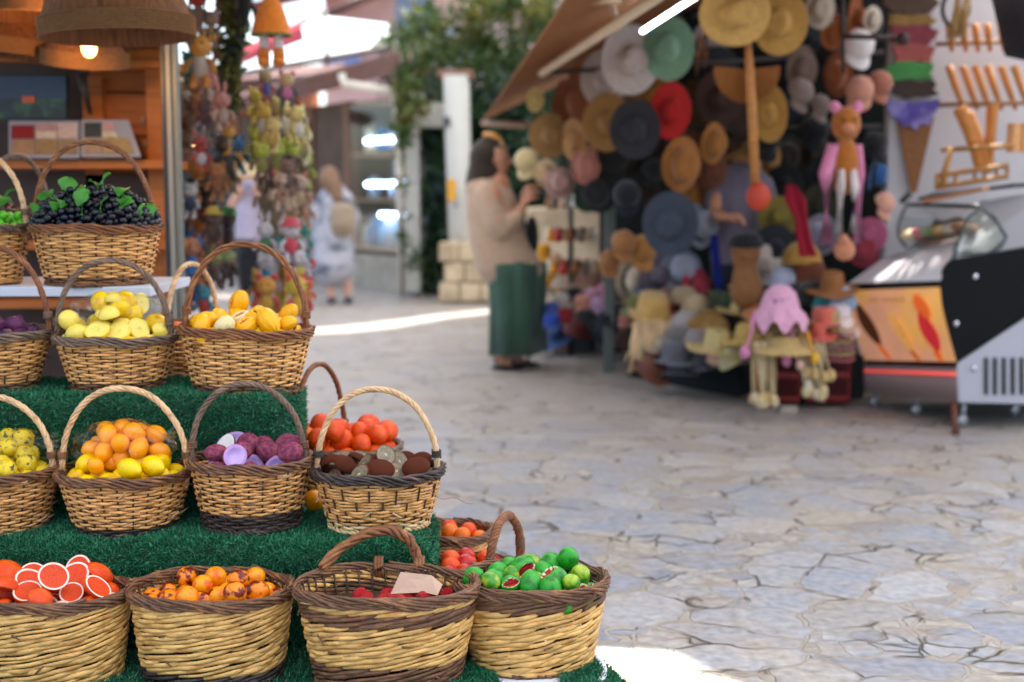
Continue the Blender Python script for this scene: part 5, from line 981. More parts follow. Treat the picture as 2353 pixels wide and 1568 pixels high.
b = MB(); b.ell(tuple(hc+Vector((0, -.015, .025))), (.12, .125, .125)); chain(b, [hc+Vector((0, -.06, -.02)), B2(768, 430, -.08), B2(774, 455, -.12)], [.11, .1, .07]); remeshed(b, 'hair', mat('light_brown_hair', '7c5c42', .6, .3, 20, aniso=(9, 9, .6), bump=.5), pb_, .012, 3)
b = MB(); chain(b, [B2(768, 450), B2(768, 500), B2(766, 570), B2(764, 608)], [.16, .185, .235, .26], 18)
chain(b, [B2(745, 458), B2(720, 505, .03), B2(726, 540, .06)], [.09, .09, .07]); chain(b, [B2(795, 458), B2(812, 500, .08), B2(808, 525, .14)], [.09, .085, .07]); remeshed(b, 'shirt_dress', mat('patterned_dress', 'aeacb4', .9, .1, 6, col2='5c6270', c2s=5, c2t=.58, c2w=.08), pb_, .016, 5)
for q in (-9, 30): MB().ell((B2(770+q, 696).x, .04, .04), (.055, .14, .045)).build('shoe', cm('3c4454'), pb_)
bp_ = thing('backpack', 'beige backpack worn by the long haired woman', 'backpack', B2(788, 505, -.2)+pb_.location)
b = MB(); b.ell((0, 0, 0), (.14, .08, .19), fn=lambda g: np.sign(g)*np.abs(g/np.array([.14, .08, .19]))**.6*np.array([.14, .08, .19])); b.build('bag', cm('a3917c'), bp_); MB().ell((0, -.07, -.06), (.1, .04, .07)).build('pocket', cm('9a8872'), bp_)
for q in (-.09, .09):
    b = MB(); b.tube([(q, .05, .15), (q, .12, .2), (q, .2, .15)], .015, 6); b.build('strap', cm('6c5e50'), bp_)
# ================================================================ HAT STALL
st_ = thing('hat_stall', 'dark market stall with a brown canvas awning, crowded with hats', 'market stall', (1.5, 10, 0))
def SR(p): return Vector(p)-st_.location
DK = mat('dark_cloth', '0e1312', .95, .3, 3)
MB().hexa([SR((.72, 10.6, 0)), SR((3.6, 8.9, 0)), SR((3.7, 9.0, 0)), SR((.76, 10.7, 0))], [SR((.72, 10.6, 3.6)), SR((3.6, 8.9, 3.6)), SR((3.7, 9.0, 3.6)), SR((.76, 10.7, 3.6))]).build('back_cloth', DK, st_, False)
CAN = mat('brown_canvas', '96602f', .85, .12, 2, bump=.1, trans=.22)
b = MB(); pA, pB = P(1112, 277, 12.0), P(1345, -60, 4.35); pC = pB+Vector((2.25, .2, 1.1)); pD = pA+Vector((2.7, -1.0, 1.2))
b.slab([pA, pB, pC, pD], .012); o = b.build('awning_canvas', CAN, None, False); o.parent = st_; o.location = -st_.location
def bar(p, q, r, name, m, par=st_, sides=8):
    b = MB(); b.tube([tuple(SR(p)), tuple(SR(q))], r, sides, ref=(.1, .2, .9)); return b.build(name, m, par)
bar(P(1245, 168, 7.9), P(1530, -22, 5.0), .026, 'awning_bar', cm('e4d0b0', 'paint')); bar(P(1110, 284, 11.6), P(1262, 290, 10.9), .03, 'awning_bar', cm('86674e', 'paint'))
bar(P(1400, -20, 5.6), P(1420, 66, 6.0), .016, 'awning_bar', cm('c4a988', 'paint')); bar(P(1300, 4, 5.4), P(1420, 0, 5.7), .02, 'awning_bar', cm('b08a60', 'paint'))
bar(P(1250, 168, 7.9), P(2030, 120, 8.4), .014, 'hat_rail', cm('3c3430', 'paint')); bar(P(1340, 300, 8.2), P(2030, 290, 8.6), .012, 'hat_rail', cm('2c2826', 'paint'))
b = MB(); q0 = P(1398, 900, 8.9); b.box(SR((q0.x, 8.9, 1.15)), (.075, .07, 2.3)); b.build('post', cm('5a625e', 'paint'), st_, False, .006)
b = MB(); q0 = P(2038, 900, 8.3); b.box(SR((q0.x-.03, 8.3, 1.3)), (.10, .08, 2.6)); b.build('post', cm('27302e', 'paint'), st_, False, .006)
b = MB(); b.tube([SR(P(1935, 84, 7.0)), SR(P(2078, 88, 7.0))], .014, 6); b.tube([SR(P(1935, -20, 7.0)), SR(P(1938, 170, 7.0))], .012, 6); b.ell(tuple(SR(P(2075, 90, 6.98))), (.035, .03, .035)); b.build('hook_arm', cm('2c1814', 'paint'), st_)
b = MB(); b.tube([tuple(P(1476, 72, 6.6)), tuple(P(1600, -8, 5.9))], .011, 8); tag(b.build('tube_light', mat('stall_tube_glow', (.78, .88, 1), .5, 0, emit=6)), 'glowing fluorescent tube slanting under the awning', 'light')
# ------------------------------------------------------------ hats
def hat(u, v, Y, w_, h_, c, label, kind='brim', rz=0., rx=1.68, crown=.45, band=None, name='hat', group='hats at the hat stall', cat='hat', flat=1.0, ry=0.):
    """a hat hung with its crown towards the street; w_, h_ view px"""
    r = w_*(1.12 if name == 'hat' and w_ > 50 else 1.)*mpp(Y)/2; o = thing(name, label, cat, P(u, v, Y), (rx, ry, rz), group); m = cm(c, 'straw') if kind in ('brim', 'fan', 'floppy') else cm(c, 'cloth')
    if kind in ('brim', 'floppy', 'bucket'):
        wv = .10 if kind == 'floppy' else .03; cr = r*crown; ch = r*(.62 if kind != 'bucket' else .8)
        if kind == 'bucket': cr = r*.66
        def fn(g): 
            a = np.arctan2(g[..., 1], g[..., 0]); q = np.hypot(g[..., 0], g[..., 1])/r; g[..., 2] += np.clip(q-.55, 0, 1)*r*wv*3*np.sin(a*3+u); g[..., 0] *= 1.0; g[..., 1] *= (h_/w_)/max(abs(math.sin(rx)), .55) if h_ < w_*3 else 1; return g
        b = MB(); n_ = 16
        prof = [(r, -r*.04), (r*.995, -r*.02)]+[(cr+(r-cr)*(1-t), -r*.02+r*.03*t) for t in np.linspace(.1, 1, 8)]+[(cr*.98, ch*.3), (cr*.93, ch*.7), (cr*.84, ch*.93), (cr*.6, ch*1.02), (cr*.3, ch*.97), (.001, ch*.94)]
        b.lathe(prof, 36, fn=fn); b.build('brim_and_crown', m, o)
        if band: 
            b = MB(); b.lathe([(cr*1.02, .02*r), (cr*1.03, ch*.28), (cr*1.0, ch*.3)], 36, fn=fn); b.build('band', cm(band), o)
    elif kind == 'cap':
        b = MB(); b.lathe([(r*.72, 0), (r*.73, r*.25), (r*.62, r*.55), (r*.38, r*.75), (.001, r*.82)], 22); b.build('crown', m, o)
        g = np.array([[(r*.70*math.sin(a)*1.0, -r*.55*math.cos(a)-s*r*.62*math.cos(a)**.7, .02*r-s*r*.18-r*.1*(math.sin(a)**2)) for a in np.linspace(-1.15, 1.15, 12)] for s in np.linspace(0, 1, 5)])
        b = MB(); b.grid(g); b.grid(g[::-1]-np.array([0, 0, .01])); b.build('peak', cm(band or c), o)
    elif kind == 'beanie':
        MB().lathe([(r*.8, 0), (r*.86, r*.25), (r*.8, r*.6), (r*.5, r*.95), (.001, r*1.08)], 20).build('knit_crown', m, o); MB().lathe([(r*.84, 0), (r*.92, r*.05), (r*.92, r*.28), (r*.84, r*.3)], 20).build('cuff', m, o)
    elif kind == 'fan':
        b = MB(); a = np.linspace(-.1, PI+.1, 60); rr = np.linspace(.12, 1, 6); g = np.array([[(r*q*math.cos(t)*1., r*q*math.sin(t)*1.0-r*.1, .012*math.cos(i*PI)*q) for i, t in enumerate(-a)] for q in rr]); b.grid(g); b.grid(g[::-1]+np.array([0, 0, .006])); b.build('pleated_leaf', m, o)
    return o
STW = 'cfc0ae'
for a in [
 (1450, 138, 7.6, 128, 140, 'd2c6c0', 'white sunhat with a wide brim under the beige bar', 'brim', .25), (1388, 182, 8.0, 96, 118, 'c9bcb4', 'white sunhat half hidden behind the other white one', 'brim', -.1),
 (1536, 112, 7.5, 106, 128, '8fb89c', 'mint green sunhat beside the white ones', 'brim', -.35), (1541, 255, 7.7, 86, 116, 'c00f12', 'bright red felt hat under the mint green one', 'brim', .15, 'a00a10'),
 (1459, 298, 7.6, 104, 120, '3c3c42', 'dark grey felt hat left of the red one', 'brim', -.2, '2c2c32'), (1396, 282, 7.9, 104, 118, 'b0854c', 'straw hat below the half hidden white sunhat', 'brim', .2),
 (1690, 32, 6.6, 152, 128, 'cfa862', 'largest yellow straw sunhat at the top edge', 'brim', .2), (1792, 52, 6.8, 112, 130, 'c89f58', 'yellow straw sunhat right of the largest one', 'brim', -.35),
 (1768, 262, 7.2, 76, 116, 'b58a44', 'yellowish straw hat beside the long wooden stick', 'brim', -.5), (1566, 378, 7.8, 86, 112, 'a8723e', 'tan hat hanging under the red one', 'bucket', .3),
 (1540, 515, 7.6, 116, 132, '4a5564', 'blue grey sunhat hanging low in the stall', 'brim', -.25, '3c4454'), (1265, 312, 8.6, 88, 92, 'a9824f', 'tan straw hat above the cream cap', 'brim', .1),
 (1318, 322, 8.5, 56, 88, 'c89a66', 'pale tan straw hat in the left bunch', 'brim', -.5), (1231, 230, 8.6, 44, 56, 'd8bf7c', 'small pale yellow hat at the tip of the stall', 'brim', .4), 
 (1330, 235, 8.6, 90, 110, '8a5430', 'rust brown hat in the left bunch', 'bucket', .2), (1290, 240, 8.9, 60, 100, '9c6a48', 'reddish brown hat behind the left bunch', 'brim', .9), (1346, 380, 8.5, 60, 80, 'b98070', 'dusty pink hat under the left bunch', 'bucket', .0),
 (1610, 135, 8.4, 46, 100, '8a5a3c', 'brown hat seen edge on right of the mint one', 'brim', 1.0), (1650, 170, 8.4, 92, 110, '33383c', 'charcoal hat behind the pleated fan', 'brim', .1), (1655, 225, 8.2, 104, 120, '4a2f26', 'dark brown felt hat left of the wooden stick', 'brim', .2),
 (1632, 95, 8.5, 76, 80, 'b0a0a0', 'dusty lilac hat behind the largest straw hat', 'brim', .1), (1805, 210, 8.4, 96, 130, '16243c', 'navy sunhat behind the yellowish straw one', 'brim', -.2), (1843, 160, 8.2, 70, 96, '7c6a60', 'taupe cap hat in the row of caps', 'bucket', .3),
 (1926, 172, 8.0, 62, 90, '8a5230', 'rust hat beside the white cap', 'bucket', -.6), (1640, 330, 8.2, 62, 84, 'a8753c', 'tan hat above the vendor', 'bucket', .5), (1600, 270, 8.5, 110, 150, '5c4428', 'wide brown straw hat behind the red one', 'brim', -.2),
 (1640, 390, 8.4, 64, 84, '6c3f26', 'rust brown hat next to the vendor', 'bucket', .3), (1885, 20, 7.8, 60, 80, 'b5a898', 'cream hat at the top edge right of the straw sunhats', 'bucket', .0), (1915, 75, 8.2, 56, 70, 'a8683a', 'orange brown hat below the cream one', 'bucket', .3),
 (2005, 45, 7.9, 46, 60, 'c9bcae', 'off white hat above the white cap', 'bucket', .3), (1965, 40, 8.1, 66, 90, '9a5a2c', 'orange hat by the dark hook arm', 'brim', .9)]:
    u, v, Y, w_, h_, c, lb, kd, rz = a[:9]; hat(u, v, Y, w_, h_, c, lb, kd, rz, band=(a[9] if len(a) > 9 else None))
hat(1716, 152, 7.0, 150, 130, 'b8793c', 'pleated wooden hand fan fastened above the long stick', 'fan', 0, PI/2, name='fan', cat='hand fan', ry=0)
for a in [
 (1440, 450, 7.8, 88, 100, '141827', 'dark navy cap hanging low beside the post', 0), (1212, 372, 8.3, 76, 100, 'cdb88c', 'cream cap in front of the woman in the headscarf', -.5), (1400, 360, 8.6, 120, 120, '101214', 'black cap under the straw hat', .2), (1970, 108, 7.4, 96, 110, 'd8d0d0', 'white cap hanging from the dark hook arm', .3),
 (1975, 210, 7.5, 86, 100, 'c08c78', 'dusty pink cap under the white one, left of two', -.2), (2018, 195, 7.6, 80, 110, 'a8705c', 'dusty pink cap under the white one, right of two', .5), (1835, 215, 7.8, 84, 90, '8f8078', 'taupe cap left of the rust hat', .6), (1880, 245, 7.8, 70, 70, '85766e', 'grey taupe cap below the other taupe one', .7),
 (1900, 130, 8.3, 80, 90, '15191c', 'black cap between taupe caps and rust hat', .2), (1760, 330, 8.4, 80, 90, '12161c', 'black cap behind the yellowish straw hat', .1), (1870, 300, 8.5, 90, 90, '0f1520', 'dark navy cap in the deep row', .2), (2010, 330, 8.0, 70, 80, '15191f', 'black cap by the right post', 0), (1500, 395, 8.5, 70, 70, '16201c', 'dark green cap under the grey felt hat', .2), (1430, 560, 8.0, 80, 90, 'a8784a', 'tan bucket bag shaped cap by the post', .5), (1475, 575, 8.1, 90, 100, 'b08048', 'tan cap left of the blue grey sunhat', .4), (1400, 600, 8.1, 70, 90, '9a6a42', 'brown cap by the grey post', .2), (2028, 470, 7.4, 70, 90, 'd0a08c', 'skin pink cap by the ice cream wall', .8)]:
    hat(a[0], a[1], a[2], a[3], a[4], a[5], a[6], 'cap', a[7], name='cap', cat='cap', rx=1.0)
# dim rows deeper inside the stall
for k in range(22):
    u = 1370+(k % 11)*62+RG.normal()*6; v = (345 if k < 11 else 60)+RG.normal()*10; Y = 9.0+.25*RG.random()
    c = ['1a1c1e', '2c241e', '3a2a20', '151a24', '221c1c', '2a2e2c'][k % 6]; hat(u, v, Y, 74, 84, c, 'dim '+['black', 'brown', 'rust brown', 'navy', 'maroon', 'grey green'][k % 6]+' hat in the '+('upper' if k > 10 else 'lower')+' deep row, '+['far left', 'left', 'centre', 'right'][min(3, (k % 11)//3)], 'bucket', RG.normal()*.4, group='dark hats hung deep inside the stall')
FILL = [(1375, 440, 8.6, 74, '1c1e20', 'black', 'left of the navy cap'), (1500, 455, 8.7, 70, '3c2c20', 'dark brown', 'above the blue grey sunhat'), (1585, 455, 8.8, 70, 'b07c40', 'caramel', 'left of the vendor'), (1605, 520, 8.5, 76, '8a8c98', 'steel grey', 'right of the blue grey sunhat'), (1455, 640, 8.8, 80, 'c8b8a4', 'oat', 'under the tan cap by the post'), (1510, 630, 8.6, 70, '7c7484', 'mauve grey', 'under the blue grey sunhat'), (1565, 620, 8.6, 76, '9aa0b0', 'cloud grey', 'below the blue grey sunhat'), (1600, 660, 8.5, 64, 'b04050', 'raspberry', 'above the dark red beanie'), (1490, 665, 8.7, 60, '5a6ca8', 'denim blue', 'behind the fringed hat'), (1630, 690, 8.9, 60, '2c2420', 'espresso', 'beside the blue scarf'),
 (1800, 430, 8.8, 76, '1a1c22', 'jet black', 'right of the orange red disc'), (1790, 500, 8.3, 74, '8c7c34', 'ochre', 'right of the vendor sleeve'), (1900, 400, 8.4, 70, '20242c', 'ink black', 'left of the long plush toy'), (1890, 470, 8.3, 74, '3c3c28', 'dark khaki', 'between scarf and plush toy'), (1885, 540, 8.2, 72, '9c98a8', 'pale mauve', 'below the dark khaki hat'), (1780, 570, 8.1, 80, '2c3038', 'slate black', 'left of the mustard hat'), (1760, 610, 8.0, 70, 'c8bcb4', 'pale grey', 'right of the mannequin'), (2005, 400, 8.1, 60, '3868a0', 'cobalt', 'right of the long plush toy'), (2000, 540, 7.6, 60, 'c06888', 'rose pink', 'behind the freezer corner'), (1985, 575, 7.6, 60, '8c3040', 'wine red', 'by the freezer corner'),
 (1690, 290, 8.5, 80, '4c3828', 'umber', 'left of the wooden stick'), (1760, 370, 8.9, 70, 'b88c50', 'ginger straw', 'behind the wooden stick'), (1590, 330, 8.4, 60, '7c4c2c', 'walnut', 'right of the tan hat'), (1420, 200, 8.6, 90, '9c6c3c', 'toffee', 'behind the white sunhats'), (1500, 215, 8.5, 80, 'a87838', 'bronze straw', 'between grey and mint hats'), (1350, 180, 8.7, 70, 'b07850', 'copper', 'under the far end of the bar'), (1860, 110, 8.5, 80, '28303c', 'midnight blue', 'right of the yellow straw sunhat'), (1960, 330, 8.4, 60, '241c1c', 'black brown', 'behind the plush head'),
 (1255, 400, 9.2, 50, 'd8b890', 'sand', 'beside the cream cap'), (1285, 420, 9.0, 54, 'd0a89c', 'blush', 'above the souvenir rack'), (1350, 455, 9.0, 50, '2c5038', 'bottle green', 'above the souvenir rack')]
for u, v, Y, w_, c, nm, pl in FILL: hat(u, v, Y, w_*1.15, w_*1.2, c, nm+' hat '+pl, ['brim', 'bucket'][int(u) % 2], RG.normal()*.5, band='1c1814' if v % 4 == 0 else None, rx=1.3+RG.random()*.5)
BANK = [(1300, 662, 10.0, 'd0b8a0', 'sand'), (1350, 655, 10.0, 'b89080', 'clay'), (1410, 700, 9.6, 'd8a0c0', 'candy pink'), (1455, 720, 9.2, '8c8038', 'moss'), (1440, 690, 9.4, '503830', 'cocoa'), (1395, 770, 9.6, '2c3440', 'blue black'), (1330, 770, 9.8, '703028', 'rust red'), (1280, 775, 9.9, '486090', 'denim'), (1450, 790, 9.0, '604030', 'chocolate'), (1520, 740, 8.4, '8890b0', 'lavender grey'), (1535, 725, 8.4, 'a83c38', 'brick red'), (1600, 720, 8.3, 'c8b490', 'linen'), (1610, 745, 8.2, '40485c', 'storm blue'), (1675, 760, 8.0, '1c1c1c', 'coal black'), (1600, 800, 7.8, '908888', 'ash grey'), (1620, 830, 7.7, '484850', 'graphite'), (1660, 830, 7.6, 'd0a898', 'shell pink'), (1690, 835, 7.5, 'c0b890', 'pale straw'), (1520, 800, 7.95, 'b8a890', 'ecru'), (1500, 850, 7.9, '70402c', 'mahogany'), (1560, 855, 7.8, '50505c', 'iron grey'), (1700, 720, 7.9, 'd8c080', 'butter'), (1735, 740, 7.6, 'b87c50', 'amber brown'), (1880, 770, 7.0, 'd06858', 'salmon red'), (1935, 760, 7.15, 'e0d0c8', 'milk white'), (1930, 700, 7.3, '98b0c8', 'ice blue'), (1670, 700, 8.2, '5c6c50', 'sage'), (1745, 690, 7.8, '703c24', 'russet')]
for u, v, Y, c, nm in BANK: hat(u, v, Y, 74, 56, c, nm+' hat wedged in the bank of goods along the stall front', ['bucket', 'beanie', 'brim'][int(u) % 3], RG.normal()*.6, rx=RG.random()*.6, group='hats banked up along the stall front')
# long wooden back scratcher
o = thing('long_wooden_spoon', 'very long wooden stick with an orange red disc at its lower end', 'stick', P(1725, 250, 6.9))
b = MB(); b.tube([tuple(P(u, v, 6.9)-o.location) for u, v in ((1718, 90), (1722, 160), (1728, 260), (1736, 430))], np.array([[.010, .016], [.010, .024], [.010, .026], [.010, .024]]), 8, ref=(0, 1, 0)); b.build('stick', cm('b5783a', 'wood'), o); MB().ell(tuple(P(1743, 452, 6.88)-o.location), (.066, .03, .075), nu=20, nv=14).build('disc', cm('b8371a', 'paint'), o)
# vendor
vp = thing('person', 'vendor in a grey lilac T-shirt and straw hat bending among the hats', 'person', (P(1695, 500, 8.6).x, 8.6, 0))
def V_(u, v, dy=0.): return P(u, v, 8.6+dy)-vp.location
b = MB(); hc = V_(1716, 376); head(b, hc, (.7, -.3, -.3), .1); chain(b, [hc, V_(1712, 405)], [.055, .06]); chain(b, [V_(1705, 430), V_(1698, 500), V_(1692, 600), V_(1692, 660)], [.14, .14, .15, .15])
chain(b, [V_(1660, 432), V_(1640, 490, -.1), V_(1668, 500, -.3)], [.06, .048, .03]); hand(b, V_(1668, 500, -.3), (.8, -.5, 0), (0, -.3, -1), 1., .7); chain(b, [V_(1745, 432), V_(1765, 490), V_(1760, 540, -.1)], [.06, .048, .03]); hand(b, V_(1760, 542, -.1), (-.1, -.3, -1), (-1, 0, 0), 1., .5)
for q in (-22, 22): chain(b, [V_(1692+q, 660), V_(1692+q, 760), V_(1692+q, 866)], [.1, .07, .045]); chain(b, [V_(1692+q, 872), V_(1700+q, 874, -.12)], [.045, .03])
remeshed(b, 'body', SKIN, vp, .009, 3); face_on(vp, hc, (.7, -.3, -.3), .1)
b = MB(); chain(b, [V_(1706, 424), V_(1700, 480), V_(1696, 560), V_(1694, 600)], [.165, .185, .185, .18], 16); chain(b, [V_(1662, 428), V_(1645, 468)], [.09, .08]); chain(b, [V_(1748, 428), V_(1764, 468)], [.09, .08]); remeshed(b, 't_shirt', cm('77707e'), vp, .014, 4)
b = MB(); chain(b, [V_(1694, 610), V_(1692, 640)], [.18, .17], 14)
for q in (-22, 22): chain(b, [V_(1692+q, 650), V_(1692+q, 760), V_(1692+q, 850)], [.12, .095, .08])
remeshed(b, 'trousers', cm('20242c'), vp, .014, 3)
b = MB(); b.lathe([(.2, -.03), (.18, -.005), (.105, .01), (.1, .07), (.06, .115), (.01, .12)], 24, c=tuple(hc+Vector((0, 0, .055)))); b.build('straw_hat', cm('b0884c', 'straw'), vp)
# crochet pyjama toy: long plush legs
def plush(u, v, Y, label, c1, c2, c3, s=1.):
    o = thing('plush_toy', label, 'plush toy', P(u, v, Y), group='long plush toys'); k = mpp(Y)*s; 
    MB().ell((0, 0, 0), (36*k, 30*k, 42*k)).build('head', cm(c1, 'yarn'), o); 
    for q in (-1, 1): MB().ell((q*24*k, 0, 36*k), (13*k, 9*k, 20*k), rotm(0, q*.5, 0)).build('ear', cm(c2, 'yarn'), o)
    b = MB(); b.ell((0, -28*k, -12*k), (16*k, 12*k, 12*k)); b.build('muzzle', cm(c3, 'yarn'), o)
    for q in (-14, 14): MB().ell((q*k, -28*k, 8*k), (4*k,)*3).build('eye', MATS['toy_eye'], o)
    MB().ell((0, 0, -100*k), (38*k, 30*k, 70*k)).build('body', cm(c1, 'yarn'), o)
    for q in (-1, 1):
        b = MB(); b.tube([(q*28*k, -4*k, -50*k), (q*(46 if q < 0 else 34)*k, -8*k, -120*k), (q*(42 if q < 0 else 32)*k, -8*k, -285*k)], np.array([16, 19, 20] if q < 0 else [12, 12, 10])*k, 10); b.build('arm', cm(c2, 'yarn'), o)
        b = MB(); b.tube([(q*14*k, -24*k, -110*k), (q*17*k, -34*k, -150*k), (q*17*k, -30*k, -260*k)], np.array([9, 11, 11])*k, 10); b.build('leg', cm('d8ccc8', 'yarn'), o)
    b = MB(); b.ell((0, -20*k, -300*k), (26*k, 16*k, 26*k)); b.ell((-6*k, -30*k, -275*k), (14*k,)*3); b.build('feet', cm(c3, 'yarn'), o)
plush(1944, 285, 7.0, 'long brown and pink plush toy hanging by the ice cream wall', 'a3642c', 'd88cac', 'c08468', .95)
b = MB(); g = np.stack([np.array([[*(P(u+w_*s, v, 7.2)+Vector((0, .02*math.sin(s*6), 0)))] for s in np.linspace(-1, 1, 8)]) for u, v, w_ in ((1818, 425, 10), (1828, 460, 24), (1840, 500, 14), (1848, 550, 16), (1858, 590, 20))]); b.grid(g); b.grid(g[::-1]+np.array([0, .012, 0]))
tag(b.build('scarf', cm('a81f3c')), 'crimson knitted scarf hat hanging down inside the stall', 'scarf')
b = MB(); g = np.stack([np.array([[*(P(u+w_*s, v, 7.9)+Vector((0, .02*math.sin(s*6), 0)))] for s in np.linspace(-1, 1, 6)]) for u, v, w_ in ((1640, 540, 8), (1644, 580, 9), (1650, 640, 9), (1655, 668, 5))]); b.grid(g); b.grid(g[::-1]+np.array([0, .012, 0]))
tag(b.build('scarf', cm('1c2c8c')), 'royal blue scarf hanging beside the vendor', 'scarf')
# ------------------------------------------------------------ tables and what lies on them
def tablebox(name, label, cat, quad, z1, m, z0=0.0):
    b = MB(); q = [Vector((p[0], p[1], z0)) for p in quad]; b.hexa(q, [Vector((p.x, p.y, z1)) for p in q]); return tag(b.build(name, m, smooth=False, bev=.01), label, cat)
g1, g2, g3, g4 = G(1268, 800), G(1425, 812), G(1440, 866), G(1700, 915)
tablebox('display_table', 'black draped table at the back carrying rows of caps', 'table', [g1, g2, g2+Vector((.5, .9, 0)), g1+Vector((.3, .9, 0))], .30, DK, .0)
tablebox('display_table', 'low black table carrying straw hats in the middle of the stall', 'table', [g3, g4, g4+Vector((.7, 1.1, 0)), g3+Vector((.5, 1.1, 0))], .34, DK)
g5, g6 = G(1735, 940), G(1962, 940)
# red plastic crate under the pink hat
def crate(label, c, quad, z0, z1, col):
    o = thing('crate', label, 'crate', (quad[0]+quad[2])/2); m = cm(col, 'plastic')
    b = MB(); q = [Vector(p)-o.location for p in quad]
    for i in range(4):
        a, e = q[i], q[(i+1) % 4]; d = (e-a); n_ = Vector((-d.y, d.x, 0)).normalized()*.012
        for t0, t1 in ((0, 1),):
            for z in (z0+.01, (z0+z1)/2, z1-.03): b.hexa([a+Vector((0, 0, z)), e+Vector((0, 0, z)), e+n_+Vector((0, 0, z)), a+n_+Vector((0, 0, z))], [a+Vector((0, 0, z+.03)), e+Vector((0, 0, z+.03)), e+n_+Vector((0, 0, z+.03)), a+n_+Vector((0, 0, z+.03))])
        k = 9
        for j in range(k+1):
            p_ = a+d*(j/k*.985); e_ = p_+d*.02; b.hexa([p_+n_*.3+Vector((0, 0, z0)), e_+n_*.3+Vector((0, 0, z0)), e_+n_*.9+Vector((0, 0, z0)), p_+n_*.9+Vector((0, 0, z0))], [p_+n_*.3+Vector((0, 0, z1)), e_+n_*.3+Vector((0, 0, z1)), e_+n_*.9+Vector((0, 0, z1)), p_+n_*.9+Vector((0, 0, z1))])
    b.build('lattice', m, o, False); b = MB(); b.hexa([p+Vector((0, 0, z0+.005)) for p in q], [p+Vector((0, 0, z0+.02)) for p in q]); b.build('base', m, o, False); return o
crate('red plastic crate carrying the pink bucket hat and straw hats', 0, [g5, (g5+g6)/2+Vector((-.03, 0, 0)), (g5+g6)/2+Vector((.1, .38, 0)), g5+Vector((.12, .38, 0))], .03, .33, '7a1a14')
crate('red plastic crate beside the ice cream freezer', 0, [(g5+g6)/2+Vector((.03, .03, 0)), g6+Vector((-.02, .03, 0)), g6+Vector((.12, .4, 0)), (g5+g6)/2+Vector((.14, .4, 0))], .03, .33, '7a1a14')
MB().box(tuple((g5+g6)/2+Vector((.06, .24, .17))), (.6, .3, .26)).build('dark_box', DK, None, False); tag(bpy.data.objects['dark_box'], 'dark box standing inside the red crates', 'box')
o = MB().box((0, 0, .02), (.09, .02, .04)).build('paper_tag', cm('b0a594', 'paint'), None, False); o.location = G(1812, 948)+Vector((0, -.01, 0)); tag(o, 'small off white paper lying at the foot of the red crate', 'paper')
# crates of caps at the back table front
for i, (u, c) in enumerate(((1290, 'a07c58'), (1336, '3c4448'), (1386, '5c6266'))):
    p = G(u, 806); b = MB(); b.box((0, 0, .09), (.15, .1, .17)); b.box((0, -.055, .12), (.09, .012, .06)); o = b.build('price_box', cm(c, 'paint'), None, False, .004); o.location = p+Vector((0, -.06, .0)); tag(o, ['brown', 'dark', 'grey'][i]+' carton with a label under the row of caps', 'box')
caps = [(1268, 722, '4a5ca0', 'blue'), (1290, 700, 'c8beb4', 'cream'), (1318, 688, '1c1e22', 'black'), (1338, 705, 'd89c88', 'salmon'), (1362, 690, 'd4a0b8', 'light pink'), (1392, 678, 'c888a0', 'rose'), (1375, 712, 'c8a4c4', 'lilac'), (1300, 735, '8c1c20', 'dark red'), (1345, 738, '181a20', 'jet black'), (1390, 742, '20242c', 'charcoal'), (1420, 725, '2c3038', 'slate'), (1268, 745, '2c4c9c', 'bright blue'), (1425, 700, 'b98c80', 'dusty rose'), (1410, 660, '9a8878', 'taupe'), (1440, 745, 'b07868', 'brick pink')]
for u, v, c, nm in caps: hat(u, v-6, 9.9-(v-660)*.012, 56, 40, c, nm+' cap lying in the row on the back table', 'cap', RG.normal()*.5, rx=.15, name='cap', cat='cap', group='caps lying on the back table')
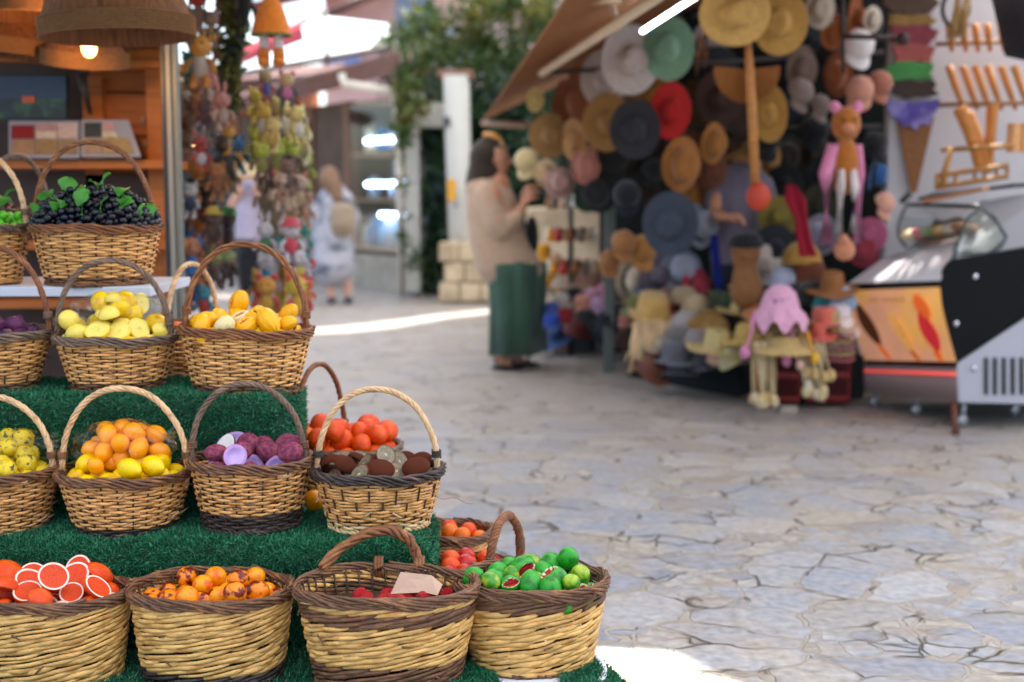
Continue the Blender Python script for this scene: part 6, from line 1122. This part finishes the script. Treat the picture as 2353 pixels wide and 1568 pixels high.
lying = [(1475, 705, 8.5, 90, '6c6a30', 'olive green floppy hat on the table', 'bucket', .1), (1500, 712, 8.3, 100, 'c8a464', 'pale straw hat with a long fringe', 'bucket', .25), (1572, 690, 8.4, 70, 'b09c80', 'beige knitted hat behind the fringed one', 'beanie', .0), (1628, 695, 8.4, 60, '7c141c', 'dark red knitted beanie', 'beanie', .0), (1660, 732, 8.2, 56, 'c8c4cc', 'white beanie near the dark red one', 'beanie', .0),
 (1645, 762, 7.9, 130, 'b08a4c', 'tilted tan straw boater', 'brim', .9), (1648, 790, 7.6, 120, 'd0bc84', 'cream straw hat with a tall crown in front of the boater', 'brim', .1), (1580, 755, 8.1, 86, 'a8a09c', 'grey knitted hat behind the grey ribbed pile', 'beanie', .1), (1560, 790, 7.9, 100, '6c6864', 'grey ribbed hat pile, upper', 'bucket', .0), (1555, 820, 7.8, 100, '5c5c64', 'grey ribbed hat pile, lower', 'bucket', .0), (1690, 800, 7.6, 90, 'c09898', 'dusty pink straw hat at the table edge', 'brim', .3), (1715, 770, 7.5, 100, 'd0b46c', 'yellow straw hat left of the pink octopus like hat', 'brim', .1),
 (1842, 600, 7.6, 90, 'b08a44', 'mustard hat on top of the brown hats', 'beanie', .0), (1850, 640, 7.6, 110, '6c3a20', 'dark rust hat under the mustard one', 'bucket', .0), (1912, 655, 7.3, 110, 'a06c3c', 'tan felt hat next to the freezer', 'brim', .15), (1800, 650, 7.6, 80, 'a8aec0', 'pale blue knitted hat behind the pink hat', 'beanie', .0), (1868, 690, 7.4, 90, '1c1e1c', 'black hat behind the pink hat', 'beanie', .0), (1895, 700, 7.3, 60, '3c8c8c', 'teal hat by the freezer', 'beanie', .0), (1895, 735, 7.15, 84, 'c86c5c', 'coral hat beside the pink hat', 'bucket', .0), (1925, 720, 7.2, 60, 'd8d0d4', 'white hat against the freezer', 'beanie', .0), (1540, 690, 8.6, 70, '9c7c6c', 'brown pink hat behind the fringed one', 'beanie', 0), (1705, 650, 8.0, 60, 'c0a05c', 'gold straw hat on the dummy', 'bucket', 0)]
for u, v, Y, w_, c, lb, kd, rx in lying: hat(u, v+8, Y, w_, w_*.8, c, lb, kd, RG.normal()*.3, rx=rx, name='hat', band=None, group='hats lying on the stall tables')
# stacks of straw hats right of the pink hat
for k, c in enumerate(('c0a474', 'b05050', 'cdb68c', 'b98c94', 'c9b488', 'b87078')):
    hat(1905, 752+k*14, 7.1, 108, 40, c, ['tan', 'red', 'cream', 'rose', 'beige', 'coral'][k]+' brimmed hat in the stack beside the freezer', 'brim', .0, rx=.05, group='hats stacked beside the freezer')
for k, c in enumerate(('c8ac74', 'd0b47c', 'c09c60', 'cbb080', 'b8965c')):
    hat(1800, 742+k*14, 7.05, 132-k*3, 44, c, ['top', 'second', 'middle', 'fourth', 'bottom'][k]+' straw hat of the stack under the pink hat', 'floppy', k*1.1, rx=.04, group='straw hats stacked under the pink hat')
# pink scalloped hat
ph_ = thing('scalloped_hat', 'pink crocheted hat with a scalloped brim and long pompom cords', 'hat', P(1792, 712, 6.95)); k = mpp(6.95); PK = cm('dcaac0', 'yarn')
def fn(g): a = np.arctan2(g[..., 1], g[..., 0]); q = np.hypot(g[..., 0], g[..., 1])/(60*k); g[..., 2] -= np.clip(q-.72, 0, 1)*k*40*(1+np.cos(a*8)); return g
MB().lathe([(66*k, -20*k), (58*k, -6*k), (46*k, 4*k), (42*k, 20*k), (34*k, 42*k), (18*k, 56*k), (.001, 60*k)], 48, fn=fn).build('crown', PK, ph_)
b = MB(); b.ell((-18*k, -36*k, 22*k), (5*k, 3*k, 6*k)); b.ell((-4*k, -38*k, 22*k), (5*k, 3*k, 6*k)); b.build('eyes', cm('6c4070', 'yarn'), ph_)
def cord(par, pts, c, r=3.5, pom=14, pc=None, Y=6.9):
    b = MB(); b.tube([tuple(P(u, v, Y)-par.location) for u, v in pts], r*mpp(Y), 6, ref=(0, 1, 0)); o = b.build('cord', cm(c, 'yarn'), par)
    if pom: MB().ell(tuple(P(*pts[-1], Y)-par.location), (pom*mpp(Y)*.8, pom*mpp(Y)*.8, pom*mpp(Y)*1.1), fn=lambda g: g*(1+RG.normal(0, .05, g.shape[:2]))[..., None]).build('pompom', cm(pc or c, 'yarn'), o)
cord(ph_, [(1735, 715), (1728, 760), (1712, 810)], 'dc94b8'); cord(ph_, [(1820, 735), (1822, 790), (1808, 828)], 'dc94b8')
tb = thing('tasselled_hat', 'cream straw hat with bundles of long tassels and pompoms hanging over the red crate', 'hat', P(1800, 800, 6.92))
MB().lathe([(70*k, -10*k), (60*k, 4*k), (40*k, 8*k), (36*k, 24*k), (.001, 30*k)], 40).build('brim_and_crown', cm('c8ac74', 'straw'), tb)
for j in range(22):
    lft = j < 11; u0 = (1728 if lft else 1838)+(j % 11)*5.4; v0 = 782+RG.random()*10; v1 = (905 if lft else (888 if j % 3 else 850))+RG.random()*22; du = RG.normal()*6+(0 if lft else 14)
    cord(tb, [(u0, v0), (u0+du*.3, (v0+v1)/2), (u0+du, v1)], ['cdb890', 'c8ac80', 'd4c4a4'][j % 3], 2.6, 13, ['cdb890', 'c4a878', 'd8ccb4'][(j+1) % 3], 6.86+RG.random()*.06)
cord(tb, [(1855, 760), (1866, 800), (1872, 824)], 'e0a41c', 3.2, 13, 'e0b010', 6.84); cord(tb, [(1828, 800), (1830, 820), (1838, 838)], 'd8b098', 3, 12, 'd8b4a4', 6.85)
fh = thing('hat_fringe', 'long cream fringe hanging from the pale straw hat', 'fringe', P(1495, 745, 8.1))
b = MB()
for j in range(46):
    u0 = 1455+j*1.9; b.tube([tuple(P(u0, 735+RG.random()*10, 8.05)-fh.location), tuple(P(u0+RG.normal()*4-4+j*.12, 790, 7.98)-fh.location), tuple(P(u0+RG.normal()*7-12+j*.45, 830+RG.random()*32, 7.95)-fh.location)], .0075, 5)
b.build('strands', mat('fringe_yarn', 'cdb086', .9, .2, 20, isl=.25, bump=.4), fh)
# dummy head with a black cap
dm = thing('mannequin', 'brown display head wearing a black cap above the gold straw hat', 'mannequin', P(1712, 640, 7.6)); k = mpp(7.6)
b = MB(); chain(b, [(0, 0, 62*k), (0, 0, 40*k)], [36*k, 30*k]); chain(b, [(0, 0, 34*k), (0, 0, 8*k), (4*k, 0, -30*k)], [22*k, 30*k, 40*k]); b.ell((-14*k, -34*k, 54*k), (6*k, 8*k, 8*k)); remeshed(b, 'head', cm('9c6c44', 'straw'), dm, .01, 3)
MB().lathe([(40*k, 72*k), (42*k, 80*k), (34*k, 98*k), (14*k, 108*k), (.001, 109*k)], 20).build('cap', cm('16191c'), dm)
# souvenir rack with keychains
rk = thing('souvenir_rack', 'rotating rack crowded with small white, brown and yellow souvenirs behind the woman', 'rack', (P(1312, 500, 9.9).x, 9.9, 0))
b = MB(); b.tube([(0, 0, 0), (0, 0, 1.5)], .02, 8)
for z in (.45, .7, .95, 1.2): b.lathe([(.16, z), (.165, z+.008), (.16, z+.016)], 20)
b.build('pole', cm('3c342c', 'paint'), rk)
for z in (.42, .67, .92, 1.17):
    for j in range(12):
        a = j*PI/6+z; q = MB(); q.ell((0, 0, 0), (.035, .03, .045)); q.ell((0, 0, .05), (.024, .024, .024)); 
        o = q.build('keychain', cm(['d8d4cc', 'c8b49c', '8a5a38', 'd89c28', 'e0dcd8', '7c6c60', 'b03c38'][(j*3+int(z*10)) % 7], 'plastic'), None); o.location = rk.location+Vector((.17*math.cos(a), .17*math.sin(a), z)); tag(o, 'small '+['white', 'tan', 'brown', 'yellow', 'pale', 'grey', 'red'][(j*3+int(z*10)) % 7]+' keychain figure on the '+{.42: 'lowest', .67: 'second lowest', .92: 'second highest', 1.17: 'highest'}[z]+' ring of the souvenir rack', 'keychain', 'keychains on the rack')
# odds and ends heaped on the wall beside the rack
for k_ in range(34):
    u, v = 1235+RG.random()*190, 612+RG.random()*60; Y = 10.15+RG.random()*.25; q = MB(); r_ = .035+.03*RG.random(); q.ell((0, 0, 0), (r_, r_, r_*1.2)); q.ell((0, 0, r_*1.3), r_*.6)
    cc, nn = [('c8a088', 'skin pink'), ('d8b030', 'yellow'), ('a86840', 'rust'), ('c8c0b8', 'white'), ('8a5848', 'brown')][k_ % 5]
    o = q.build('figurine', cm(cc, 'yarn'), None); o.location = P(u, v, Y); tag(o, nn+' little woollen figure in the heap beside the rack', 'figurine', nn+' figures heaped beside the rack')
b = MB(); b.box((0, 0, 0), (.9, .5, .7)); o = b.build('figurine_table', mat('stone_table', 'b09a7c', .9, .3, 6), None, False, .02); o.location = (P(1330, 690, 10.35).x, 10.45, .35); tag(o, 'low stone block under the heap of woollen figures', 'block')
for u, v, s in ((1250, 610, 1.3), (1262, 640, 1.1)):
    q = MB(); q.ell((0, 0, 0), (.07*s, .06*s, .07*s)); q.ell((0, 0, .09*s), .045*s); o = q.build('figurine', cm('dca018', 'yarn')); o.location = P(u, v, 10.0); tag(o, 'bright yellow woollen chick by the '+('upper' if v < 620 else 'lower')+' left of the heap', 'figurine')
# ================================================================ ICE CREAM KIOSK, RIGHT
ic = thing('ice_cream_kiosk', 'white walled ice cream kiosk with a painted cone and wafer racks', 'kiosk', (3.2, 8.2, 0))
def IR(p): return Vector(p)-ic.location
YW = 8.1; xw0 = P(2036, 500, YW).x
b = MB(); b.hexa([IR((xw0, YW, 0)), IR((xw0+2.2, YW-.5, 0)), IR((xw0+2.2, YW-.4, 0)), IR((xw0, YW+.1, 0))], [IR((xw0, YW, 2.5)), IR((xw0+2.2, YW-.5, 2.5)), IR((xw0+2.2, YW-.4, 2.5)), IR((xw0, YW+.1, 2.5))])
b.build('wall', mat('grey_white_panel', 'c6c4c8', .5, .06, 2), ic, False)
def yw(u, off=.0): x = P(u, 300, YW).x; return YW-(x-xw0)*.227-off
# cone sign in relief
cs_ = thing('cone_sign', 'tall sign of a wafer cone stacked with coloured ice cream scoops', 'sign', (P(2098, 300, 8).x, yw(2098)-.02, P(2098, 300, 8).z))
def cpt(u, v, o=.03): Y = yw(u, o); return P(u, v, Y)-cs_.location
def blob(u0, u1, v0, v1, c, seed, nm):
    b = MB(); cu, cv = (u0+u1)/2, (v0+v1)/2; n_ = 40; pts = []
    for i in range(n_):
        a = 2*PI*i/n_; r = 1+.10*math.sin(5*a+seed)+.07*math.sin(9*a+seed*2); s = 4.; rr = (abs(math.cos(a))**s+abs(math.sin(a))**s)**(-1/s)
        pts.append(cpt(cu+(u1-u0)/2*math.cos(a)*r*rr*.93, cv+(v1-v0)/2*math.sin(a)*r*rr*.95, .02))
    b.prism(pts[::-1], (0, -.03, 0)); b.build(nm, mat('scoop_'+c, c, .5, .35, 14, bump=.5, bs=18), cs_, False, .006)
for u0, u1, v0, v1, c, s in ((2028, 2152, -40, 38, '4a3424', 0), (2038, 2148, 34, 62, '8a6c30', 1), (2042, 2152, 56, 104, '7c2c3c', 2), (2048, 2146, 100, 144, '9a4c48', 3), (2030, 2144, 142, 186, '3c8c44', 4), (2044, 2152, 184, 226, '33211a', 5)): blob(u0, u1, v0, v1, c, s, 'scoop')
b = MB(); b.prism([cpt(u, v, .02) for u, v in ((2058, 270), (2092, 442), (2104, 442), (2144, 270))], (0, -.02, 0)); b.build('cone', mat('wafer_painted', '8c5c30', .6, .2, 20, bump=.4), cs_, False)
b = MB(); b.prism([cpt(u, v, .045) for u, v in ((2036, 232), (2042, 262), (2062, 276), (2072, 290), (2090, 288), (2104, 300), (2112, 284), (2134, 288), (2140, 268), (2152, 250), (2158, 228), (2100, 236))], (0, -.02, 0)); b.build('scoop', mat('scoop_purple', '5448a8', .5, .3, 14, bump=.5, col2='8a84c8', c2s=9), cs_, False)
WC = mat('wafer', 'c07c38', .6, .22, 30, bump=.5, bs=80)
def wood_rail(u0, v0, u1, v1, Y, nm='rail'):
    b = MB(); b.tube([tuple(IR(P(u0, v0, Y))), tuple(IR(P(u1, v1, Y-.12)))], .013, 6); b.build(nm, cm('8a5c34', 'wood'), ic)
wood_rail(2150, 102, 2400, 92, 7.75); wood_rail(2155, 242, 2400, 236, 7.7)
for i, u in enumerate((2180, 2212, 2240, 2268, 2300, 2330)):
    for r_, (v0, v1, du) in enumerate(((55, 118, 8), (152, 252, 34))):
        o = thing('wafer_cone', ('upper' if r_ == 0 else 'lower')+' rack wafer cone, '+['leftmost', 'second from the left', 'third from the left', 'fourth from the left', 'fifth from the left', 'sixth from the left'][i]+' on its rail', 'wafer cone', P(u, v0, 7.65), group=('upper' if r_ == 0 else 'lower')+' rack wafer cones')
        b = MB(); b.tube([(0, 0, 0), tuple(P(u+du*.5, (v0+v1)/2, 7.66)-o.location), tuple(P(u+du, v1, 7.70)-o.location)], np.array([.022, .02, .012]), 10, ref=(0, 1, 0)); b.build('cone', WC, o)
for i, (u0, v0, u1, v1, r_) in enumerate(((2205, 248, 2252, 395, .04), (2222, 262, 2268, 398, .036), (2282, 238, 2272, 395, .034))):
    o = thing('cone_stack', ['leftmost tall stack of nested wafer cones curving to the left', 'second tall stack of nested wafer cones', 'upright stack of nested wafer cones curving right'][i], 'wafer cones', P(u1, v1, 7.3), group=None)
    b = MB(); n_ = 26; t = np.linspace(0, 1, n_*4); c = np.stack([np.array(P(u1+(u0-u1)*q**1.4, v1+(v0-v1)*q, 7.3)-o.location) for q in t]); rad = r_*(.72+.28*t)*(1+.10*((np.arange(n_*4) % 4)/3-.5)); b.tube(c, rad, 12, ref=(0, 1, 0)); b.build('cones', WC, o)
for u in (2328, 2352, 2376):
    o = thing('cup_stack', {2328: 'left', 2352: 'middle', 2376: 'right'}[u]+' stack of pleated wafer cups at the right edge', 'wafer cups', P(u, 350, 7.2), group='stacks of wafer cups'); b = MB(); pr = []
    for k_ in range(12): z = k_*.0135; pr += [(.034, z), (.04, z+.009), (.034, z+.0095)]
    b.lathe(pr, 18); b.build('cups', mat('wafer_cup', 'd8a06c', .6, .15, 30), o)
b = MB()
for p in (((2148, 405), (2318, 380)), ((2148, 432), (2318, 405)), ((2162, 345), (2330, 335))): b.tube([tuple(IR(P(*p[0], 7.3))), tuple(IR(P(*p[1], 7.15)))], .014, 6)
for u in (2152, 2172, 2196, 2240, 2262, 2290, 2314): b.tube([tuple(IR(P(u, 400-(u-2150)*.15, 7.28))), tuple(IR(P(u, 436-(u-2150)*.15, 7.28)))], .011, 6)
b.tube([tuple(IR(P(2186, 340, 7.28))), tuple(IR(P(2162, 430, 7.28)))], .018, 8)
b.build('cone_rack', cm('a8763c', 'wood'), ic)
for i, (u0, v0, u1, v1, r_, c) in enumerate(((2205, -30, 2192, 100, .05, 'b08c58'), (2228, -30, 2208, 90, .045, 'a88450'), (2290, -30, 2300, 60, .04, '8a7048'))):
    o = thing('straw_bundle', ['left', 'middle', 'right'][i]+' bundle of dried straw hanging at the top right', 'straw bundle', P(u0, v0, 7.2)); b = MB()
    for k_ in range(26): b.tube([(RG.normal()*.008, RG.normal()*.008, 0), tuple(P(u1+RG.normal()*9, v1-RG.random()*30, 7.2+RG.normal()*.02)-o.location)], .004, 4)
    b.build('straws', mat('dry_straw', c, .8, .2, 30, isl=.3), o)
b = MB(); a = np.linspace(0, 2*PI, 30, endpoint=False); c = P(2196, 20, 7.5); b.tube(np.stack([c.x+.075*np.cos(a), c.y+0*a, c.z+.10*np.sin(a)], -1), .013, 8, ref=(0, 1, 0), closed=True); tag(b.build('black_ring', cm('15181c', 'plastic')), 'black oval ring hanging above the wafer cones', 'ring')
b = MB(); b.slab([P(2168, 90, 7.4), P(2196, 72, 7.4), P(2240, 55, 7.4), P(2200, 60, 7.4)], .01); tag(b.build('red_ribbon', cm('a0202c')), 'small red ribbon by the black ring', 'ribbon')
b = MB(); b.slab([P(2310, 130, 7.0), P(2400, 150, 6.9), P(2400, -60, 6.9), P(2265, -60, 7.1)], .02); tag(b.build('dark_drape', cm('1c1420')), 'dark purple cloth hanging in the top right corner', 'cloth')
# ------------------------------------------------------------ freezer
fz = thing('ice_cream_freezer', 'ice cream display freezer with lit cone poster, curved glass and black and steel side', 'freezer', G(2197, 1000))
def F(u, v, Y): return P(u, v, Y)-fz.location
STEEL = mat('brushed_steel', 'b0b0b8', .35, .05, 4, metal=.6, bump=.05, bs=80); BLK = mat('black_panel', '07080b', .5, .1, 3, spec=.2); GRYP = cm('c9c9d2', 'paint')
YR, YL = 6.68, 7.45     # right (near) and left (far) ends of the front
R_ = [(2199, 556), (2176, 606), (2161, 645), (2160, 660), (2164, 700), (2174, 745), (2186, 790), (2198, 832), (2201, 845), (2203, 924)]
L_ = [(2088, 572), (2022, 600), (1952, 652), (1945, 668), (1948, 700), (1956, 745), (1968, 790), (1983, 828), (1987, 838), (1987, 903)]
def strip(i0, i1, name, m, off=0., parent=fz, n=6, ins=(0, 1)):
    g = []
    for i in range(i0, i1+1):
        dy = {0: .12, 1: .05}.get(i, 0); a = F(*L_[i], YL-off+dy); c = F(*R_[i], YR-off+dy); g.append([tuple(a.lerp(c, ins[0]+(ins[1]-ins[0])*t)) for t in np.linspace(0, 1, n)])
    g = np.array(g); b = MB(); b.grid(g); b.grid(g[::-1]+np.array([.0, .015, 0])); return b.build(name, m, parent)
strip(0, 2, 'top_glass_shelf', mat('white_enamel', (.9, .9, .93), .2, .02, 2, coat=1.)); strip(2, 3, 'trim', BLK)
pg = strip(3, 7, 'poster', mat('poster_lit', 'c8924c', .5, .12, 5, col2='b98468', c2s=2.2, emit=.22))
strip(7, 8, 'trim', BLK); strip(8, 9, 'front_grille', mat('grille_grey', 'a8908c', .5, .05, 2, metal=.2))
# poster pictures: three ice creams and the heading
def fp(s, t, off=.012):    # s across, t down the poster
    i = 3+t*4; k = min(int(i), 6); f = i-k; a = F(*L_[k], YL).lerp(F(*L_[k+1], YL), f); c = F(*R_[k], YR).lerp(F(*R_[k+1], YR), f); return a.lerp(c, s)+Vector((-.6, -.8, 0))*off
def pblob(s0, t0, s1, t1, w_, c, nm):
    g = []
    for q in np.linspace(0, 1, 8):
        hw = w_*math.sin(PI*min(.97, max(.06, q)))**.6; g.append([tuple(fp(s0+(s1-s0)*q+hw*x, t0+(t1-t0)*q)) for x in (-1, -.5, 0, .5, 1)])
    b = MB(); g = np.array(g); b.grid(g); b.grid(g[::-1]); b.build(nm, mat('print_'+c, c, .5, .25, 60, emit=.15), pg)
pblob(.12, .24, .27, .78, .075, '4a2410', 'printed_ice_cream'); pblob(.25, .74, .33, 1.0, .03, 'd8641c', 'printed_cone'); pblob(.47, .34, .60, .85, .06, 'd89c50', 'printed_ice_cream'); pblob(.58, .82, .64, 1.0, .03, 'b8601c', 'printed_cone')
pblob(.76, .1, .84, .45, .07, 'd8601c', 'printed_ice_cream'); pblob(.78, .35, .86, .85, .075, 'c0242c', 'printed_ice_cream'); pblob(.83, .8, .86, 1.0, .03, 'd85c14', 'printed_cone')
for i in range(11):
    if i in (3,): continue
    pblob(.27+i*.035, .13+.02*(i % 2), .27+i*.035+.004, .21, .011, 'a8743c', 'heading_letter')
# grille ribs and the red light behind
b = MB()
for i in range(44):
    s = (i+.5)/44; a = F(*L_[8], YL).lerp(F(*R_[8], YR), s); c = F(*L_[9], YL).lerp(F(*R_[9], YR), s); o_ = Vector((-.6, -.8, 0))*.008; b.tube([tuple(a+o_), tuple(c+o_)], .0045, 4)
b.build('grille_rib', mat('grille_rib', 'b09c98', .4, .05, 3, metal=.3), fz)
b = MB(); b.tube([tuple(F(1992, 846, YL)+Vector((-.02, -.03, -.012))), tuple(F(2199, 853, YR)+Vector((-.02, -.03, -.012)))], .008, 6); b.build('red_light', mat('red_strip_glow', (1, .10, .08), .4, 0, emit=.22), fz)
b = MB(); b.tube([tuple(F(1970, 665, YL)), tuple(F(1962, 750, YL)), tuple(F(1985, 838, YL)), tuple(F(1981, 905, YL))], .018, 6); b.build('corner_trim', STEEL, fz)
# side panel, black over steel
zb = 924; YE = 6.55
side_top = [(2196, 600), (2250, 590), (2400, 560)]
blk = [(2161, 645), (2160, 660), (2164, 700), (2174, 745), (2186, 790), (2199, 834), (2400, 700), (2400, 560), (2186, 598), (2170, 616)]
def sy(u): return YR-(u-2200)*.0006
b = MB(); b.prism([F(u, v, sy(u)-.004) for u, v in blk], (.0, .03, 0)); b.build('side_panel', BLK, fz, False, .004)
b = MB(); b.prism([F(u, v, sy(u)) for u, v in ((2199, 836), (2203, 925), (2400, 930), (2400, 702))], (.0, .03, 0)); b.build('steel_panel', mat('painted_steel', 'b4b4be', .45, .04, 3), fz, False, .003)
for i in range(6):
    u = 2266+i*20.5; b = MB(); b.prism([F(a, v, sy(u)-.003) for a, v in ((u-5, 822), (u-5, 906), (u+4, 908), (u+4, 822))], (.0, -.004, 0)); b.build('vent_slot', cm('101216', 'plastic'), fz, False)
for u, v in ((2242, 636), (2198, 744), (2238, 847)): b = MB(); b.ell(tuple(F(u, v, sy(u)-.01)), (.015, .012, .018)); b.build('bolt', mat('chrome', 'd8d8e0', .15, 0, metal=1), fz)
# cabinet body, base, wheels, leg
b = MB(); b.hexa([F(2001, 905, YL-.0)+Vector((.03, .05, 0)), F(2203, 922, YR)+Vector((.0, .05, 0)), F(2500, 926, 6.6)+Vector((0, .1, 0)), F(2400, 905, 7.6)], [F(1975, 670, YL)+Vector((.06, .06, 0)), F(2168, 660, YR)+Vector((.03, .06, 0)), F(2500, 610, 6.6)+Vector((0, .1, 0)), F(2400, 640, 7.6)]); b.build('cabinet', cm('2a2c30', 'paint'), fz, False)
for u, v, Y in ((2212, 948, 6.75), (2010, 928, 7.4), (2106, 934, 7.1), (2330, 945, 7.1)):
    b = MB(); c = F(u, v, Y); c.z = .035; b.lathe([(.02, -.015), (.034, -.012), (.034, .012), (.02, .015)], 16, c=tuple(c), R=rotm(PI/2, 0, .6), caps=True); w__ = b.build('wheel', mat('chrome_dull', 'a8aab0', .3, .05, metal=.7), fz); b = MB(); b.tube([tuple(c), tuple(c+Vector((.01, 0, .12)))], .012, 6); b.build('fork', STEEL, w__)
b = MB(); b.tube([tuple(F(2190, 926, 6.62)), tuple(Vector((0, 0, 0)))], .02, 8); b.build('leg', cm('5c3024', 'paint'), fz)
# white fabric of ice trays, glass hood
b = MB(); b.grid(np.array([[tuple(F(*L_[0], YL).lerp(F(*R_[0], YR), s)*(1-t)+F(2150+s*90, 520-18*t+4*math.sin(s*9), 7.6-s*.4)*t+Vector((0, 0, .0))) for s in np.linspace(0, 1, 9)] for t in np.linspace(0, 1, 6)])); b.build('tray_deck', mat('tray_deck', '8d8f86', .4, .3, 5, col2='b08c84', c2s=6), fz)
gl2 = glassy('hood_glass', (.95, .98, .96), .12, .04)
g = np.array([[tuple(F(*L_[0], YL+.12).lerp(F(*R_[0], YR+.12), s)*(1-t)**2+(F(2040+s*140, 540-s*30, 7.4-s*.6)*2*t*(1-t))+F(2085+s*165, 470+s*5, 7.9-s*1.0)*t*t) for s in np.linspace(0, 1, 9)] for t in np.linspace(0, 1, 12)])
b = MB(); b.grid(g); b.build('curved_glass', gl2, fz)
b = MB(); b.tube(g[-1], .012, 6); b.build('glass_frame', cm('23282a', 'plastic'), fz); b = MB(); b.tube(g[:, 0], .008, 6); b.build('glass_frame', cm('23282a', 'plastic'), fz)
b = MB(); b.tube([tuple(F(u, v, Y)) for u, v, Y in ((2190, 598, 6.7), (2200, 560, 6.75), (2225, 500, 6.8), (2252, 478, 6.85), (2285, 500, 6.8), (2312, 545, 6.75), (2300, 568, 6.72), (2245, 596, 6.68))], .010, 8, ref=(0, 1, 0)); b.build('glass_frame', cm('2c3a3a', 'plastic'), fz)
b = MB(); b.prism([F(u, v, 6.82) for u, v in ((2190, 598), (2200, 560), (2225, 500), (2252, 478), (2285, 500), (2312, 545), (2300, 568), (2245, 598))], (0, .004, 0)); b.build('end_glass', gl2, fz, False)
b = MB(); b.slab([F(2210, 590, 6.9), F(2420, 575, 6.7), F(2420, 440, 6.9), F(2250, 470, 7.2)], .02); b.build('hood', cm('a0a0a6', 'paint'), fz, False, .004)
b = MB(); b.slab([F(2110, 462, 7.5), F(2330, 430, 7.0), F(2420, 425, 7.0), F(2150, 448, 7.8)], .02); b.build('top_frame', cm('23282a', 'plastic'), fz, False, .004); b = MB(); b.slab([F(2122, 468, 7.4), F(2260, 440, 7.05), F(2275, 436, 7.1), F(2140, 460, 7.5)], .02); b.build('copper_strip', mat('copper_strip', 'c08a60', .3, .05, metal=.5), fz, False)
b = MB(); b.tube([tuple(F(2070, 465, 7.5)), tuple(F(2092, 445, 7.5))], .018, 8); b.build('handle', cm('23282a', 'plastic'), fz)
cols_ = ['d8c8a0', 'b87078', '7c9a6c', 'c8a068', 'd8d0c4', '8a6048']
for k_ in range(6):
    c = F(2095+k_*24, 540-k_*3, 7.4-k_*.08); b = MB(); b.ell(tuple(c), (.07, .1, .035), fn=lambda g: g*(1+RG.normal(0, .05, g.shape[:2]))[..., None]); b.build('ice_cream_tray', cm(cols_[k_], 'soap'), fz)
